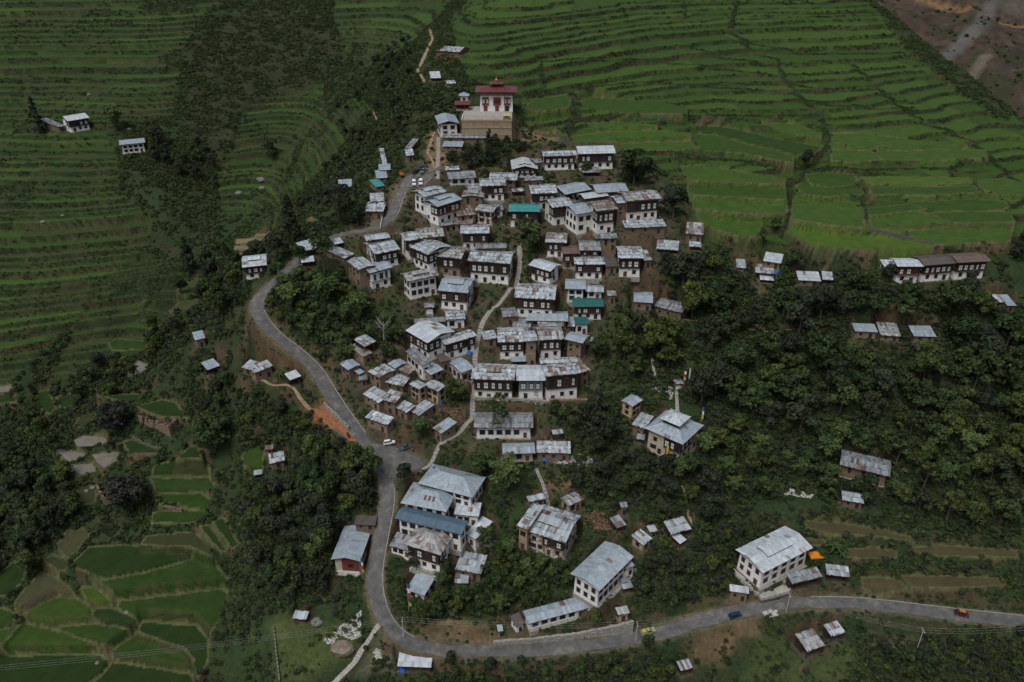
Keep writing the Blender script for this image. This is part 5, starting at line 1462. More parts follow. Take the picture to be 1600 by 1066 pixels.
CATS = {VH: 'house', MH: 'hut', TS: 'shed', 'farmhouse': 'house', 'school_building': 'building', 'roadside_shop': 'shop', 'temple_house': 'house'}
def build_house(s, idx):
    random.seed(1000 + idx)
    root = empty(s['nm'], (s['cen'][0], s['cen'][1], s['z0']), s['yaw'])
    tag(root, s['label'], CATS[s['nm']])
    w, d, h, oh, kind, typ = s['w'], s['d'], s['h'], s['oh'], s['walls'], s['roof']
    ww, dd = w - 2 * oh, d - 2 * oh
    small = s['nm'] in (MH, TS)
    pitch = (0.2 if small else 0.25) + random.uniform(-0.03, 0.03)
    if typ[0] in 'hp': pitch = 0.42
    hw, hd = ww / 2, dd / 2
    wm = MB()
    wh = h - (0.12 if small else 0.3)
    timber_top = {'two': 'dark_timber', 'twom': 'dark_timber', 'twor': 'red_timber', 'blue': 'blue_timber', 'peelt': 'dark_timber', 'creamt': 'dark_timber', 'green': 'white_plaster'}
    low = {'two': 'white_plaster', 'twom': 'rammed_earth', 'twor': 'white_plaster', 'blue': 'white_plaster', 'white': 'white_plaster', 'whiteb': 'fresh_plaster', 'green': 'white_plaster', 'mud': 'rammed_earth', 'mud0': 'rammed_earth', 'tan': 'tan_earth', 'peel': 'peeling_plaster', 'peelt': 'peeling_plaster', 'cream': 'cream_plaster', 'creamt': 'cream_plaster', 'redshop': 'white_plaster'}[kind]
    if kind == 'mud0' and s['nm'] == TS:
        # open shelter: corner posts, plank back and half-height sides
        for a in (-1, 1):
            for b in (-1, 1):
                p = MB(); p.box(a * hw - 0.09, a * hw + 0.09, b * hd - 0.09, b * hd + 0.09, -1.5, wh, 'dark_timber'); p.build('post', root)
        p = MB(); p.box(-hw, hw, hd - 0.12, hd, -1.5, wh, 'rammed_earth')
        p.box(-hw, -hw + 0.12, -hd * 0.2, hd - 0.12, -1.5, wh * 0.9, 'dark_timber'); p.box(hw - 0.12, hw, -hd, hd - 0.12, -1.5, wh * 0.55, 'brown_timber')
        p.build('wall', root)
        make_roof(root, w, d, h, 's', s['sheet'], pitch + 0.05)
        return root
    bat = min(0.25, wh * 0.03)
    wall_mesh(wm, ww, dd, wh, low, bat=bat)
    wtop, dtop = ww - 2 * bat, dd - 2 * bat
    attic = MB()
    if small:
        gable_fill(wm, wtop - 0.02, dtop - 0.02, wh, typ, pitch, low)
    wall = wm.build('wall', root)
    if not small:
        if typ[0] in 'gx':
            gable_fill(attic, wtop - 0.3, dtop - 0.3, wh, typ, pitch, 'dark_timber' if kind not in ('whiteb',) else 'white_plaster')
        attic.box(-wtop / 2 + 0.4, wtop / 2 - 0.4, -dtop / 2 + 0.4, dtop / 2 - 0.4, wh, h + 0.02, 'dark_timber')
        attic.build('attic', root)
        # beam ends under the eaves
        bm_ = MB()
        for t in spread(max(4, int(ww / 0.9)), ww, 0.1): bm_.box(t - 0.08, t + 0.08, -d / 2 + 0.1, -hd + 0.3, h - 0.2, h - 0.04, 'brown_timber')
        bm_.build('eave_beams', root)['kind'] = 'stuff'
    lean = bat  # wall leans in towards the top
    if kind in timber_top:
        tm = timber_top[kind]
        z1, z2 = wh * 0.47, wh * 0.93
        if kind == 'twor': z1 = wh * 0.5
        m = MB()
        pr = 0.34
        sidelen = dtop * (0.55 if kind != 'creamt' else 0.7)
        fx0, fx1 = -wtop / 2 - pr * 0.6, wtop / 2 + pr * 0.6
        if kind == 'creamt': fx0 = 0.0
        if kind == 'peelt': fx0 = -wtop * 0.05
        m.box(fx0, fx1, -hd - pr + bat * 0.6, -hd + sidelen, z1, z2, 'dark_timber' if tm == 'red_timber' else tm)
        m.box(fx0 - 0.1, fx1 + 0.1, -hd - pr - 0.1 + bat * 0.6, -hd + sidelen + 0.06, z1 - 0.16, z1, 'brown_timber' if tm != 'blue_timber' else 'blue_timber')
        m.box(fx0 - 0.08, fx1 + 0.08, -hd - pr - 0.08 + bat * 0.6, -hd + sidelen + 0.05, z2, z2 + 0.2, 'brown_timber' if tm != 'blue_timber' else 'blue_timber')
        band = m.build('timber_storey', root)
        fw = fx1 - fx0
        n = max(2, round(fw / 2.5))
        hz = (z2 - z1)
        sz = hz * 0.66; sx = min(1.45, fw / n * 0.62)
        yf = hd + pr - bat * 0.6
        kinds = {'green': 'g', 'blue': 'w'}.get(kind, 'w')
        for q, t in enumerate(spread(n, fw, 0.25)):
            kk = kinds if (kind == 'blue' or random.random() < 0.72) else ('r' if kind == 'twor' else random.choice('bd'))
            if kind == 'green': kk = 'g'
            put(WIN[kk], 'window', root, (fx0 + fx1) / 2 + t + random.uniform(-0.2, 0.2), -yf - 0.02, z1 + hz * 0.17, 0, sx * random.choice((0.6, 0.8, 0.95, 1.05)), sz * random.uniform(0.88, 1.0))
        for side in (-1, 1):
            if kind in ('creamt', 'peelt') and side < 0: continue
            for t in spread(max(1, round(sidelen / 2.8)), sidelen, 0.2):
                put(WIN[kinds], 'window', root, (fx1 + 0.02) if side > 0 else (fx0 - 0.02), -hd + sidelen / 2 + t, z1 + hz * 0.17, side * math.pi / 2, sx, sz)
        if kind == 'twor':
            m = MB()
            m.box(fx0 - 0.2, fx1 + 0.2, -yf - 0.35, -yf - 0.28, z1 - 0.05, z1 + hz * 0.22, 'red_timber'); m.build('railing', root)
        # lower storey: small dark windows and a door
        nl = max(2, round(ww / 3.6)); dk = random.randrange(nl)
        for q, t in enumerate(spread(nl, ww, 0.5)):
            yl = hd - bat * 0.15 + 0.02
            if kind in ('creamt', 'peelt'): yl = hd - bat * 0.2 + 0.02
            if q == dk and z1 > 2.0: put(DOOR[random.choice('db')], 'door', root, t, -yl, 0.05, 0, 1.1, min(2.1, z1 * 0.75))
            else: put(WIN['d' if kind != 'blue' else 'u'], 'window', root, t, -yl + (lean * 0.2), z1 * 0.36, 0, min(1.2, ww / nl * 0.4), min(1.35, z1 * 0.42))
        for side in (-1, 1):
            for t in spread(max(1, round(dd / 5)), dd, 0.8): put(WIN['d'], 'window', root, side * (hw - bat * 0.25 + 0.02), t, z1 * 0.4, side * math.pi / 2, 0.9, min(1.2, z1 * 0.4))
        if kind in ('creamt', 'peelt'):
            for zq in (z1 * 0.4, z1 + hz * 0.2):
                put(WIN['d'], 'window', root, -hw * 0.55, -hd + bat * (zq / wh) - 0.02, zq, 0, 1.2, 1.3)
    elif kind in ('white', 'whiteb', 'cream', 'tan', 'peel') and not (small and ww < 3):
        wk = 'b' if kind == 'whiteb' else 'd'
        rows = 2 if wh > 5.2 else 1
        n = max(1, round(ww / (3.2 if not small else 2.8)))
        if kind == 'whiteb': n = 5
        for rI in range(rows):
            zc = wh * (0.2 if rI == 0 else 0.62) if rows == 2 else wh * 0.34
            szz = min(1.6, wh / rows * 0.46)
            for q, t in enumerate(spread(n, ww, 0.4)):
                y = -hd + bat * zc / wh - 0.03
                if rI == 0 and q == n - 1 and kind != 'whiteb': put(DOOR['b'], 'door', root, t, -hd + 0.02, 0.05, 0, 1.0, min(2.1, wh * 0.6))
                else: put(WIN[wk], 'window', root, t, y, zc, 0, min(1.7, ww / n * 0.55), szz)
            for side in (-1, 1):
                ns = max(1, round(dd / 3.6))
                for q, t in enumerate(spread(ns, dd, 0.4)):
                    x = side * (hw - bat * zc / wh + 0.03)
                    if kind == 'whiteb' and rI == 0 and side < 0 and q == 0: put(DOOR['b'], 'door', root, x, t, 0.05, side * math.pi / 2, 1.2, 2.2)
                    else: put(WIN[wk], 'window', root, x, t, zc, side * math.pi / 2, 1.25, szz)
    elif kind == 'redshop':
        m = MB(); m.box(-hw * 0.45, hw * 0.98, -hd - 0.06, -hd + 0.4, 0.9, wh, 'red_timber'); m.build('front_panel', root)
        m = MB(); m.box(-hw - 0.05, -hw * 0.45, -hd - 0.05, -hd + 0.4, 1.0, wh, 'cream_plaster'); m.build('side_panel', root)
        put(WIN['d'], 'window', root, hw * 0.3, -hd - 0.08, wh * 0.45, 0, 1.4, 1.2)
        for t in spread(4, dd, 0.8): put(WIN['b'], 'window', root, hw + 0.0, t, wh * 0.35, math.pi / 2, 1.6, 1.4)
        m = MB()
        for t in (-hw + 0.15, hw - 0.15): m.box(t - 0.12, t + 0.12, -hd - 1.4, -hd - 1.15, -3.5, 0.1, 'cream_plaster')
        m.box(-hw, hw, -hd - 1.45, -hd, -0.1, 0.1, 'concrete'); m.build('porch', root)
    elif kind in ('mud', 'tan', 'peel', 'white', 'cream', 'mud0'):
        n = 1 if ww < 5 else 2 if ww < 9 else 3
        for q, t in enumerate(spread(n, ww, 0.3)):
            if q == n - 1 and wh > 1.9: put(DOOR['d'], 'door', root, t + 0.2, -hd + 0.02, 0.02, 0, 0.85, min(1.9, wh * 0.7))
            else: put(WIN['d'], 'window', root, t, -hd + bat * 0.4, wh * 0.45, 0, 0.75, min(0.8, wh * 0.3))
        if wh > 4.0:
            for t in spread(n, ww, 0.3): put(WIN['d'], 'window', root, t, -hd + bat * 0.75, wh * 0.68, 0, 0.9, 0.9)
        for side in (-1, 1): put(WIN['d'], 'window', root, side * (hw - bat * 0.45), 0, wh * 0.5, side * math.pi / 2, 0.6, min(0.6, wh * 0.25))
    roof, top = make_roof(root, w, d, h, typ, s['sheet'], pitch)
    if 'j' in typ:  # raised ventilation roof on the ridge
        if s['label'].startswith('left house of the front row'): jw, jd, jx = w * 0.33, d * 0.42, 0.0; sh = 'r'
        else: jw, jd, jx, sh = w * 0.5, d * 0.42, 0.0, s['sheet']
        if typ[0] == 'x': jw, jd = w * 0.46, d * 0.6
        ez = top + 0.5 - pitch * (jd if typ[0] == 'g' else jw) / 2
        up, _ = make_roof(root, jw, jd, ez, typ[0], sh, pitch, 'raised_roof', worn=False)
        m = MB(); q = 0.35; m.box(-jw / 2 + q, jw / 2 - q, -jd / 2 + q, jd / 2 - q, ez - 0.9, ez + 0.03, 'dark_timber'); m.build('ridge_vent', root)
    if typ[0] == 'p':
        up, t2 = make_roof(root, w * 0.52, d * 0.52, top + 0.25, 'p', 'n', pitch, 'upper_roof')
        m = MB(); m.box(-w * 0.2, w * 0.2, -d * 0.2, d * 0.2, top - 1.4, top + 0.35, 'dark_timber'); m.build('lantern', root)
        for t in spread(4, w * 0.4, 0.1):
            put(WIN['d'], 'window', root, t, -d * 0.2 - 0.02, top - 0.75, 0, 0.7, 0.7); put(WIN['d'], 'window', root, w * 0.2 + 0.02, t, top - 0.75, math.pi / 2, 0.7, 0.7)
    if s['label'].startswith('front hipped block'):
        # three rust-red replacement sheets
        m = MB()
        for k in range(3):
            x0 = -0.8 + k * 1.5; y0, y1 = -d * 0.30, -d * 0.16
            zf = lambda y: h + pitch * 1.15 * (y + d / 2) + 0.14
            m.face([(x0, y0, zf(y0)), (x0 + 0.8, y0, zf(y0)), (x0 + 0.8, y1, zf(y1)), (x0, y1, zf(y1))], 'painted_sheet', (0.12, 0.05, 0.035))
        m.build('rusty_sheets', roof)
    if not small and random.random() < 0.45:
        m = MB(); xx = random.uniform(-w * 0.3, w * 0.3); m.tube([(xx, d * 0.1, top - 0.6), (xx, d * 0.1, top + 1.2)], 0.05, 'stone_pale', 5); m.build('flue_pipe', roof)
    # stone plinth / step in front
    if not small:
        m = MB(); m.box(-hw - 0.25, hw + 0.25, -hd - random.uniform(0.3, 1.1), hd, -2.0, 0.06, 'stone'); m.build('plinth', root)
    return root
for i_, s_ in enumerate(SPEC): build_house(s_, i_)
# ------------------------------------------------------------------ temple on its tan platform
def frame(o, ax):
    return math.atan2(ax[1], ax[0])
TYAW = math.atan2(TAX[1], TAX[0])
TD = 30.0
plat = empty('temple_platform', (*(TFL + TAX * TW / 2), ZPL), TYAW)
tag(plat, 'high tan earth retaining platform with paved top under the temple', 'platform')
zb = TB[2] - ZPL - 3
m = MB(); m.box(-TW / 2, TW / 2, 0, TD, zb, -0.2, 'tan_earth', taper=0.25); m.build('retaining_wall', plat)
m = MB()
for k, zz in enumerate((-3.2, -6.3)): m.box(-TW / 2 - 0.05, TW / 2 + 0.05, -0.04 + 0.05 * 0, 0.2, zz, zz + 0.14, 'stone')
for k in range(26):
    xx = random.uniform(-TW / 2 + 1, TW / 2 - 1); zz = random.choice((-1.6, -4.4, -7.2)) + random.uniform(-0.2, 0.2); m.box(xx, xx + 0.25, -0.03, 0.3, zz, zz + 0.2, 'dark_timber')
m.build('putlog_holes', plat)['kind'] = 'stuff'
pm = MB(); random.seed(3)
pm.box(-TW / 2, TW / 2, -0.0 + 0.15, TD, -0.2, -0.06, 'concrete')
pav = pm.build('paved_top', plat)
nx_, ny_ = 12, 10
tile = MB(); tile.box(-0.5, 0.5, -0.5, 0.5, -0.06, 0.0, 'stone', taper=0.01); tile_me = tile.mesh('paving_slab')
tile2 = MB(); tile2.box(-0.5, 0.5, -0.5, 0.5, -0.06, 0.0, 'concrete', taper=0.01); tile_me2 = tile2.mesh('paving_slab')
for a in range(nx_):
    for b in range(ny_):
        o = link('paving_slab', random.choice((tile_me, tile_me2)), plat)
        sx, sy = (TW - 0.6) / nx_, 11.0 / ny_
        o.location = (-TW / 2 + 0.3 + sx * (a + 0.5), 0.35 + sy * (b + 0.5), random.uniform(0.0, 0.025)); o.scale = (sx - 0.06, sy - 0.06, 1)
m = MB(); m.box(-TW / 2, TW / 2, 0.0, 0.3, -0.3, 0.55, 'tan_earth'); m.box(-TW / 2, -TW / 2 + 0.3, 0.3, 10, -0.3, 0.8, 'white_plaster'); m.build('parapet', plat)

def plane_front(reg, L, R, v, z):
    a, b = on_plane(*px(reg, (L, v)), z), on_plane(*px(reg, (R, v)), z)
    return a[:2], b[:2]
a_, b_ = plane_front('1', 1078, 1283, 495, ZPL)
tw = float(np.linalg.norm(b_ - a_)); td = tw * 0.62
tc = (a_ + b_) / 2 + TAY * td / 2
tr = empty('temple', (tc[0], tc[1], ZPL), TYAW)
tag(tr, 'white village temple with red roof and small golden pinnacle on the tan platform', 'temple')
kE = (px('1', (0, 378))[1] - CV) / FPX
yE = tc[1] - td / 2 - 1.6
zE = HC - yE * (kE * CP + SP) / (CP - kE * SP); th_ = zE - ZPL
m = MB(); m.box(-tw / 2, tw / 2, -td / 2, td / 2, -0.5, th_ - 0.9, 'white_plaster', taper=0.3); m.build('wall', tr)
m = MB(); m.box(-tw / 2 + 0.15, tw / 2 - 0.15, -td / 2 + 0.15, td / 2 - 0.15, th_ - 1.9, th_ - 1.05, 'red_timber')
for t in spread(14, tw, 0.3): m.box(t - 0.2, t + 0.2, -td / 2 + 0.05, -td / 2 + 0.3, th_ - 1.7, th_ - 1.3, 'white_pane')
m.build('red_frieze', tr)
m = MB(); m.box(-tw / 2 + 0.3, tw / 2 - 0.3, -td / 2 + 0.3, td / 2 - 0.3, th_ - 0.9, th_ + 0.1, 'dark_timber'); m.build('cornice', tr)
for t in (-tw * 0.33, 0.02 * tw, tw * 0.33):
    m = MB(); bw = 1.5 if abs(t) > 1 else 1.75
    m.box(t - bw, t + bw, -td / 2 - 0.35, -td / 2 + 0.4, th_ * 0.36, th_ * 0.72, 'red_timber'); m.box(t - bw - 0.1, t + bw + 0.1, -td / 2 - 0.45, -td / 2 + 0.4, th_ * 0.33, th_ * 0.36, 'brown_timber')
    m.build('bay_window', tr)
    for q in ((-0.9, 0.9) if abs(t) > 1 else (-1.1, 0, 1.1)): put(WIN['w' if abs(t) > 1 else 'r'], 'window', tr, t + q, -td / 2 - 0.38, th_ * 0.42, 0, 0.85, th_ * 0.2)
    put(DOOR['r' if t < 1 else 'd'], 'door', tr, t, -td / 2 + 0.03, 0.0, 0, 1.5, th_ * 0.27)
for zq in (th_ * 0.2, th_ * 0.5): put(WIN['w'], 'window', tr, tw / 2 - 0.1, 0, zq, math.pi / 2, 1.2, 1.5)
ro, tp = make_roof(tr, tw + 4.2, td + 4.0, th_ + 0.1, 'h', 'R', 0.22)
m = MB(); m.box(-1.7, 1.7, -1.3, 1.3, tp - 1.0, tp + 1.1, 'dark_timber'); m.box(-2.1, 2.1, -1.7, 1.7, tp + 0.5, tp + 0.8, 'red_timber'); lan = m.build('lantern', tr)
for q in (-1.0, 0, 1.0): put(WIN['r'], 'window', tr, q, -1.33, tp - 0.3, 0, 0.6, 0.7)
ro2, tp2 = make_roof(tr, 6.2, 5.0, tp + 1.15, 'h', 'R', 0.34, 'upper_roof')
m = MB(); m.tube([(0, 0, tp2 - 0.2), (0, 0, tp2 + 0.3), (0, 0, tp2 + 0.55), (0, 0, tp2 + 0.8), (0, 0, tp2 + 1.2), (0, 0, tp2 + 2.3)], [0.8, 0.75, 1.1, 0.5, 0.3, 0.05], 'gold', 10); m.build('pinnacle', tr)
# red-roofed pavilion and white turret at the left of the platform
a_, b_ = plane_front('1', 930, 1008, 490, ZPL)
pwid = float(np.linalg.norm(b_ - a_)); pc_ = (a_ + b_) / 2 + TAY * 2.0
pr_ = empty('pavilion', (*pc_, ZPL), TYAW); tag(pr_, 'small open pavilion with flat red roof beside the temple', 'pavilion')
for sx in (-1, -0.33, 0.33, 1):
    m = MB(); m.box(sx * pwid / 2 - 0.12, sx * pwid / 2 + 0.12, -2.0, -1.75, 0, 2.7, 'red_timber'); m.build('post', pr_)
m = MB(); m.box(-pwid / 2, pwid / 2, 0.2, 2.0, -0.3, 2.7, 'dark_timber'); m.box(-pwid / 2, pwid / 2, -2.0, 0.2, -0.3, 0.5, 'tan_earth'); m.build('wall', pr_)
make_roof(pr_, pwid + 1.6, 5.4, 2.75, 's', 'R', 0.16)
t0 = pc_ + TAY * 5.0 + TAX * 0.6
tu = empty('turret', (*t0, ZPL), TYAW); tag(tu, 'slim white turret with pale hipped cap behind the pavilion', 'turret')
m = MB(); m.box(-1.9, 1.9, -1.9, 1.9, -0.5, 5.6, 'white_plaster', taper=0.2); m.build('wall', tu)
put(WIN['d'], 'window', tu, 0, -1.8, 3.6, 0, 1.1, 0.9)
make_roof(tu, 5.0, 5.0, 5.7, 'p', 'b', 0.45)
# yellow canopy car-size shelter at the right end of the platform
a_, b_ = plane_front('1', 1222, 1268, 548, ZPL)
cw_ = float(np.linalg.norm(b_ - a_)); cc_ = (a_ + b_) / 2 + TAY * 1.2
ca = empty('canopy', (*cc_, ZPL), TYAW); tag(ca, 'little yellow-topped shelter at the right end of the temple platform', 'shelter')
for sx in (-1, 1):
    for sy in (-1, 1):
        m = MB(); m.box(sx * cw_ * 0.45 - 0.08, sx * cw_ * 0.45 + 0.08, sy - 0.08, sy + 0.08, 0, 1.7, 'dark_timber'); m.build('post', ca)
m = MB(); m.box(-cw_ * 0.4, cw_ * 0.4, -0.9, 0.9, 0, 1.2, 'blue_timber', taper=0.1); m.build('body', ca)
m = MB(); m.box(-cw_ / 2, cw_ / 2, -1.3, 1.3, 1.7, 2.0, 'cloth_yellow', taper=0.2); m.build('roof', ca)

# ------------------------------------------------------------------ white shrine (chorten) below the raised-roof house
def chorten(u, v, s, label):
    p = cast(u, v, Z); r = empty('shrine', p, 0.1); tag(r, label, 'shrine')
    m = MB(); m.box(-1.3 * s, 1.3 * s, -1.3 * s, 1.3 * s, -1, 0.5 * s, 'stone'); m.box(-1.05 * s, 1.05 * s, -1.05 * s, 1.05 * s, 0.5 * s, 3.0 * s, 'white_plaster', taper=0.08); m.build('body', r)
    m = MB(); m.box(-1.08 * s, 1.08 * s, -1.08 * s, 1.08 * s, 2.1 * s, 2.6 * s, 'red_timber'); m.build('red_band', r)
    make_roof(r, 3.4 * s, 3.4 * s, 3.05 * s, 'p', 'y', 0.4)
    m = MB(); m.tube([(0, 0, 3.6 * s), (0, 0, 4.0 * s), (0, 0, 4.9 * s)], [0.22 * s, 0.26 * s, 0.04], 'gold', 8); m.build('pinnacle', r)
chorten(671.5, 490, 1.15, 'small white shrine with red band and tin cap in the village')
chorten(1059, 607, 0.9, 'white shrine at the head of the steps above the pyramid-roofed house')

# ------------------------------------------------------------------ roofless earth ruins in the valley fields
def ruin(pts_px, hts, label, reg='18', thick=0.7, closed=True):
    base = [castr(reg, p, Z) for p in pts_px]
    zb_ = min(b[2] for b in base); base = [on_plane(*px(reg, p), zb_) for p in pts_px]
    if closed and len(base) == 3: base.append(base[0] + base[2] - base[1])
    c = np.mean(base, 0); r = empty('earth_ruin', (c[0], c[1], zb_)); tag(r, label, 'ruin')
    n = len(base)
    for k in range(n if closed else n - 1):
        a, b = base[k][:2] - c[:2], base[(k + 1) % n][:2] - c[:2]
        L = np.linalg.norm(b - a); t = (b - a) / L; nn = np.array([-t[1], t[0]]) * thick / 2
        steps = max(4, int(L / 0.7)); m = MB(); prev = None
        for i in range(steps):
            f = (i + 0.5) / steps; q = a + (b - a) * f
            hh = (hts[k] * (1 - f) + hts[(k + 1) % len(hts)] * f) * random.uniform(0.78, 1.06)
            if random.random() < 0.08: hh *= 0.55
            m.obox(q, t, nn / (thick / 2), L / steps / 2 + 0.03, thick / 2 * random.uniform(0.85, 1.05), -1.5, hh, 'rammed_earth')
        m.build('wall', r)
random.seed(21)
ruin([(882, 258), (1072, 330), (1118, 300)], [4.6, 5.6, 6.0, 5.2], 'roofless square ruin of brown earth walls in the valley')
ruin([(618, 690), (665, 765), (705, 760)], [6.0, 5.0, 2.2], 'tall broken earth wall beside the huge grey tree', closed=False)
ruin([(1030, 795), (1140, 798)], [2.8, 1.6], 'low stub of earth wall among the valley rice fields', closed=False)

# ------------------------------------------------------------------ stone walls
def wall_line(reg, P, hts, thick, mat, label, name='stone_wall', rough=0.12):
    W_ = np.array([castr(reg, p, Z) for p in P]); Wd = np.c_[W_, np.array(hts)[:, None]]
    Q = resample(Wd, 0.9); n = normals2(Q); t = np.stack([n[:, 1], -n[:, 0]], 1)
    r = empty(name, tuple(Q[len(Q) // 2, :3])); tag(r, label, 'wall')
    o = Q[len(Q) // 2, :3]; m = MB(); hs = float(np.linalg.norm(np.diff(Q[:, :2], axis=0), axis=1).mean()) / 2 - 0.004
    for k in range(len(Q)):
        z = Q[k, 2] - o[2]; rows = max(1, int(Q[k, 3] / 0.6))
        for q in range(rows):
            zz0 = z - 0.8 if q == 0 else z + Q[k, 3] * q / rows; zz1 = z + Q[k, 3] * (q + 1) / rows
            m.obox(Q[k, :2] - o[:2] + n[k] * random.uniform(-rough, rough), t[k], n[k], hs, thick / 2, zz0, zz1 + random.uniform(-rough, rough) * 0.5, mat)
    m.build('masonry', r)['kind'] = 'stuff'
random.seed(31)
wall_line('0', [(773, 1004), (840, 1001), (900, 997), (950, 992), (986, 987)], [0.8, 1.3, 2.2, 3.6, 4.6], 0.9, 'stone', 'rough stone retaining wall between the low bungalow and the road')
wall_line('0', [(428, 984), (432, 1020), (437, 1064)], [1.1, 1.1, 1.1], 0.4, 'boulder_grey', 'long straight grey wall along the grassy yard', rough=0.02)
wall_line('5', [(478, 690), (560, 770), (640, 850)], [1.6, 2.0, 1.8], 0.5, 'stone', 'stone wall between the red earth strip and the road')
wall_line('5', [(545, 870), (590, 920), (640, 970)], [1.6, 2.4, 2.4], 0.8, 'stone_dark', 'dark gabion wall holding the red earth strip')
wall_line('11', [(905, 108), (970, 106), (1060, 126), (1135, 146)], [0.7, 0.8, 0.8, 0.7], 0.6, 'stone_dark', 'stone field wall between the two lowest rice fields')
wall_line('11', [(1152, 152), (1215, 164), (1224, 176)], [0.7, 0.8, 0.7], 0.6, 'stone_dark', 'short stone field wall beyond the gap above the eastern trio')
wall_line('22', [(505, 610), (490, 720), (470, 850), (448, 955)], [1.3, 1.3, 1.2, 1.0], 0.35, 'stone_pale', 'pale thin wall beside the upper road bend', rough=0.02)
wall_line('18', [(830, 335), (900, 375), (1000, 408)], [0.6, 0.6, 0.6], 0.5, 'stone_dark', 'low field wall below the roofless ruin')
wall_line('12', [(720, 850), (860, 760), (1010, 600)], [0.5, 0.5, 0.5], 2.2, 'concrete', 'raised concrete walkway along the long farmhouse', name='walkway', rough=0.0)
wall_line('8', [(570, 440), (650, 510), (735, 585)], [0.5, 0.5, 0.5], 1.6, 'concrete', 'concrete apron at the gable end of the bright white house', name='walkway', rough=0.0)
wall_line('8', [(745, 590), (830, 570), (915, 545)], [0.4, 0.4, 0.4], 4.5, 'concrete', 'concrete yard slab in front of the bright white house', name='yard_slab', rough=0.0)
wall_line('6', [(650, 790), (740, 830), (840, 850)], [0.5, 0.5, 0.5], 2.0, 'concrete', 'concrete terrace in front of the hip-roofed house', name='walkway', rough=0.0)
wall_line('4', [(490, 618), (700, 622), (930, 640)], [1.2, 1.2, 1.2], 0.7, 'stone', 'rubble terrace wall under the front row of houses')
wall_line('4', [(960, 640), (1060, 655), (1180, 640)], [1.8, 2.6, 1.8], 1.2, 'rammed_earth', 'earth mound wall under the right house of the front row', name='earth_bank')
# red earth strip beside the road
sp_ = poly_world('5', [(365, 702), (440, 700), (560, 770), (690, 880), (700, 950), (640, 960), (520, 850)])
ring = resample([tuple(p) for p in sp_] + [tuple(sp_[0])], 1.0)[:-1]; c = ring.mean(0); m = MB()
lay = [[tuple(c + (p - c) * f) for p in ring] for f in (1, 0.66, 0.33)]
zz = lambda p: float(sample(Z, np.array([p[0]]), np.array([p[1]]))[0]) + 0.12
for A_, B_ in zip(lay, lay[1:]):
    for k in range(len(ring)):
        k2 = (k + 1) % len(ring); m.face([(*A_[k], zz(A_[k])), (*A_[k2], zz(A_[k2])), (*B_[k2], zz(B_[k2])), (*B_[k], zz(B_[k]))], 'red_earth')
for k in range(len(ring)): m.face([(*lay[2][k], zz(lay[2][k])), (*lay[2][(k + 1) % len(ring)], zz(lay[2][(k + 1) % len(ring)])), (c[0], c[1], zz(c))], 'red_earth')
tag(m.build('red_earth_ground', None, True), 'strip of bare brick-red earth beside the road', kind='structure')
# ------------------------------------------------------------------ vegetation
def leaf_mesh(name, cen, nrm, size, tint, mat, aspect=1.0):
    """many small leaf-sized quads"""
    n = len(cen)
    nrm = nrm / (np.linalg.norm(nrm, axis=1)[:, None] + 1e-9)
    r = RNG.normal(size=(n, 3)); t1 = np.cross(nrm, r); t1 /= np.linalg.norm(t1, axis=1)[:, None] + 1e-9
    t2 = np.cross(nrm, t1)
    s = size[:, None]
    co = np.stack([cen - t1 * s * aspect - t2 * s, cen + t1 * s * aspect - t2 * s * 0.7, cen + t1 * s * 0.8 * aspect + t2 * s, cen - t1 * s * aspect + t2 * s * 0.8], 1).reshape(-1, 3)
    me = bpy.data.meshes.new(name)
    me.vertices.add(n * 4); me.vertices.foreach_set('co', co.astype(np.float32).ravel())
    me.loops.add(n * 4); me.loops.foreach_set('vertex_index', np.arange(n * 4, dtype=np.int32))
    me.polygons.add(n); me.polygons.foreach_set('loop_start', np.arange(0, n * 4, 4, dtype=np.int32))
    me.update(calc_edges=True)
    a = me.attributes.new('tint', 'FLOAT', 'FACE'); a.data.foreach_set('value', tint.astype(np.float32))
    me.materials.append(MATS[mat])
    return me

def clump_points(c, r, n, flat=0.8):
    d = RNG.normal(size=(n, 3)); d /= np.linalg.norm(d, axis=1)[:, None]
    d[:, 2] = np.where(d[:, 2] < -0.35, -d[:, 2], d[:, 2])
    rad = r * (0.72 + 0.36 * RNG.random(n))
    p = np.array(c) + d * rad[:, None] * np.array([1, 1, flat])
    return p, d + RNG.normal(size=(n, 3)) * 0.55

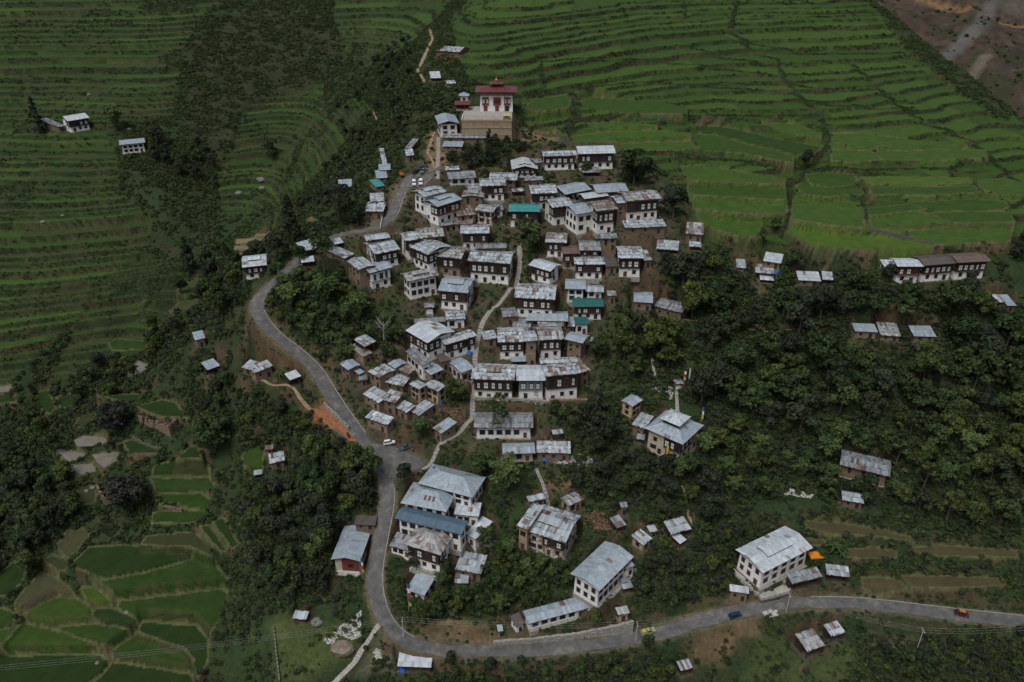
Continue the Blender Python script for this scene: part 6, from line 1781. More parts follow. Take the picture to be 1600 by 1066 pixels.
def crown(kind, seed):
    global RNG
    RNG = np.random.default_rng(seed)
    P, Nn, T, S = [], [], [], []
    def add(c, r, n, flat, tv, sz):
        p, d = clump_points(c, r, n, flat)
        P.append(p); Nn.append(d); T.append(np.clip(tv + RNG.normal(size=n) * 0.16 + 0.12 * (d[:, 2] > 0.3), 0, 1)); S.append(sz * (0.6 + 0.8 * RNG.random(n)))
    if kind == 'B':        # broad-leaved, 8 m tall
        ncl = RNG.integers(13, 20)
        for k in range(ncl):
            a = RNG.random() * 6.28; rr = 2.6 * math.sqrt(RNG.random()); zz = 3.2 + 3.9 * RNG.random()
            rr *= max(0.35, 1 - ((zz - 4.7) / 3.4) ** 2)
            add((math.cos(a) * rr, math.sin(a) * rr, zz), 0.85 + 0.75 * RNG.random(), 85, 0.8, 0.15 + 0.65 * RNG.random(), 0.23)
    elif kind == 'D':      # dense round
        for k in range(24):
            a = RNG.random() * 6.28; zz = 2.2 + 5.2 * RNG.random(); rr = 3.3 * math.sqrt(max(0.05, 1 - ((zz - 4.4) / 3.6) ** 2)) * math.sqrt(RNG.random())
            add((math.cos(a) * rr, math.sin(a) * rr, zz), 1.1 + 0.5 * RNG.random(), 80, 0.85, 0.1 + 0.5 * RNG.random(), 0.24)
    elif kind == 'U':      # wide umbrella
        for k in range(22):
            a = RNG.random() * 6.28; rr = 5.0 * math.sqrt(RNG.random())
            add((math.cos(a) * rr, math.sin(a) * rr, 6.4 - 0.05 * rr * rr + 0.9 * RNG.random()), 1.0 + 0.5 * RNG.random(), 75, 0.5, 0.1 + 0.5 * RNG.random(), 0.22)
    elif kind == 'M':      # bamboo plumes
        for k in range(26):
            a = RNG.random() * 6.28; L = 6 + 3.5 * RNG.random(); out = 0.6 + 2.6 * RNG.random()
            tv = 0.25 + 0.6 * RNG.random()
            for q in range(7):
                f = 0.35 + 0.65 * q / 6
                c = (math.cos(a) * out * f ** 2.2, math.sin(a) * out * f ** 2.2, L * (f - 0.28 * f ** 4))
                p, d = clump_points(c, 0.5 + 0.35 * (1 - abs(f - 0.7)), 13, 0.9)
                P.append(p); Nn.append(d + np.array([0, 0, 0.5])); T.append(np.clip(tv + RNG.normal(size=13) * 0.15, 0, 1)); S.append(0.14 + 0.12 * RNG.random(13))
    elif kind in 'CY':     # conifer / cypress
        hgt, rad = (11.0, 2.3) if kind == 'C' else (12.0, 1.25)
        for k in range(46 if kind == 'C' else 40):
            f = (k + RNG.random()) / 46 if kind == 'C' else (k + RNG.random()) / 40
            a = RNG.random() * 6.28
            prof = (1 - f) ** 0.75 if kind == 'C' else math.sin(min(1, (f * 0.9 + 0.12)) * math.pi) ** 0.6
            rr = rad * prof * (0.5 + 0.5 * RNG.random())
            add((math.cos(a) * rr, math.sin(a) * rr, 0.9 + f * (hgt - 1)), (0.75 if kind == 'C' else 0.5) * (0.4 + 0.7 * prof), 34, 0.8, 0.15 + 0.55 * RNG.random(), 0.19)
    elif kind == 'S':      # sparse open crown
        for k in range(15):
            a = RNG.random() * 6.28; rr = 2.4 * math.sqrt(RNG.random()); zz = 4.5 + 4.5 * RNG.random()
            add((math.cos(a) * rr, math.sin(a) * rr, zz), 0.7 + 0.4 * RNG.random(), 34, 0.8, 0.2 + 0.5 * RNG.random(), 0.2)
    P, Nn, T, S = map(np.concatenate, (P, Nn, T, S))
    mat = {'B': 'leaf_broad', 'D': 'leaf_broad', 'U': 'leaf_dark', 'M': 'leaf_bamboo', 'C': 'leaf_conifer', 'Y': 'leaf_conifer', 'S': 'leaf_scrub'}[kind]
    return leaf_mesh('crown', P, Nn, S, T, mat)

def trunk_mesh(kind, seed, mat='bark'):
    random.seed(seed)
    m = MB()
    if kind == 'M':
        for k in range(14):
            a = random.random() * 6.28; out = 0.5 + 2.2 * random.random(); L = 6 + 3 * random.random()
            m.tube([(math.cos(a) * (0.3 + out * f ** 2.2), math.sin(a) * (0.3 + out * f ** 2.2), L * (f - 0.28 * f ** 4) - 0.3) for f in (0, 0.35, 0.7, 1)], [0.07, 0.06, 0.045, 0.02], 'bark', 4)
        return m.mesh('trunk')
    H = {'B': 5.5, 'D': 5.0, 'U': 6.0, 'C': 10.5, 'Y': 11.5, 'S': 8.0, 'X': 6.5}[kind]
    lean = (random.uniform(-0.4, 0.4), random.uniform(-0.4, 0.4))
    m.tube([(0, 0, -0.6), (0.05, 0, 0.4), (lean[0] * 0.5, lean[1] * 0.5, H * 0.5), (lean[0], lean[1], H)], [0.34, 0.25, 0.17, 0.05], mat, 7)
    nb = 7 if kind in 'BDUS' else 10 if kind == 'X' else 4
    for k in range(nb):
        a = k * 2.4 + random.random(); z = H * random.uniform(0.35, 0.8); L = {'U': 4.2, 'C': 1.2, 'Y': 0.6}.get(kind, 2.4) * random.uniform(0.7, 1.1)
        p0 = (lean[0] * z / H, lean[1] * z / H, z); p1 = (p0[0] + math.cos(a) * L * 0.5, p0[1] + math.sin(a) * L * 0.5, z + L * 0.35); p2 = (p0[0] + math.cos(a) * L, p0[1] + math.sin(a) * L, z + L * 0.85)
        m.tube([p0, p1, p2], [0.11, 0.07, 0.025], mat, 5)
        if kind == 'X':
            for q in range(3):
                b = a + random.uniform(-1, 1); m.tube([p1, (p1[0] + math.cos(b) * 0.9, p1[1] + math.sin(b) * 0.9, p1[2] + random.uniform(0.3, 1.1))], [0.05, 0.015], mat, 4)
                m.tube([p2, (p2[0] + math.cos(b) * 0.7, p2[1] + math.sin(b) * 0.7, p2[2] + random.uniform(0.1, 0.9))], [0.03, 0.01], mat, 4)
    return m.mesh('trunk', True)

PROTO = {}
for kind, n in (('B', 6), ('D', 3), ('U', 1), ('M', 3), ('C', 2), ('Y', 1), ('S', 2)):
    PROTO[kind] = [(trunk_mesh(kind, 50 + k), crown(kind, 300 + 13 * k + ord(kind))) for k in range(n)]
gm = PROTO['D'][0][1].copy(); gm.materials[0] = MATS['leaf_grey']
PROTO['G'] = [(PROTO['D'][0][0], gm)]
dk = [c.copy() for _, c in PROTO['B'][:3]]
for c in dk: c.materials[0] = MATS['leaf_dark']
PROTO['K'] = [(PROTO['B'][k][0], dk[k]) for k in range(3)]
PROTO['X'] = [(trunk_mesh('X', 77, 'dead_wood'), None)]
HEIGHT = dict(B=8.0, D=8.2, U=8.0, M=8.5, C=11.5, Y=12.0, S=9.5, G=8.2, K=8.0, X=8.5)
DIAM = dict(B=7.0, D=8.4, U=12.0, M=7.0, C=5.2, Y=2.9, S=6.4, G=8.4, K=7.0, X=5.0)
NAME = dict(B='broadleaf_tree', D='broadleaf_tree', U='umbrella_tree', M='bamboo_clump', C='conifer_tree', Y='cypress_tree', S='open_tree', G='grey_tree', K='dark_tree', X='dead_tree')
TREES = []; ROOTS = []
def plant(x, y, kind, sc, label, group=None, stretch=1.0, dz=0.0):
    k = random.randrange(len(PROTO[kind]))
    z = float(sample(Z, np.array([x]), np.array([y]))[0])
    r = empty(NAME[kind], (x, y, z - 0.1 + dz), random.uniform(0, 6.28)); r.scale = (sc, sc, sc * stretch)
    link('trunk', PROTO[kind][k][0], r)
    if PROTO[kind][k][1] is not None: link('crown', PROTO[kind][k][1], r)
    tag(r, label, 'bamboo' if kind == 'M' else 'tree', group)
    TREES.append((x, y, DIAM[kind] * sc / 2)); ROOTS.append(r)
    return r

# trees one can point at: column, row of the crown's middle, width in photo pixels, kind, label
SOLO = [
 (825, 366, 50, 'D', 'dense round dark tree at the head of the stair path'), (990, 262, 58, 'D', 'big dark tree beside the wider house of the upper pair'),
 (1052, 316, 48, 'K', 'dark tree beyond the pinkish rusted roof of the end house'), (915, 262, 20, 'B', 'small tree between the two houses of the upper pair'),
 (713, 612, 42, 'D', 'bushy tree in front of the tan earth house by the path'), (658, 668, 36, 'M', 'feathery bamboo beside the white parked car'),
 (772, 652, 50, 'S', 'open-crowned tree in front of the long white house'), (790, 742, 62, 'M', 'large bamboo clump above the grey hall'), (752, 728, 40, 'B', 'green tree right behind the grey hall'),
 (632, 738, 30, 'K', 'dark bushy tree at the corner of the grey hall'), (183, 655, 55, 'G', 'grey-green tree between the ruin and the flooded paddies'), (207, 772, 66, 'G', 'huge grey dense tree standing in the valley rice fields'),
 (62, 180, 26, 'C', 'tall dark conifer beside the upper white farmhouse'), (182, 182, 40, 'M', 'pale bamboo clump between the two hillside farmhouses'), (246, 214, 32, 'K', 'dark tree right of the lower hillside farmhouse'),
 (425, 235, 28, 'K', 'round dark tree on the small far paddies'), (458, 345, 34, 'C', 'dark conifer above the road beside bare paddies'), (434, 390, 46, 'K', 'thick dark tree behind the white-roofed house'),
 (530, 318, 84, 'U', 'wide umbrella tree spreading over the road'), (508, 398, 48, 'S', 'gaunt half-bare tree over the roadside shelters'), (297, 397, 28, 'C', 'tall conifer in the ravine left of the white-roofed house'),
 (345, 402, 48, 'S', 'thin pale-trunked tree left of the white-roofed house'), (600, 512, 26, 'X', 'white dead tree with bare branches on the slope'), (765, 232, 14, 'Y', 'slender dark cypress below the temple platform'),
 (735, 252, 11, 'Y', 'smaller cypress beside the slender one'), (510, 452, 50, 'M', 'bamboo on the slope below the green-windowed house'), (560, 482, 44, 'M', 'bamboo above the collapsing shelters'), (455, 462, 42, 'M', 'bamboo hanging over the bend of the road'),
 (1210, 350, 22, 'B', 'small tree on the hedge between two low rice fields'), (1256, 248, 26, 'K', 'dark tree on the zigzag hedge in the rice terraces'), (1592, 372, 30, 'C', 'pine at the right edge beside the lowest rice field'),
 (1560, 800, 46, 'B', 'round light green tree with visible trunk near the lower right paddies'), (337, 680, 66, 'D', 'large dark tree beside the valley ruin'), (690, 905, 26, 'M', 'palm-like bamboo tuft behind the prayer flag pole'),
 (1385, 425, 26, 'K', 'dark tree in front of the white lean-to of the eastern trio'), (1345, 765, 44, 'B', 'tree beside the lone farm building among the right-hand trees'), (650, 880, 22, 'K', 'dark tree between the road and the striped tin shed'),
 (500, 374, 42, 'K', 'dark tree leaning over the hidden stretch of road'), (436, 428, 32, 'B', 'green tree above the big road bend'), (470, 398, 26, 'B', 'small tree between the road and the gaunt tree'), (560, 338, 30, 'K', 'dark tree inside the road hairpin'),
 (1120, 470, 52, 'D', 'tallest dense tree beyond the mud farm shed'), (1065, 425, 48, 'K', 'dark tree below the flat tin shelter'), (1150, 560, 56, 'D', 'massive round tree above the wood footpath steps'), (1110, 520, 50, 'K', 'broad dark tree at the left end of the wood footpath'),
 (880, 800, 14, 'B', 'small tree between the pale hut and the rust-striped hut'), (930, 968, 30, 'B', 'tree between the low bungalow and the gatehouse hut'), (1190, 365, 18, 'B', 'small tree at the corner of the lowest rice field'),
]
random.seed(5)
def crown_spot(u, v, dpx, kind):
    D = proj(*cast(u, min(v + dpx * 0.4, 1064), Z))[2]
    sc = dpx * D / FPX / DIAM[kind]
    th = PITCH + math.atan((v - CV) / FPX)
    hpx = HEIGHT[kind] * sc * math.cos(th) * FPX / D
    p = cast(u, v + hpx * 0.5, Z)
    return p, sc
for u, v, dpx, kind, lab in SOLO:
    p, sc = crown_spot(u, v, dpx, kind)
    st = 1.0
    if kind == 'Y': st = 1.0
    plant(p[0], p[1], kind, sc, lab)

# what must stay in view: houses, road
ROADPX = np.array([proj(*p) for p in RW[::3]])
BOXES = np.array([(*s['box'], s['D']) for s in SPEC])
FIELDPX = []
for k in keep:
    o = order[starts[k]:ends[k]]
    i, j = o[::max(1, len(o) // 12)] // (NS - 1), o[::max(1, len(o) // 12)] % (NS - 1)
    FIELDPX += list(zip(*proj(GX[i, j], GY[i, j], Z[i, j])))
FIELDPX = np.array(FIELDPX)
PATHPX = np.array([proj(*p) for _, _, _, pw, _ in PATHW for p in pw[::3]])
EXTRA_KEEP = np.array([(245, 665, 300), (260, 650, 300), (165, 770, 300), (270, 790, 300), (520, 670, 295), (535, 1010, 250), (540, 980, 250), (470, 1000, 250), (670, 480, 330), (1060, 600, 310), (1240, 770, 280), (1010, 590, 310), (880, 720, 290), (760, 195, 380), (720, 150, 390), (900, 1000, 252), (830, 990, 252)], float)
def hides(x, y, z, r, hgt, tol=0.52):
    u, v, D = proj(x, y, z + hgt * 0.6)
    rp = r * FPX / D * tol
    b = BOXES
    if np.any((b[:, 4] > D - 2) & (u + rp > b[:, 0]) & (u - rp < b[:, 2]) & (v + rp > b[:, 1]) & (v - rp < b[:, 3] - 3)): return True
    for Q in (ROADPX, PATHPX, FIELDPX, EXTRA_KEEP):
        if np.any((Q[:, 2] > D - 3) & (np.hypot(Q[:, 0] - u, Q[:, 1] - v) < rp + (3 if Q is not FIELDPX else 0))): return True
    return False

WOODS = [  # photo polygon, spacing, kinds, scale range, group, label
 ([(1000, 425), (1110, 395), (1380, 445), (1600, 480), (1640, 620), (1600, 700), (1400, 640), (1290, 700), (1100, 640), (1010, 600), (925, 560), (960, 500)], 9.5, 'BKBDBKBD', (0.8, 1.95), 'trees of the dark wood below the eastern trio', 'in the dark wood below the eastern trio of houses'),
 ([(1290, 700), (1400, 640), (1640, 650), (1640, 830), (1480, 830), (1400, 790), (1310, 800), (1270, 760)], 9.0, 'BBSBMK', (0.7, 1.7), 'trees around the lone farm building', 'in the thicket around the lone farm building'),
 ([(1100, 640), (1290, 700), (1270, 760), (1160, 790), (1090, 780), (1100, 720)], 9.5, 'BBMMBS', (0.6, 1.35), 'trees right of the pyramid-roofed house', 'in the grove beyond the pyramid-roofed house'),
 ([(860, 640), (990, 650), (1020, 720), (1110, 725), (1120, 800), (1080, 850), (1000, 790), (930, 780), (850, 720)], 7.5, 'BBBKK', (0.8, 1.5), 'trees below the front row of houses', 'on the slope between the front row and the farmhouses'),
 ([(400, 730), (585, 730), (600, 790), (520, 840), (515, 930), (560, 940), (420, 960), (380, 830)], 8.0, 'BBKBK', (0.9, 1.7), 'trees on the bank left of the roadside shop', 'on the wooded bank beside the roadside shop'),
 ([(640, 900), (740, 850), (810, 855), (880, 890), (890, 930), (800, 955), (650, 980), (622, 930)], 5.6, 'BBBM', (0.6, 1.0), 'orchard trees above the low bungalow', 'in the garden above the low white bungalow'),
 ([(430, 430), (540, 445), (640, 530), (610, 590), (540, 600), (500, 560), (420, 485)], 6.0, 'BBMBM', (0.6, 0.95), 'trees on the slope inside the road bend', 'on the slope inside the big road bend'),
 ([(330, 410), (420, 380), (390, 470), (330, 520), (250, 560), (150, 670), (-30, 800), (-30, 700), (120, 610), (250, 490)], 16.0, 'BKBB', (0.8, 1.4), 'trees along the ravine', 'in the ravine left of the road'),
 ([(-40, 760), (90, 730), (150, 800), (80, 850), (50, 900), (-40, 960)], 10.0, 'KBKB', (0.9, 1.4), 'trees at the lower left edge', 'in the thicket at the lower left edge'),
 ([(300, 560), (400, 610), (470, 650), (560, 720), (400, 720), (380, 660), (300, 640)], 9.0, 'BBK', (0.5, 0.95), 'trees below the dirt path', 'on the scrubby slope below the dirt path'),
 ([(640, 1040), (1040, 1012), (1060, 1075), (640, 1085)], 6.5, 'BKB', (0.45, 0.75), 'bushy trees along the bottom edge', 'below the road along the bottom edge'),
 ([(1360, 1010), (1640, 985), (1640, 1085), (1330, 1075)], 7.0, 'BKB', (0.4, 0.75), 'bushy trees at the lower right corner', 'below the road at the lower right corner'),
 ([(1000, 800), (1130, 790), (1160, 860), (1120, 930), (1020, 960), (985, 930), (1010, 870)], 6.5, 'BBK', (0.45, 0.85), 'trees between the farmhouse and the bright white house', 'between the long farmhouse and the bright white house'),
 ([(560, 110), (640, 60), (660, 140), (640, 190), (560, 260), (500, 330), (440, 330), (500, 230)], 16.0, 'KBK', (0.5, 0.8), 'trees on the spur left of the temple', 'on the scrub spur left of the temple'),
 ([(200, 210), (330, 230), (340, 300), (260, 300), (200, 260)], 15.0, 'KB', (0.7, 1.1), 'trees around the far hillside farmhouses', 'in the gully near the far hillside farmhouses'),
 ([(700, 230), (800, 222), (830, 245), (760, 262), (700, 262)], 5.0, 'BK', (0.4, 0.6), 'trees below the temple platform', 'in the garden below the temple platform'),
]
random.seed(9); RNG = np.random.default_rng(77)
WOODMASK = np.zeros(Z.shape, bool)
for P, sp, kinds, (s0, s1), grp, lab in WOODS:
    pw = poly_world('0', P)
    sl = box_of(pw, 1); WOODMASK[sl] |= in_poly(pw, GX[sl], GY[sl])
    lo, hi = pw.min(0), pw.max(0)
    cnt_, tries = 0, 0
    area = 0.5 * abs(np.dot(pw[:, 0], np.roll(pw[:, 1], 1)) - np.dot(pw[:, 1], np.roll(pw[:, 0], 1)))
    while tries < area / (sp * sp) * 9 and cnt_ < area / (sp * sp) * 1.55:
        tries += 1
        x, y = random.uniform(lo[0], hi[0]), random.uniform(lo[1], hi[1])
        if not in_poly(pw, np.array([x]), np.array([y]))[0]: continue
        sc = random.uniform(s0, s1); kind = random.choice(kinds); rad = DIAM[kind] * sc / 2
        if any((x - a) ** 2 + (y - b) ** 2 < (0.5 * (rad + c)) ** 2 for a, b, c in TREES): continue
        if nearest(PAD, np.array([x]), np.array([y]))[0] < 1.5 or nearest(ROADD, np.array([x]), np.array([y]))[0] < 4 or nearest(FID, np.array([x]), np.array([y]))[0] > 0: continue
        z = float(sample(Z, np.array([x]), np.array([y]))[0])
        if hides(x, y, z, rad, HEIGHT[kind] * sc): continue
        u, v, D = proj(x, y, z + 3)
        if not (-30 < u < 1630 and -30 < v < 1100): continue
        mid_ = (s0 + s1) / 2
        size = 'large' if sc > mid_ + (s1 - s0) * 0.17 else 'small' if sc < mid_ - (s1 - s0) * 0.17 else 'middling'
        desc = {'B': 'green leafy tree', 'K': 'dark-leaved tree', 'D': 'dense round tree', 'M': 'feathery bamboo', 'S': 'open-crowned tree'}[kind]
        plant(x, y, kind, sc, f'{size} {desc} {lab}', f'{size} {grp}', random.uniform(0.9, 1.15)); cnt_ += 1
TXY = np.array([(a, b) for a, b, _ in TREES]); claimed = set()
for s in SPEC:   # the tree that stands nearest a building is named after it
    if len(s['label'].split()) > 10: continue
    dq = np.hypot(*(TXY - s['cen']).T); k = int(np.argmin(dq))
    if dq[k] < 16 and k >= len(SOLO) and k not in claimed:
        claimed.add(k); w0 = ROOTS[k]['label'].split(' ')
        w0 = ' '.join(w0[1:4] if w0[2] in ('leafy', 'round') else w0[1:3])
        ROOTS[k]['label'] = f"{w0} closest to the {s['label']}"

# ------------------------------------------------------------------ undergrowth: bushes, ferns and tall grass nobody could count
def bush(seed, n, r, flat, sz, mat, spiky=False):
    global RNG
    RNG = np.random.default_rng(seed)
    P, Nn, T, S = [], [], [], []
    for k in range(5):
        a = RNG.random() * 6.28; c = (math.cos(a) * r * 0.5 * (k > 0), math.sin(a) * r * 0.5 * (k > 0), r * (0.3 + 0.4 * RNG.random()))
        p, d = clump_points(c, r * 0.62, n // 5, flat)
        P.append(p); Nn.append(d); T.append(np.clip(0.15 + 0.6 * RNG.random() + RNG.normal(size=n // 5) * 0.15, 0, 1)); S.append(sz * (0.6 + 0.8 * RNG.random(n // 5)))
    P, Nn, T, S = map(np.concatenate, (P, Nn, T, S))
    return leaf_mesh('bush', P, Nn, S, T, mat, 0.35 if spiky else 1.0)
veg_col = bpy.data.collections.new('bush_shapes')
for k in range(8):
    me = bush(900 + k, (75, 60, 90, 70, 60, 80, 60, 70)[k], (0.9, 0.7, 1.1, 0.8, 0.6, 1.0, 0.75, 0.9)[k], (0.7, 0.8, 0.7, 0.6, 0.9, 0.75, 1.1, 0.5)[k], (0.17, 0.15, 0.18, 0.16, 0.13, 0.18, 0.17, 0.16)[k],
              ('leaf_scrub', 'leaf_scrub', 'leaf_broad', 'leaf_scrub', 'leaf_bamboo', 'leaf_dark', 'leaf_scrub', 'leaf_broad')[k], k in (6,))
    o = bpy.data.objects.new('bush_shape_%s' % 'abcdefgh'[k], me); veg_col.objects.link(o)

def scatter(name, pts, scl, rot, idx, coll, label):
    me = bpy.data.meshes.new(name)
    n = len(pts)
    me.vertices.add(n); me.vertices.foreach_set('co', np.asarray(pts, np.float32).ravel())
    for an, ty, dat in (('scl', 'FLOAT', scl), ('rotz', 'FLOAT', rot), ('idx', 'INT', idx)):
        a = me.attributes.new(an, ty, 'POINT'); a.data.foreach_set('value', np.asarray(dat, np.float32 if ty == 'FLOAT' else np.int32))
    ob = link(name, me)
    ng = bpy.data.node_groups.new(name, 'GeometryNodeTree')
    ng.interface.new_socket('Geometry', in_out='INPUT', socket_type='NodeSocketGeometry'); ng.interface.new_socket('Geometry', in_out='OUTPUT', socket_type='NodeSocketGeometry')
    N_ = ng.nodes; gi = N_.new('NodeGroupInput'); go = N_.new('NodeGroupOutput')
    mp = N_.new('GeometryNodeMeshToPoints'); ip = N_.new('GeometryNodeInstanceOnPoints'); ci = N_.new('GeometryNodeCollectionInfo')
    ci.inputs['Collection'].default_value = coll; ci.inputs['Separate Children'].default_value = True; ci.inputs['Reset Children'].default_value = True
    def at_(nm, ty):
        q = N_.new('GeometryNodeInputNamedAttribute'); q.data_type = ty; q.inputs['Name'].default_value = nm; return q.outputs[0]
    cb = N_.new('ShaderNodeCombineXYZ'); er = N_.new('FunctionNodeEulerToRotation')
    L_ = ng.links.new
    L_(gi.outputs[0], mp.inputs['Mesh']); L_(mp.outputs[0], ip.inputs['Points']); L_(ci.outputs[0], ip.inputs['Instance'])
    ip.inputs['Pick Instance'].default_value = True
    L_(at_('idx', 'INT'), ip.inputs['Instance Index']); L_(at_('rotz', 'FLOAT'), cb.inputs['Z']); L_(cb.outputs[0], er.inputs[0]); L_(er.outputs[0], ip.inputs['Rotation']); L_(at_('scl', 'FLOAT'), ip.inputs['Scale'])
    L_(ip.outputs[0], go.inputs[0])
    mod = ob.modifiers.new('scatter', 'NODES'); mod.node_group = ng
    tag(ob, label, kind='stuff')
    return ob

RNG = np.random.default_rng(123)
U_, V_, D_ = proj(GX, GY, Z)
seen = (U_ > -120) & (U_ < 1720) & (V_ > -90) & (V_ < 1180)
ok = seen & (ROADD > 3.3) & (PAD > 0.6) & (PATHD > 0.35) & (FID == 0) & (ZONE != 2)
big = np.clip((D_ / 270.0) ** 0.75, 0.8, 1.8)
clump = fnoise(GX / 6, GY / 6, 201, 3)
dens = np.where(ZONE == 0, 0.62 * sstep(0.3, 0.5, clump), 0.0)
dens = np.where(WOODMASK & (ZONE == 0), 0.75, dens)
dens = dens * (1 - 0.5 * VILW)
dens = np.where((VILW > 0.3) & (ZONE == 0), np.maximum(dens, 0.18 + 0.42 * sstep(0.55, 0.42, fnoise(GX / 7, GY / 7, 88, 4))), dens)
dens = np.where((ZONE == 1), 1.9 * RISER * sstep(0.34, 0.56, fnoise(GX / 7, GY / 7, 203, 2)) * np.where(GX < -60, 0.75, 1.0), dens)
dens = np.where((ZONE == 0) & (RISER > 0.3), np.maximum(dens, 0.7), dens)
lawn = in_poly(poly_world('0', [(425, 985), (445, 965), (520, 985), (600, 995), (560, 1060), (470, 1075), (430, 1075)]), GX, GY)
dens = np.where(lawn, 0.06, dens)
for P_ in ([(1050, 1000), (1190, 970), (1340, 990), (1340, 1066), (1060, 1066)],):
    dens = np.where(in_poly(poly_world('0', P_), GX, GY), dens * 0.45, dens)
dens = np.where((ZONE == 0) & (D_ > 410), dens * 1.7, dens)
dens = np.where(in_poly(poly_world('5', [(360, 698), (445, 692), (565, 760), (700, 875), (710, 955), (640, 970), (510, 855)]), GX, GY), 0.0, dens)
prob = dens * CELL / big ** 2 * ok
pick = np.argwhere(RNG.random(prob.shape) < prob)
i, j = pick[:, 0], pick[:, 1]
jx = RNG.uniform(-0.4, 0.4, len(i)) * (gs[1] - gs[0]) * (gy[i] + OFF); jy = RNG.uniform(-0.4, 0.4, len(i)) * dGY[i, 0]
bx_, by_ = GX[i, j] + jx, GY[i, j] + jy
bz_ = sample(Z, bx_, by_) - 0.15
zone = ZONE[i, j]
bs = big[i, j] * np.where(zone == 1, RNG.uniform(0.25, 0.6, len(i)), RNG.uniform(0.5, 1.45, len(i)) * (0.75 + 0.5 * clump[i, j]))
bs = np.where((D_[i, j] > 410) & (zone == 0), bs * 0.66, bs)
bs = np.where(WOODMASK[i, j] & (zone == 0), bs * 1.3, bs)
bs = np.where(VILW[i, j] > 0.5, bs * 0.72, bs)
bs = np.where(ROADD[i, j] < 5.5, np.minimum(bs, 0.75), bs); bs = np.where(PAD[i, j] < 2.0, np.minimum(bs, 0.6), bs)
bi = RNG.integers(0, 8, len(i)); bi = np.where(WOODMASK[i, j] & (zone == 0) & (bi == 4), 5, bi); bi = np.where((bi == 5) & ((D_[i, j] > 400) | (zone == 1)), 0, bi); br = RNG.uniform(0, 6.28, len(i))
print('bushes', len(i))
pp_ = np.stack([bx_, by_, bz_], 1)
m1 = zone == 1
scatter('undergrowth', pp_[~m1], bs[~m1], br[~m1], bi[~m1], veg_col, 'dense scrub and ferns covering the slopes between the houses')
scatter('terrace_bank_plants', pp_[m1], bs[m1], br[m1], bi[m1], veg_col, 'low bushes and weeds lining the banks of the rice terraces')
# scattered shrubs on the far hill
fm = RNG.random(FX.shape) < (0.32 * veg[..., 0] + 0.03) * (FX < 900)
fi_ = np.argwhere(fm)
fp_ = np.stack([FX[fm], FY[fm], FZ[fm] - 0.3], 1)
scatter('far_shrubs', fp_, RNG.uniform(1.0, 3.2, len(fp_)), RNG.uniform(0, 6.28, len(fp_)), RNG.integers(0, 8, len(fp_)), veg_col, 'dark shrubs dotted over the eroded far hillside')
# ------------------------------------------------------------------ vehicles
def wheel_mesh():
    m = MB()
    m.tube([(-0.11, 0, 0), (0.11, 0, 0)], 0.33, 'rubber', 14)
    return m.mesh('tyre', True)
def rim_mesh():
    m = MB(); m.tube([(-0.125, 0, 0), (0.125, 0, 0)], 0.19, 'chrome', 10); return m.mesh('rim', True)
TYRE, RIM = wheel_mesh(), rim_mesh()
def loft(m, prof, hw_of, mat):
    """side profile (y along the car, z up) closed, lofted across x with width per height"""
    n = len(prof); b = len(m.v)
    for s in (-1, -0.86, 0.86, 1):
        for y, z in prof:
            k = 1.0 if abs(s) < 1 else 0.96
            zz = z if abs(s) < 1 else z
            m.v.append((s * hw_of(z), y * k, zz))
    for r in range(3):
        for i in range(n):
            m.f.append((b + r * n + i, b + r * n + (i + 1) % n, b + (r + 1) * n + (i + 1) % n, b + (r + 1) * n + i)); m.m.append(m.mi(mat)); m.c.append((1, 1, 1))
    m.f.append(tuple(b + i for i in reversed(range(n)))); m.m.append(m.mi(mat)); m.c.append((1, 1, 1))
    m.f.append(tuple(b + 3 * n + i for i in range(n))); m.m.append(m.mi(mat)); m.c.append((1, 1, 1))
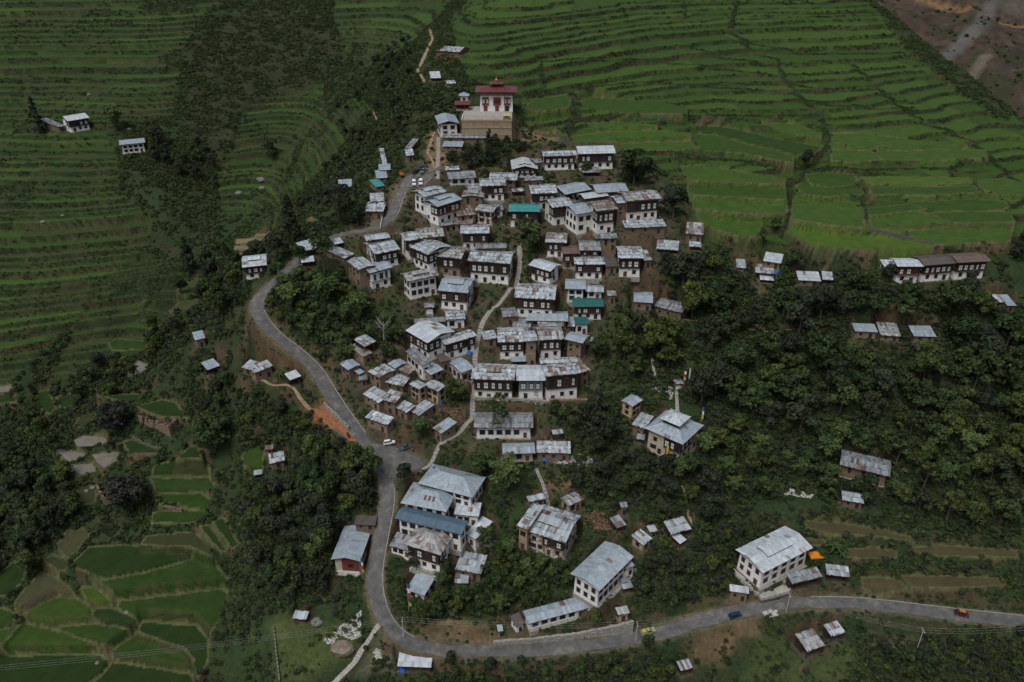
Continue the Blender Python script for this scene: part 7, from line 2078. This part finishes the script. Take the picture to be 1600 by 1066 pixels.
def vehicle(reg, a, b, kind, paint, label, load=None):
    pa, pb = castr(reg, a, Z), castr(reg, b, Z)
    c = (pa + pb) / 2; d = (pb - pa)[:2]; yaw = math.atan2(d[1], d[0]) - math.pi / 2
    zt = float(sample(Z, np.array([c[0]]), np.array([c[1]]))[0])
    ni_ = int(np.argmin(np.hypot(*(RW[:, :2] - c[:2]).T)))
    if np.hypot(*(RW[ni_, :2] - c[:2])) < 9: zt = max(zt, RW[ni_, 2] + 0.06)
    root = empty('pickup_truck' if kind == 'pickup' else 'parked_car', (c[0], c[1], zt), yaw)
    slope = (pb[2] - pa[2]) / max(1.0, np.hypot(*d)); root.rotation_euler = (math.atan(max(-0.25, min(0.25, slope))) * 0.6, 0, yaw)
    tag(root, label, 'pickup' if kind == 'pickup' else 'car')
    P = 'paint_' + paint
    hw_ = lambda z: 0.86 - 0.02 * max(0, z - 0.5) - (0.2 * (z - 0.95) if z > 0.95 else 0)
    L = 2.05
    m = MB()
    if kind == 'pickup':
        prof = [(-2.4, 0.38), (2.4, 0.38), (2.4, 0.85), (2.2, 1.0), (1.25, 1.08), (-0.45, 1.08), (-0.45, 0.72), (-2.3, 0.72), (-2.3, 1.05), (-2.42, 1.05)]
        cab = [(1.2, 1.06), (0.6, 1.66), (-0.4, 1.68), (-0.55, 1.06)]
    elif kind == 'suv':
        prof = [(-2.0, 0.38), (2.05, 0.38), (2.08, 0.8), (1.95, 1.0), (1.05, 1.08), (-1.98, 1.08), (-2.08, 0.8)]
        cab = [(1.05, 1.06), (0.5, 1.66), (-1.6, 1.68), (-1.92, 1.06)]
    else:
        prof = [(-1.95, 0.35), (1.95, 0.35), (1.98, 0.68), (1.85, 0.84), (0.95, 0.95), (-1.5, 0.97), (-1.93, 0.9), (-1.98, 0.65)]
        cab = [(0.95, 0.94), (0.3, 1.46), (-1.0, 1.48), (-1.6, 0.94)]
    loft(m, prof, hw_, P)
    body = m.build('body', root)
    g = MB(); loft(g, cab, lambda z: 0.80 - 0.16 * max(0, z - 1.0), 'car_glass'); g.build('windows', root)
    z1 = max(p[1] for p in cab); ys = [p[0] for p in cab if p[1] > z1 - 0.1]
    t = MB(); t.box(-0.66, 0.66, min(ys) - 0.03, max(ys) + 0.03, z1 - 0.01, z1 + 0.05, P, taper=0.05)
    for s in (-1, 1):
        for yy in (cab[1][0], (cab[1][0] + cab[2][0]) / 2, cab[2][0]): t.tube([(s * 0.79, yy + (0.1 if yy == cab[1][0] else -0.05), cab[0][1]), (s * 0.67, yy, z1)], 0.045, P, 4)
    t.build('roof', root)
    for sx in (-1, 1):
        for yy in (1.28, -1.3):
            w = link('wheel', TYRE, root); w.location = (sx * 0.78, yy * (1.1 if kind == 'pickup' else 1), 0.33); q = link('rim', RIM, w)
        hm = MB(); hm.box(sx * 0.62 - 0.16, sx * 0.62 + 0.16, prof[2][0] - 0.06, prof[2][0] + 0.03, prof[2][1] - 0.18, prof[2][1] - 0.02, 'headlight'); hm.build('headlight', root)
        hm = MB(); hm.box(sx * 0.68 - 0.12, sx * 0.68 + 0.12, -max(abs(prof[0][0]), 1.9) - 0.06, -max(abs(prof[0][0]), 1.9) + 0.06, 0.66, 0.86, 'taillight'); hm.build('taillight', root)
    if load == 'roof':
        q = MB()
        for k in range(5): q.box(random.uniform(-0.6, -0.1), random.uniform(0.1, 0.6), -0.9 + k * 0.35, -0.5 + k * 0.35, z1 + 0.05, z1 + 0.25 + random.uniform(0.1, 0.3), 'cloth_orange', taper=0.08)
        q.build('roof_load', root)
    elif load == 'bed':
        q = MB(); q.box(-0.75, 0.75, -2.2, -0.5, 0.74, 1.7, 'paint_olive', taper=0.12); q.box(-0.6, 0.6, -1.9, -0.8, 1.7, 1.95, 'cloth_yellow', taper=0.15); q.build('canopy', root)
    return root
random.seed(41)
vehicle('5', (895, 952), (960, 928), 'suv', 'white', 'white hatchback parked at the edge of the lower car park')
vehicle('5', (1015, 990), (1062, 958), 'pickup', 'slate', 'dark slate pickup parked beside the bushes of the lower car park')
vehicle('6', (408, 112), (455, 142), 'sedan', 'maroon', 'maroon car on the outer edge of the road junction')
vehicle('8', (552, 750), (630, 722), 'suv', 'navy', 'navy blue car standing at the roadside near the bright white house')
vehicle('8', (18, 850), (82, 826), 'pickup', 'olive', 'yellow-green truck driving on the lower road', 'bed')
vehicle('20', (1165, 318), (1245, 338), 'suv', 'maroon', 'dark red car with orange load on its roof', 'roof')
vehicle('22', (878, 372), (880, 438), 'suv', 'white', 'white car at the upper car park, nearer the road')
vehicle('22', (966, 358), (964, 430), 'suv', 'white', 'white car at the upper car park, nearer the stone steps')
vehicle('22', (878, 275), (940, 238), 'suv', 'black', 'black car at the back of the upper car park')
vehicle('22', (965, 278), (1035, 225), 'pickup', 'grey', 'grey-green pickup at the back of the upper car park')
vehicle('22', (958, 205), (1005, 178), 'sedan', 'slate', 'dark car half hidden behind the grey-green pickup')
# small orange power tiller
p = castr('22', (712, 280), Z); tr_ = empty('power_tiller', p, 0.4); tag(tr_, 'bright orange power tiller at the upper roadside', 'tractor')
m = MB(); m.box(-0.4, 0.4, 0.2, 1.6, 0.5, 1.2, 'paint_orange', taper=0.1); m.build('engine_hood', tr_)
m = MB(); m.box(-0.7, 0.7, -2.4, -0.4, 0.6, 1.15, 'paint_orange', taper=-0.05); m.build('trailer', tr_)
m = MB(); m.tube([(0, 0.3, 1.1), (0, -0.3, 1.6)], 0.05, 'rubber', 5); m.tube([(-0.4, -0.3, 1.6), (0.4, -0.3, 1.6)], 0.05, 'rubber', 5); m.build('handlebar', tr_)
for x_, y_ in ((-0.55, 0.7), (0.55, 0.7), (-0.75, -1.5), (0.75, -1.5)):
    w = link('wheel', TYRE, tr_); w.location = (x_, y_, 0.42); w.scale = (1, 1.3, 1.3)

# ------------------------------------------------------------------ prayer flag poles
def flagpole(reg, base, top, cols, label, fl=0.5):
    p = castr(reg, base, Z); k = (px(reg, top)[1] - CV) / FPX
    zt = HC - p[1] * (k * CP + SP) / (CP - k * SP); h = max(4.0, zt - p[2])
    r = empty('prayer_flag', p); tag(r, label, 'flag')
    m = MB(); m.tube([(0, 0, -0.6), (0, 0, h)], [0.09, 0.05], 'dead_wood' if len(cols) > 1 else 'bark', 6); m.build('pole', r)
    z1, n = h * 0.97, len(cols); z0 = h * (0.25 if n > 1 else 0.4); st = (z1 - z0) / n
    for q, cn in enumerate(cols):
        m = MB(); a, b = z1 - st * (q + 1) + 0.06, z1 - st * q; wv = [0.04 + fl * f + 0.0 for f in (0, 0.5, 1)]
        yo = [0.0, random.uniform(-0.12, 0.12), random.uniform(-0.2, 0.2)]
        for i in range(2):
            for s in (0.015, -0.015): m.face([(wv[i], yo[i] + s, a), (wv[i + 1], yo[i + 1] + s, a - 0.08), (wv[i + 1], yo[i + 1] + s, b - 0.08), (wv[i], yo[i] + s, b)], 'cloth_' + cn)
        m.build('cloth', r)
flagpole('17', (799, 332), (792, 170), ['blue', 'white', 'red', 'green', 'yellow'], 'tall pole with five coloured prayer flags by the road bend', 0.9)
flagpole('6', (346, 850), (336, 725), ['blue', 'white', 'red', 'yellow'], 'prayer flag pole at the corner of the roadside shop', 0.6)
flagpole('24', (516, 945), (516, 818), ['white', 'red', 'yellow', 'blue', 'red'], 'coloured prayer flag beside the shrine above the pyramid house', 0.7)
flagpole('24', (553, 900), (552, 800), ['white', 'white'], 'thin white prayer flag to the right of the coloured one', 0.4)
flagpole('7', (1114, 480), (1112, 382), ['yellow'], 'long yellow banner in front of the pyramid-roofed house', 0.7)
flagpole('7', (1158, 465), (1156, 410), ['red', 'white', 'blue'], 'short mixed flag at the corner of the pyramid-roofed house', 0.6)
flagpole('7', (1338, 245), (1354, 142), ['blue', 'white', 'yellow'], 'slanting flag pole behind the pyramid-roofed house', 0.5)
flagpole('13', (1052, 412), (1058, 342), ['yellow'], 'yellow banner at the door of the end house of the eastern trio', 0.5)
flagpole('5', (1268, 712), (1275, 655), ['blue'], 'blue cloth pole next to the tan earth house', 0.7)
# tall temple flag pole, standing on the platform
a_ = on_plane(*px('1', (1233, 494)), ZPL); k = (px('1', (0, 205))[1] - CV) / FPX
hT = HC - a_[1] * (k * CP + SP) / (CP - k * SP) - ZPL
r = empty('prayer_flag', (a_[0], a_[1] - 0.8, ZPL)); tag(r, 'very tall dark flag pole in front of the temple', 'flag')
m = MB(); m.tube([(0, 0, 0), (0, 0, hT)], [0.14, 0.06], 'dark_timber', 6); m.build('pole', r)
for z0, z1, cn in ((hT * 0.8, hT * 0.97, 'green'), (hT * 0.64, hT * 0.7, 'red')):
    m = MB(); m.box(0.06, 0.75, -0.02, 0.02, z0, z1, 'cloth_' + cn); m.build('cloth', r)

# ------------------------------------------------------------------ power poles and wires
TOPS = []
def power_pole(u, v, h, label):
    p = cast(u, v, Z); r = empty('power_pole', p); tag(r, label, 'pole')
    m = MB(); m.tube([(0, 0, -0.8), (0, 0, h)], [0.13, 0.09], 'stone_pale', 7); m.build('post', r)
    m = MB(); m.box(-0.06, 0.06, -1.0, 1.0, h - 0.55, h - 0.43, 'stone_pale'); m.build('crossarm', r)
    for y in (-0.9, 0, 0.9):
        m = MB(); m.tube([(0, y, h - 0.43), (0, y, h - 0.2)], 0.06, 'white_pane', 6); m.build('insulator', r)
    TOPS.append((p[0], p[1], p[2] + h))
POLES = [(-70, 1080, 9, 'grey power pole at the far left edge of the valley fields'), (631, 997, 8.5, 'pale power pole at the outer road bend'), (993, 1004, 8.5, 'power pole beside the yellow-green truck'), (1228, 957, 8, 'dark power pole in front of the bright white house'), (1432, 1016, 9, 'power pole standing in scrub below the lower road'), (1640, 1005, 9, 'power pole at the far right edge below the road')]
for q in POLES: power_pole(*q)
for y_, lb in ((-0.9, 'front'), (0, 'middle'), (0.9, 'rear')):
    m = MB()
    for A_, B_ in zip(TOPS, TOPS[1:]):
        P_ = []
        for k in range(15):
            f = k / 14; P_.append((A_[0] * (1 - f) + B_[0] * f, A_[1] * (1 - f) + B_[1] * f + y_, A_[2] * (1 - f) + B_[2] * f - 0.2 - 4 * 1.6 * f * (1 - f)))
        m.tube(P_, 0.014, 'stone_pale', 4)
    tag(m.build('power_line'), f'{lb} one of the three thin wires strung between the power poles', 'wire')

# ------------------------------------------------------------------ boulders, rubble, wood piles
def rock_mesh(seed, r=1.0, mat='stone'):
    rg = np.random.default_rng(seed); bm = bmesh.new(); bmesh.ops.create_icosphere(bm, subdivisions=2, radius=r)
    for v in bm.verts:
        f = 0.75 + 0.5 * float(fnoise(np.array([v.co.x * 1.3 + seed]), np.array([v.co.y * 1.3 + v.co.z * 2.1]), seed, 2)[0]); v.co *= f
        v.co.z *= 0.7
    me = bpy.data.meshes.new('boulder'); bm.to_mesh(me); bm.free(); me.materials.append(MATS[mat]); return me
for q, (u, v, wpx, lab) in enumerate([(407, 281, 14, 'larger grey boulder on the small far paddies'), (409, 294, 10, 'grey boulder just below the larger one'), (373, 302, 11, 'boulder left of the two on the far paddies'), (67, 347, 8, 'pale boulder low on the left terraces'), (98, 337, 6, 'small pale boulder on the left terraces'), (139, 148, 7, 'boulder above the upper hillside farmhouse'),
        (202, 202, 8, 'boulder between the two hillside farmhouses'), (535, 1013, 36, 'big brown boulder by the grassy yard'), (145, 762, 9, 'grey rock beside the tall broken earth wall'), (135, 767, 7, 'lower grey rock beside the tall broken earth wall'), (198, 957, 9, 'rock on the bank between valley rice fields'), (152, 1036, 7, 'rock in the lowest valley rice field'), (495, 972, 20, 'flat grey rock above the grassy yard')]):
    p = cast(u, v, Z); D = proj(*p)[2]; s = wpx * D / FPX / 2
    o = link('boulder', rock_mesh(60 + q, 1.0, 'boulder_grey' if q != 7 else 'boulder_brown')); o.location = p; o.scale = (s, s * 0.9, s * 0.9); tag(o, lab, 'boulder')
stone_col = bpy.data.collections.new('stone_shapes')
for k in range(3): stone_col.objects.link(bpy.data.objects.new('stone_shape_%s' % 'abc'[k], rock_mesh(90 + k, 0.5, ('stone_pale', 'stone', 'stone_pale')[k])))
wood_col = bpy.data.collections.new('log_shapes')
for k in range(2):
    m = MB(); m.tube([(-0.8, 0, 0.1), (0.8, 0.1, 0.25)], 0.1, ('brown_timber', 'pale_earth')[k], 5); wood_col.objects.link(bpy.data.objects.new('log_shape_%s' % 'ab'[k], m.mesh('log')))
scrap_col = bpy.data.collections.new('scrap_shapes')
for k, mt in enumerate(('stone_pale', 'brown_timber', 'stone', 'blue_timber', 'stone_dark', 'rammed_earth')):
    m = MB(); m.box(-0.5, 0.5, -0.3, 0.3, 0, 0.25, mt, taper=0.05); scrap_col.objects.link(bpy.data.objects.new('scrap_shape_%s' % 'abcdef'[k], m.mesh('scrap')))
RNG = np.random.default_rng(5)
def strew(name, reg, P, n, s0, s1, coll, k, label):
    pw = poly_world(reg, P); lo, hi = pw.min(0), pw.max(0)
    x = RNG.uniform(lo[0], hi[0], n * 4); y = RNG.uniform(lo[1], hi[1], n * 4); ok_ = in_poly(pw, x, y); x, y = x[ok_][:n], y[ok_][:n]
    ok_ = nearest(PAD, x, y) > 0.3; x, y = x[ok_], y[ok_]
    if len(x) == 0: return
    z = sample(Z, x, y); scatter(name, np.stack([x, y, z], 1), RNG.uniform(s0, s1, len(x)), RNG.uniform(0, 6.28, len(x)), RNG.integers(0, k, len(x)), coll, label)
strew('rubble', '17', [(405, 430), (470, 370), (550, 320), (548, 450), (500, 470)], 700, 0.15, 0.6, stone_col, 3, 'heap of white rubble spilling below the road')
strew('rubble', '17', [(610, 520), (640, 510), (672, 590), (640, 600)], 240, 0.15, 0.55, stone_col, 3, 'white rubble beside the sheet-metal stall')
strew('rubble', '17', [(340, 470), (420, 440), (430, 480), (380, 495)], 60, 0.3, 0.8, stone_col, 3, 'scattered white stones on the grassy yard')
strew('rubble', '24', [(268, 830), (300, 812), (328, 840), (300, 862)], 160, 0.15, 0.5, stone_col, 3, 'small heap of white stones beside the thin path')
strew('rubble', '24', [(290, 910), (380, 900), (460, 960), (450, 1010), (390, 980)], 380, 0.15, 0.5, stone_col, 3, 'spread of white stones above the pyramid-roofed house')
strew('rubble', '14', [(335, 395), (440, 395), (545, 425), (540, 442), (430, 432), (338, 420)], 420, 0.25, 0.65, stone_col, 3, 'long row of piled white stones right of the wood path')
strew('rubble', '8', [(750, 720), (800, 695), (850, 705), (855, 745), (790, 760)], 160, 0.3, 0.8, stone_col, 3, 'gravel and broken brick heap at the road edge')
strew('rubble', '4', [(1200, 230), (1300, 250), (1290, 280), (1210, 265)], 120, 0.3, 0.8, stone_col, 3, 'pale stones on the slope beyond the second row')
strew('wood_pile', '12', [(690, 250), (800, 235), (865, 290), (860, 350), (760, 360), (700, 320)], 420, 0.5, 1.1, wood_col, 2, 'spread of brown firewood beside the peeling house')
strew('wood_pile', '4', [(290, 690), (380, 670), (425, 720), (400, 770), (320, 740)], 260, 0.5, 1.0, wood_col, 2, 'heap of brown firewood below the tan earth house')
strew('scrap_heap', '4', [(900, 960), (1090, 940), (1240, 1000), (1250, 1030), (1100, 1040), (950, 1020)], 320, 0.5, 1.5, scrap_col, 6, 'colourful rubbish heap beside the cluttered shed')
strew('scrap_heap', '6', [(1040, 610), (1190, 620), (1200, 660), (1050, 650)], 110, 0.5, 1.3, scrap_col, 6, 'clutter and washing in the yard beside the tin annexes')
strew('scrap_heap', '8', [(880, 500), (960, 470), (1010, 520), (960, 560), (900, 540)], 130, 0.5, 1.5, scrap_col, 6, 'planks and scrap beside the tumbledown shed')
strew('yard_litter', '0', [(640, 290), (820, 260), (1060, 330), (960, 460), (930, 640), (700, 690), (590, 640), (560, 540), (640, 500), (560, 400)], 1700, 0.15, 0.6, scrap_col, 6, 'litter, stones and planks strewn about the village yards')

# tarpaulins
def tarp(reg, p, w, h, mat, label):
    q = castr(reg, p, Z); m = MB(); n = 6
    g = [[(w * (a / n - 0.5), h * (b / n - 0.5), 0.25 + 0.9 * math.sin(math.pi * a / n) * math.sin(math.pi * b / n) ** 0.5 + random.uniform(-0.12, 0.12)) for b in range(n + 1)] for a in range(n + 1)]
    for a in range(n):
        for b in range(n): m.face([g[a][b], g[a + 1][b], g[a + 1][b + 1], g[a][b + 1]], mat)
    for a in range(n):
        for b in (0, n):
            m.face([(*g[a][b][:2], -0.3), (*g[a + 1][b][:2], -0.3), g[a + 1][b], g[a][b]], mat); m.face([(*g[b][a][:2], -0.3), (*g[b][a + 1][:2], -0.3), g[b][a + 1], g[b][a]], mat)
    o = m.build('tarpaulin', None, True); o.location = q; o.rotation_euler = (0, 0, random.uniform(-0.5, 0.5)); tag(o, label, 'tarpaulin')
tarp('8', (1095, 350), 4.2, 3.0, 'cloth_orange', 'orange tarpaulin bundle behind the bright white house')
tarp('4', (922, 995), 1.8, 1.4, 'cloth_tarp', 'small blue tarpaulin below the cluttered shed')
tarp('4', (1225, 1018), 2.4, 1.5, 'cloth_tarp', 'blue tarpaulin at the end of the rubbish heap')
tarp('3', (1090, 890), 1.8, 1.8, 'cloth_tarp', 'blue tarpaulin under the row of white windows')
tarp('24', (1125, 192), 2.6, 2.0, 'cloth_tarp', 'bright blue tarpaulin beside the rusty roof at the wood edge')
tarp('17', (760, 625), 2.2, 1.8, 'cloth_tarp', 'blue tarpaulin at the corner of the white sheet-metal stall')
tarp('2', (1185, 655), 4.6, 1.8, 'cloth_orange', 'orange awning behind the balcony house')

# banana plants
def banana(u, v, s, lab):
    p = cast(u, v, Z); r = empty('banana_plant', p); r.scale = (s, s, s); tag(r, lab, 'plant')
    m = MB(); m.tube([(0, 0, -0.3), (0, 0, 1.6)], [0.18, 0.1], 'leaf_bamboo', 7); m.build('stem', r)
    for k in range(8):
        a = k * 0.8 + random.uniform(-0.2, 0.2); m = MB(); prev = None
        for q in range(6):
            f = q / 5; rr = 2.2 * f; z = 1.5 + 1.5 * f - 2.0 * f * f; wd = 0.34 * math.sin(math.pi * min(0.97, 0.1 + 0.9 * f)) + 0.03
            c = (math.cos(a) * rr, math.sin(a) * rr, z); n = (-math.sin(a) * wd, math.cos(a) * wd)
            cur = ((c[0] - n[0], c[1] - n[1], z - 0.06), c, (c[0] + n[0], c[1] + n[1], z - 0.06))
            if prev: m.face([prev[0], prev[1], cur[1], cur[0]], 'leaf_bamboo'); m.face([prev[1], prev[2], cur[2], cur[1]], 'leaf_bamboo')
            prev = cur
        m.build('leaf', r)
random.seed(51)
banana(1303, 860, 1.5, 'banana plant behind the orange tarpaulin'); banana(437, 590, 1.4, 'banana plant beside the rust-streaked path hut'); banana(1315, 868, 1.1, 'smaller banana plant next to the orange tarpaulin plant'); banana(1560, 735, 1.5, 'banana plant under the trees near the right edge')

# ------------------------------------------------------------------ people and a dark cow
def skin_body(name, joints, edges, mat, parent):
    me = bpy.data.meshes.new(name); me.from_pydata([j[:3] for j in joints], edges, [])
    o = link(name, me, parent)
    sk = o.modifiers.new('skin', 'SKIN'); sk.use_smooth_shade = True
    for i, j in enumerate(joints):
        d = me.skin_vertices[0].data[i]; d.radius = (j[3], j[4] if len(j) > 4 else j[3]); d.use_root = (i == 0)
    sb = o.modifiers.new('sub', 'SUBSURF'); sb.levels = 1; sb.render_levels = 1
    me.materials.append(MATS[mat]); return o
def person(reg, p, yaw, cloth, label):
    q = castr(reg, p, Z); ni_ = int(np.argmin(np.hypot(*(RW[:, :2] - q[:2]).T)))
    z = q[2] if np.hypot(*(RW[ni_, :2] - q[:2])) > 2.6 else RW[ni_, 2] + 0.06
    r = empty('person', (q[0], q[1], z), yaw); tag(r, label, 'person')
    J = [(0, 0, 0.95, 0.15, 0.11), (0, 0, 1.2, 0.16, 0.11), (0, 0, 1.4, 0.17, 0.1), (0, 0, 1.52, 0.055), (0, 0.02, 1.66, 0.1, 0.11), (-0.1, 0, 0.85, 0.1), (-0.11, 0.12, 0.48, 0.07), (-0.11, 0.05, 0.09, 0.05), (-0.11, 0.2, 0.04, 0.04), (0.1, 0, 0.85, 0.1), (0.11, -0.06, 0.48, 0.07), (0.11, -0.2, 0.1, 0.05), (0.11, -0.06, 0.04, 0.04),
         (-0.2, 0, 1.4, 0.065), (-0.27, -0.04, 1.12, 0.05), (-0.25, 0.1, 0.88, 0.04), (0.2, 0, 1.4, 0.065), (0.27, 0.04, 1.12, 0.05), (0.25, 0.16, 0.9, 0.04)]
    Ed = [(0, 1), (1, 2), (2, 3), (3, 4), (0, 5), (5, 6), (6, 7), (7, 8), (0, 9), (9, 10), (10, 11), (11, 12), (2, 13), (13, 14), (14, 15), (2, 16), (16, 17), (17, 18)]
    skin_body('body', J, Ed, 'skin', r)
    m = MB(); m.tube([(0, 0, 0.5), (0, 0, 0.95), (0, 0, 1.25), (0, 0, 1.47)], [0.26, 0.22, 0.24, 0.12], cloth, 10)
    for s in (-1, 1): m.tube([(s * 0.17, 0, 1.43), (s * 0.26, 0, 1.16), (s * 0.265, 0.03 , 1.02)], [0.1, 0.085, 0.08], cloth, 7)
    m.build('robe', r, True)
    m = MB(); m.tube([(0, 0.0, 1.62), (0, -0.01, 1.7), (0, -0.01, 1.79)], [0.122, 0.125, 0.05], 'black_hair', 8); m.build('hair', r, True)
person('22', (680, 450), 2.6, 'cloth_red', 'person in a red robe walking along the upper road')
person('24', (428, 475), 0.4, 'cloth_red', 'person in red standing at the mud farm shed')
person('22', (880, 330), 1.0, 'cloth_blue', 'person in blue between the parked cars of the upper car park')
q = castr('5', (642, 905), Z); r = empty('cow', (q[0], q[1], q[2] + 0.12), 0.5); tag(r, 'black cow on the strip of red earth', 'cow')
J = [(0, -0.6, 1.05, 0.3, 0.34), (0, 0, 1.0, 0.33, 0.38), (0, 0.55, 1.05, 0.3, 0.38), (0, 0.95, 1.2, 0.18), (0, 1.2, 1.3, 0.15), (0, 1.5, 1.1, 0.09)]
Ed = [(0, 1), (1, 2), (2, 3), (3, 4), (4, 5)]
for s in (-1, 1):
    for y0, kz in ((0.5, 0.0), (-0.65, 1)):
        b = len(J); J += [(s * 0.2, y0, 0.75, 0.14), (s * 0.2, y0 + (0.05 if not kz else -0.1), 0.42, 0.08), (s * 0.2, y0 + (0 if not kz else -0.02), 0.06, 0.07)]; Ed += [(2 if not kz else 0, b), (b, b + 1), (b + 1, b + 2)]
b = len(J); J += [(0, -0.95, 1.1, 0.05), (0, -1.0, 0.5, 0.03)]; Ed += [(0, b), (b, b + 1)]
for s in (-1, 1):
    b = len(J); J += [(s * 0.2, 1.15, 1.42, 0.05), (s * 0.24, 1.2, 1.6, 0.02)]; Ed += [(4, b), (b, b + 1)]
skin_body('body', J, Ed, 'paint_black', r)
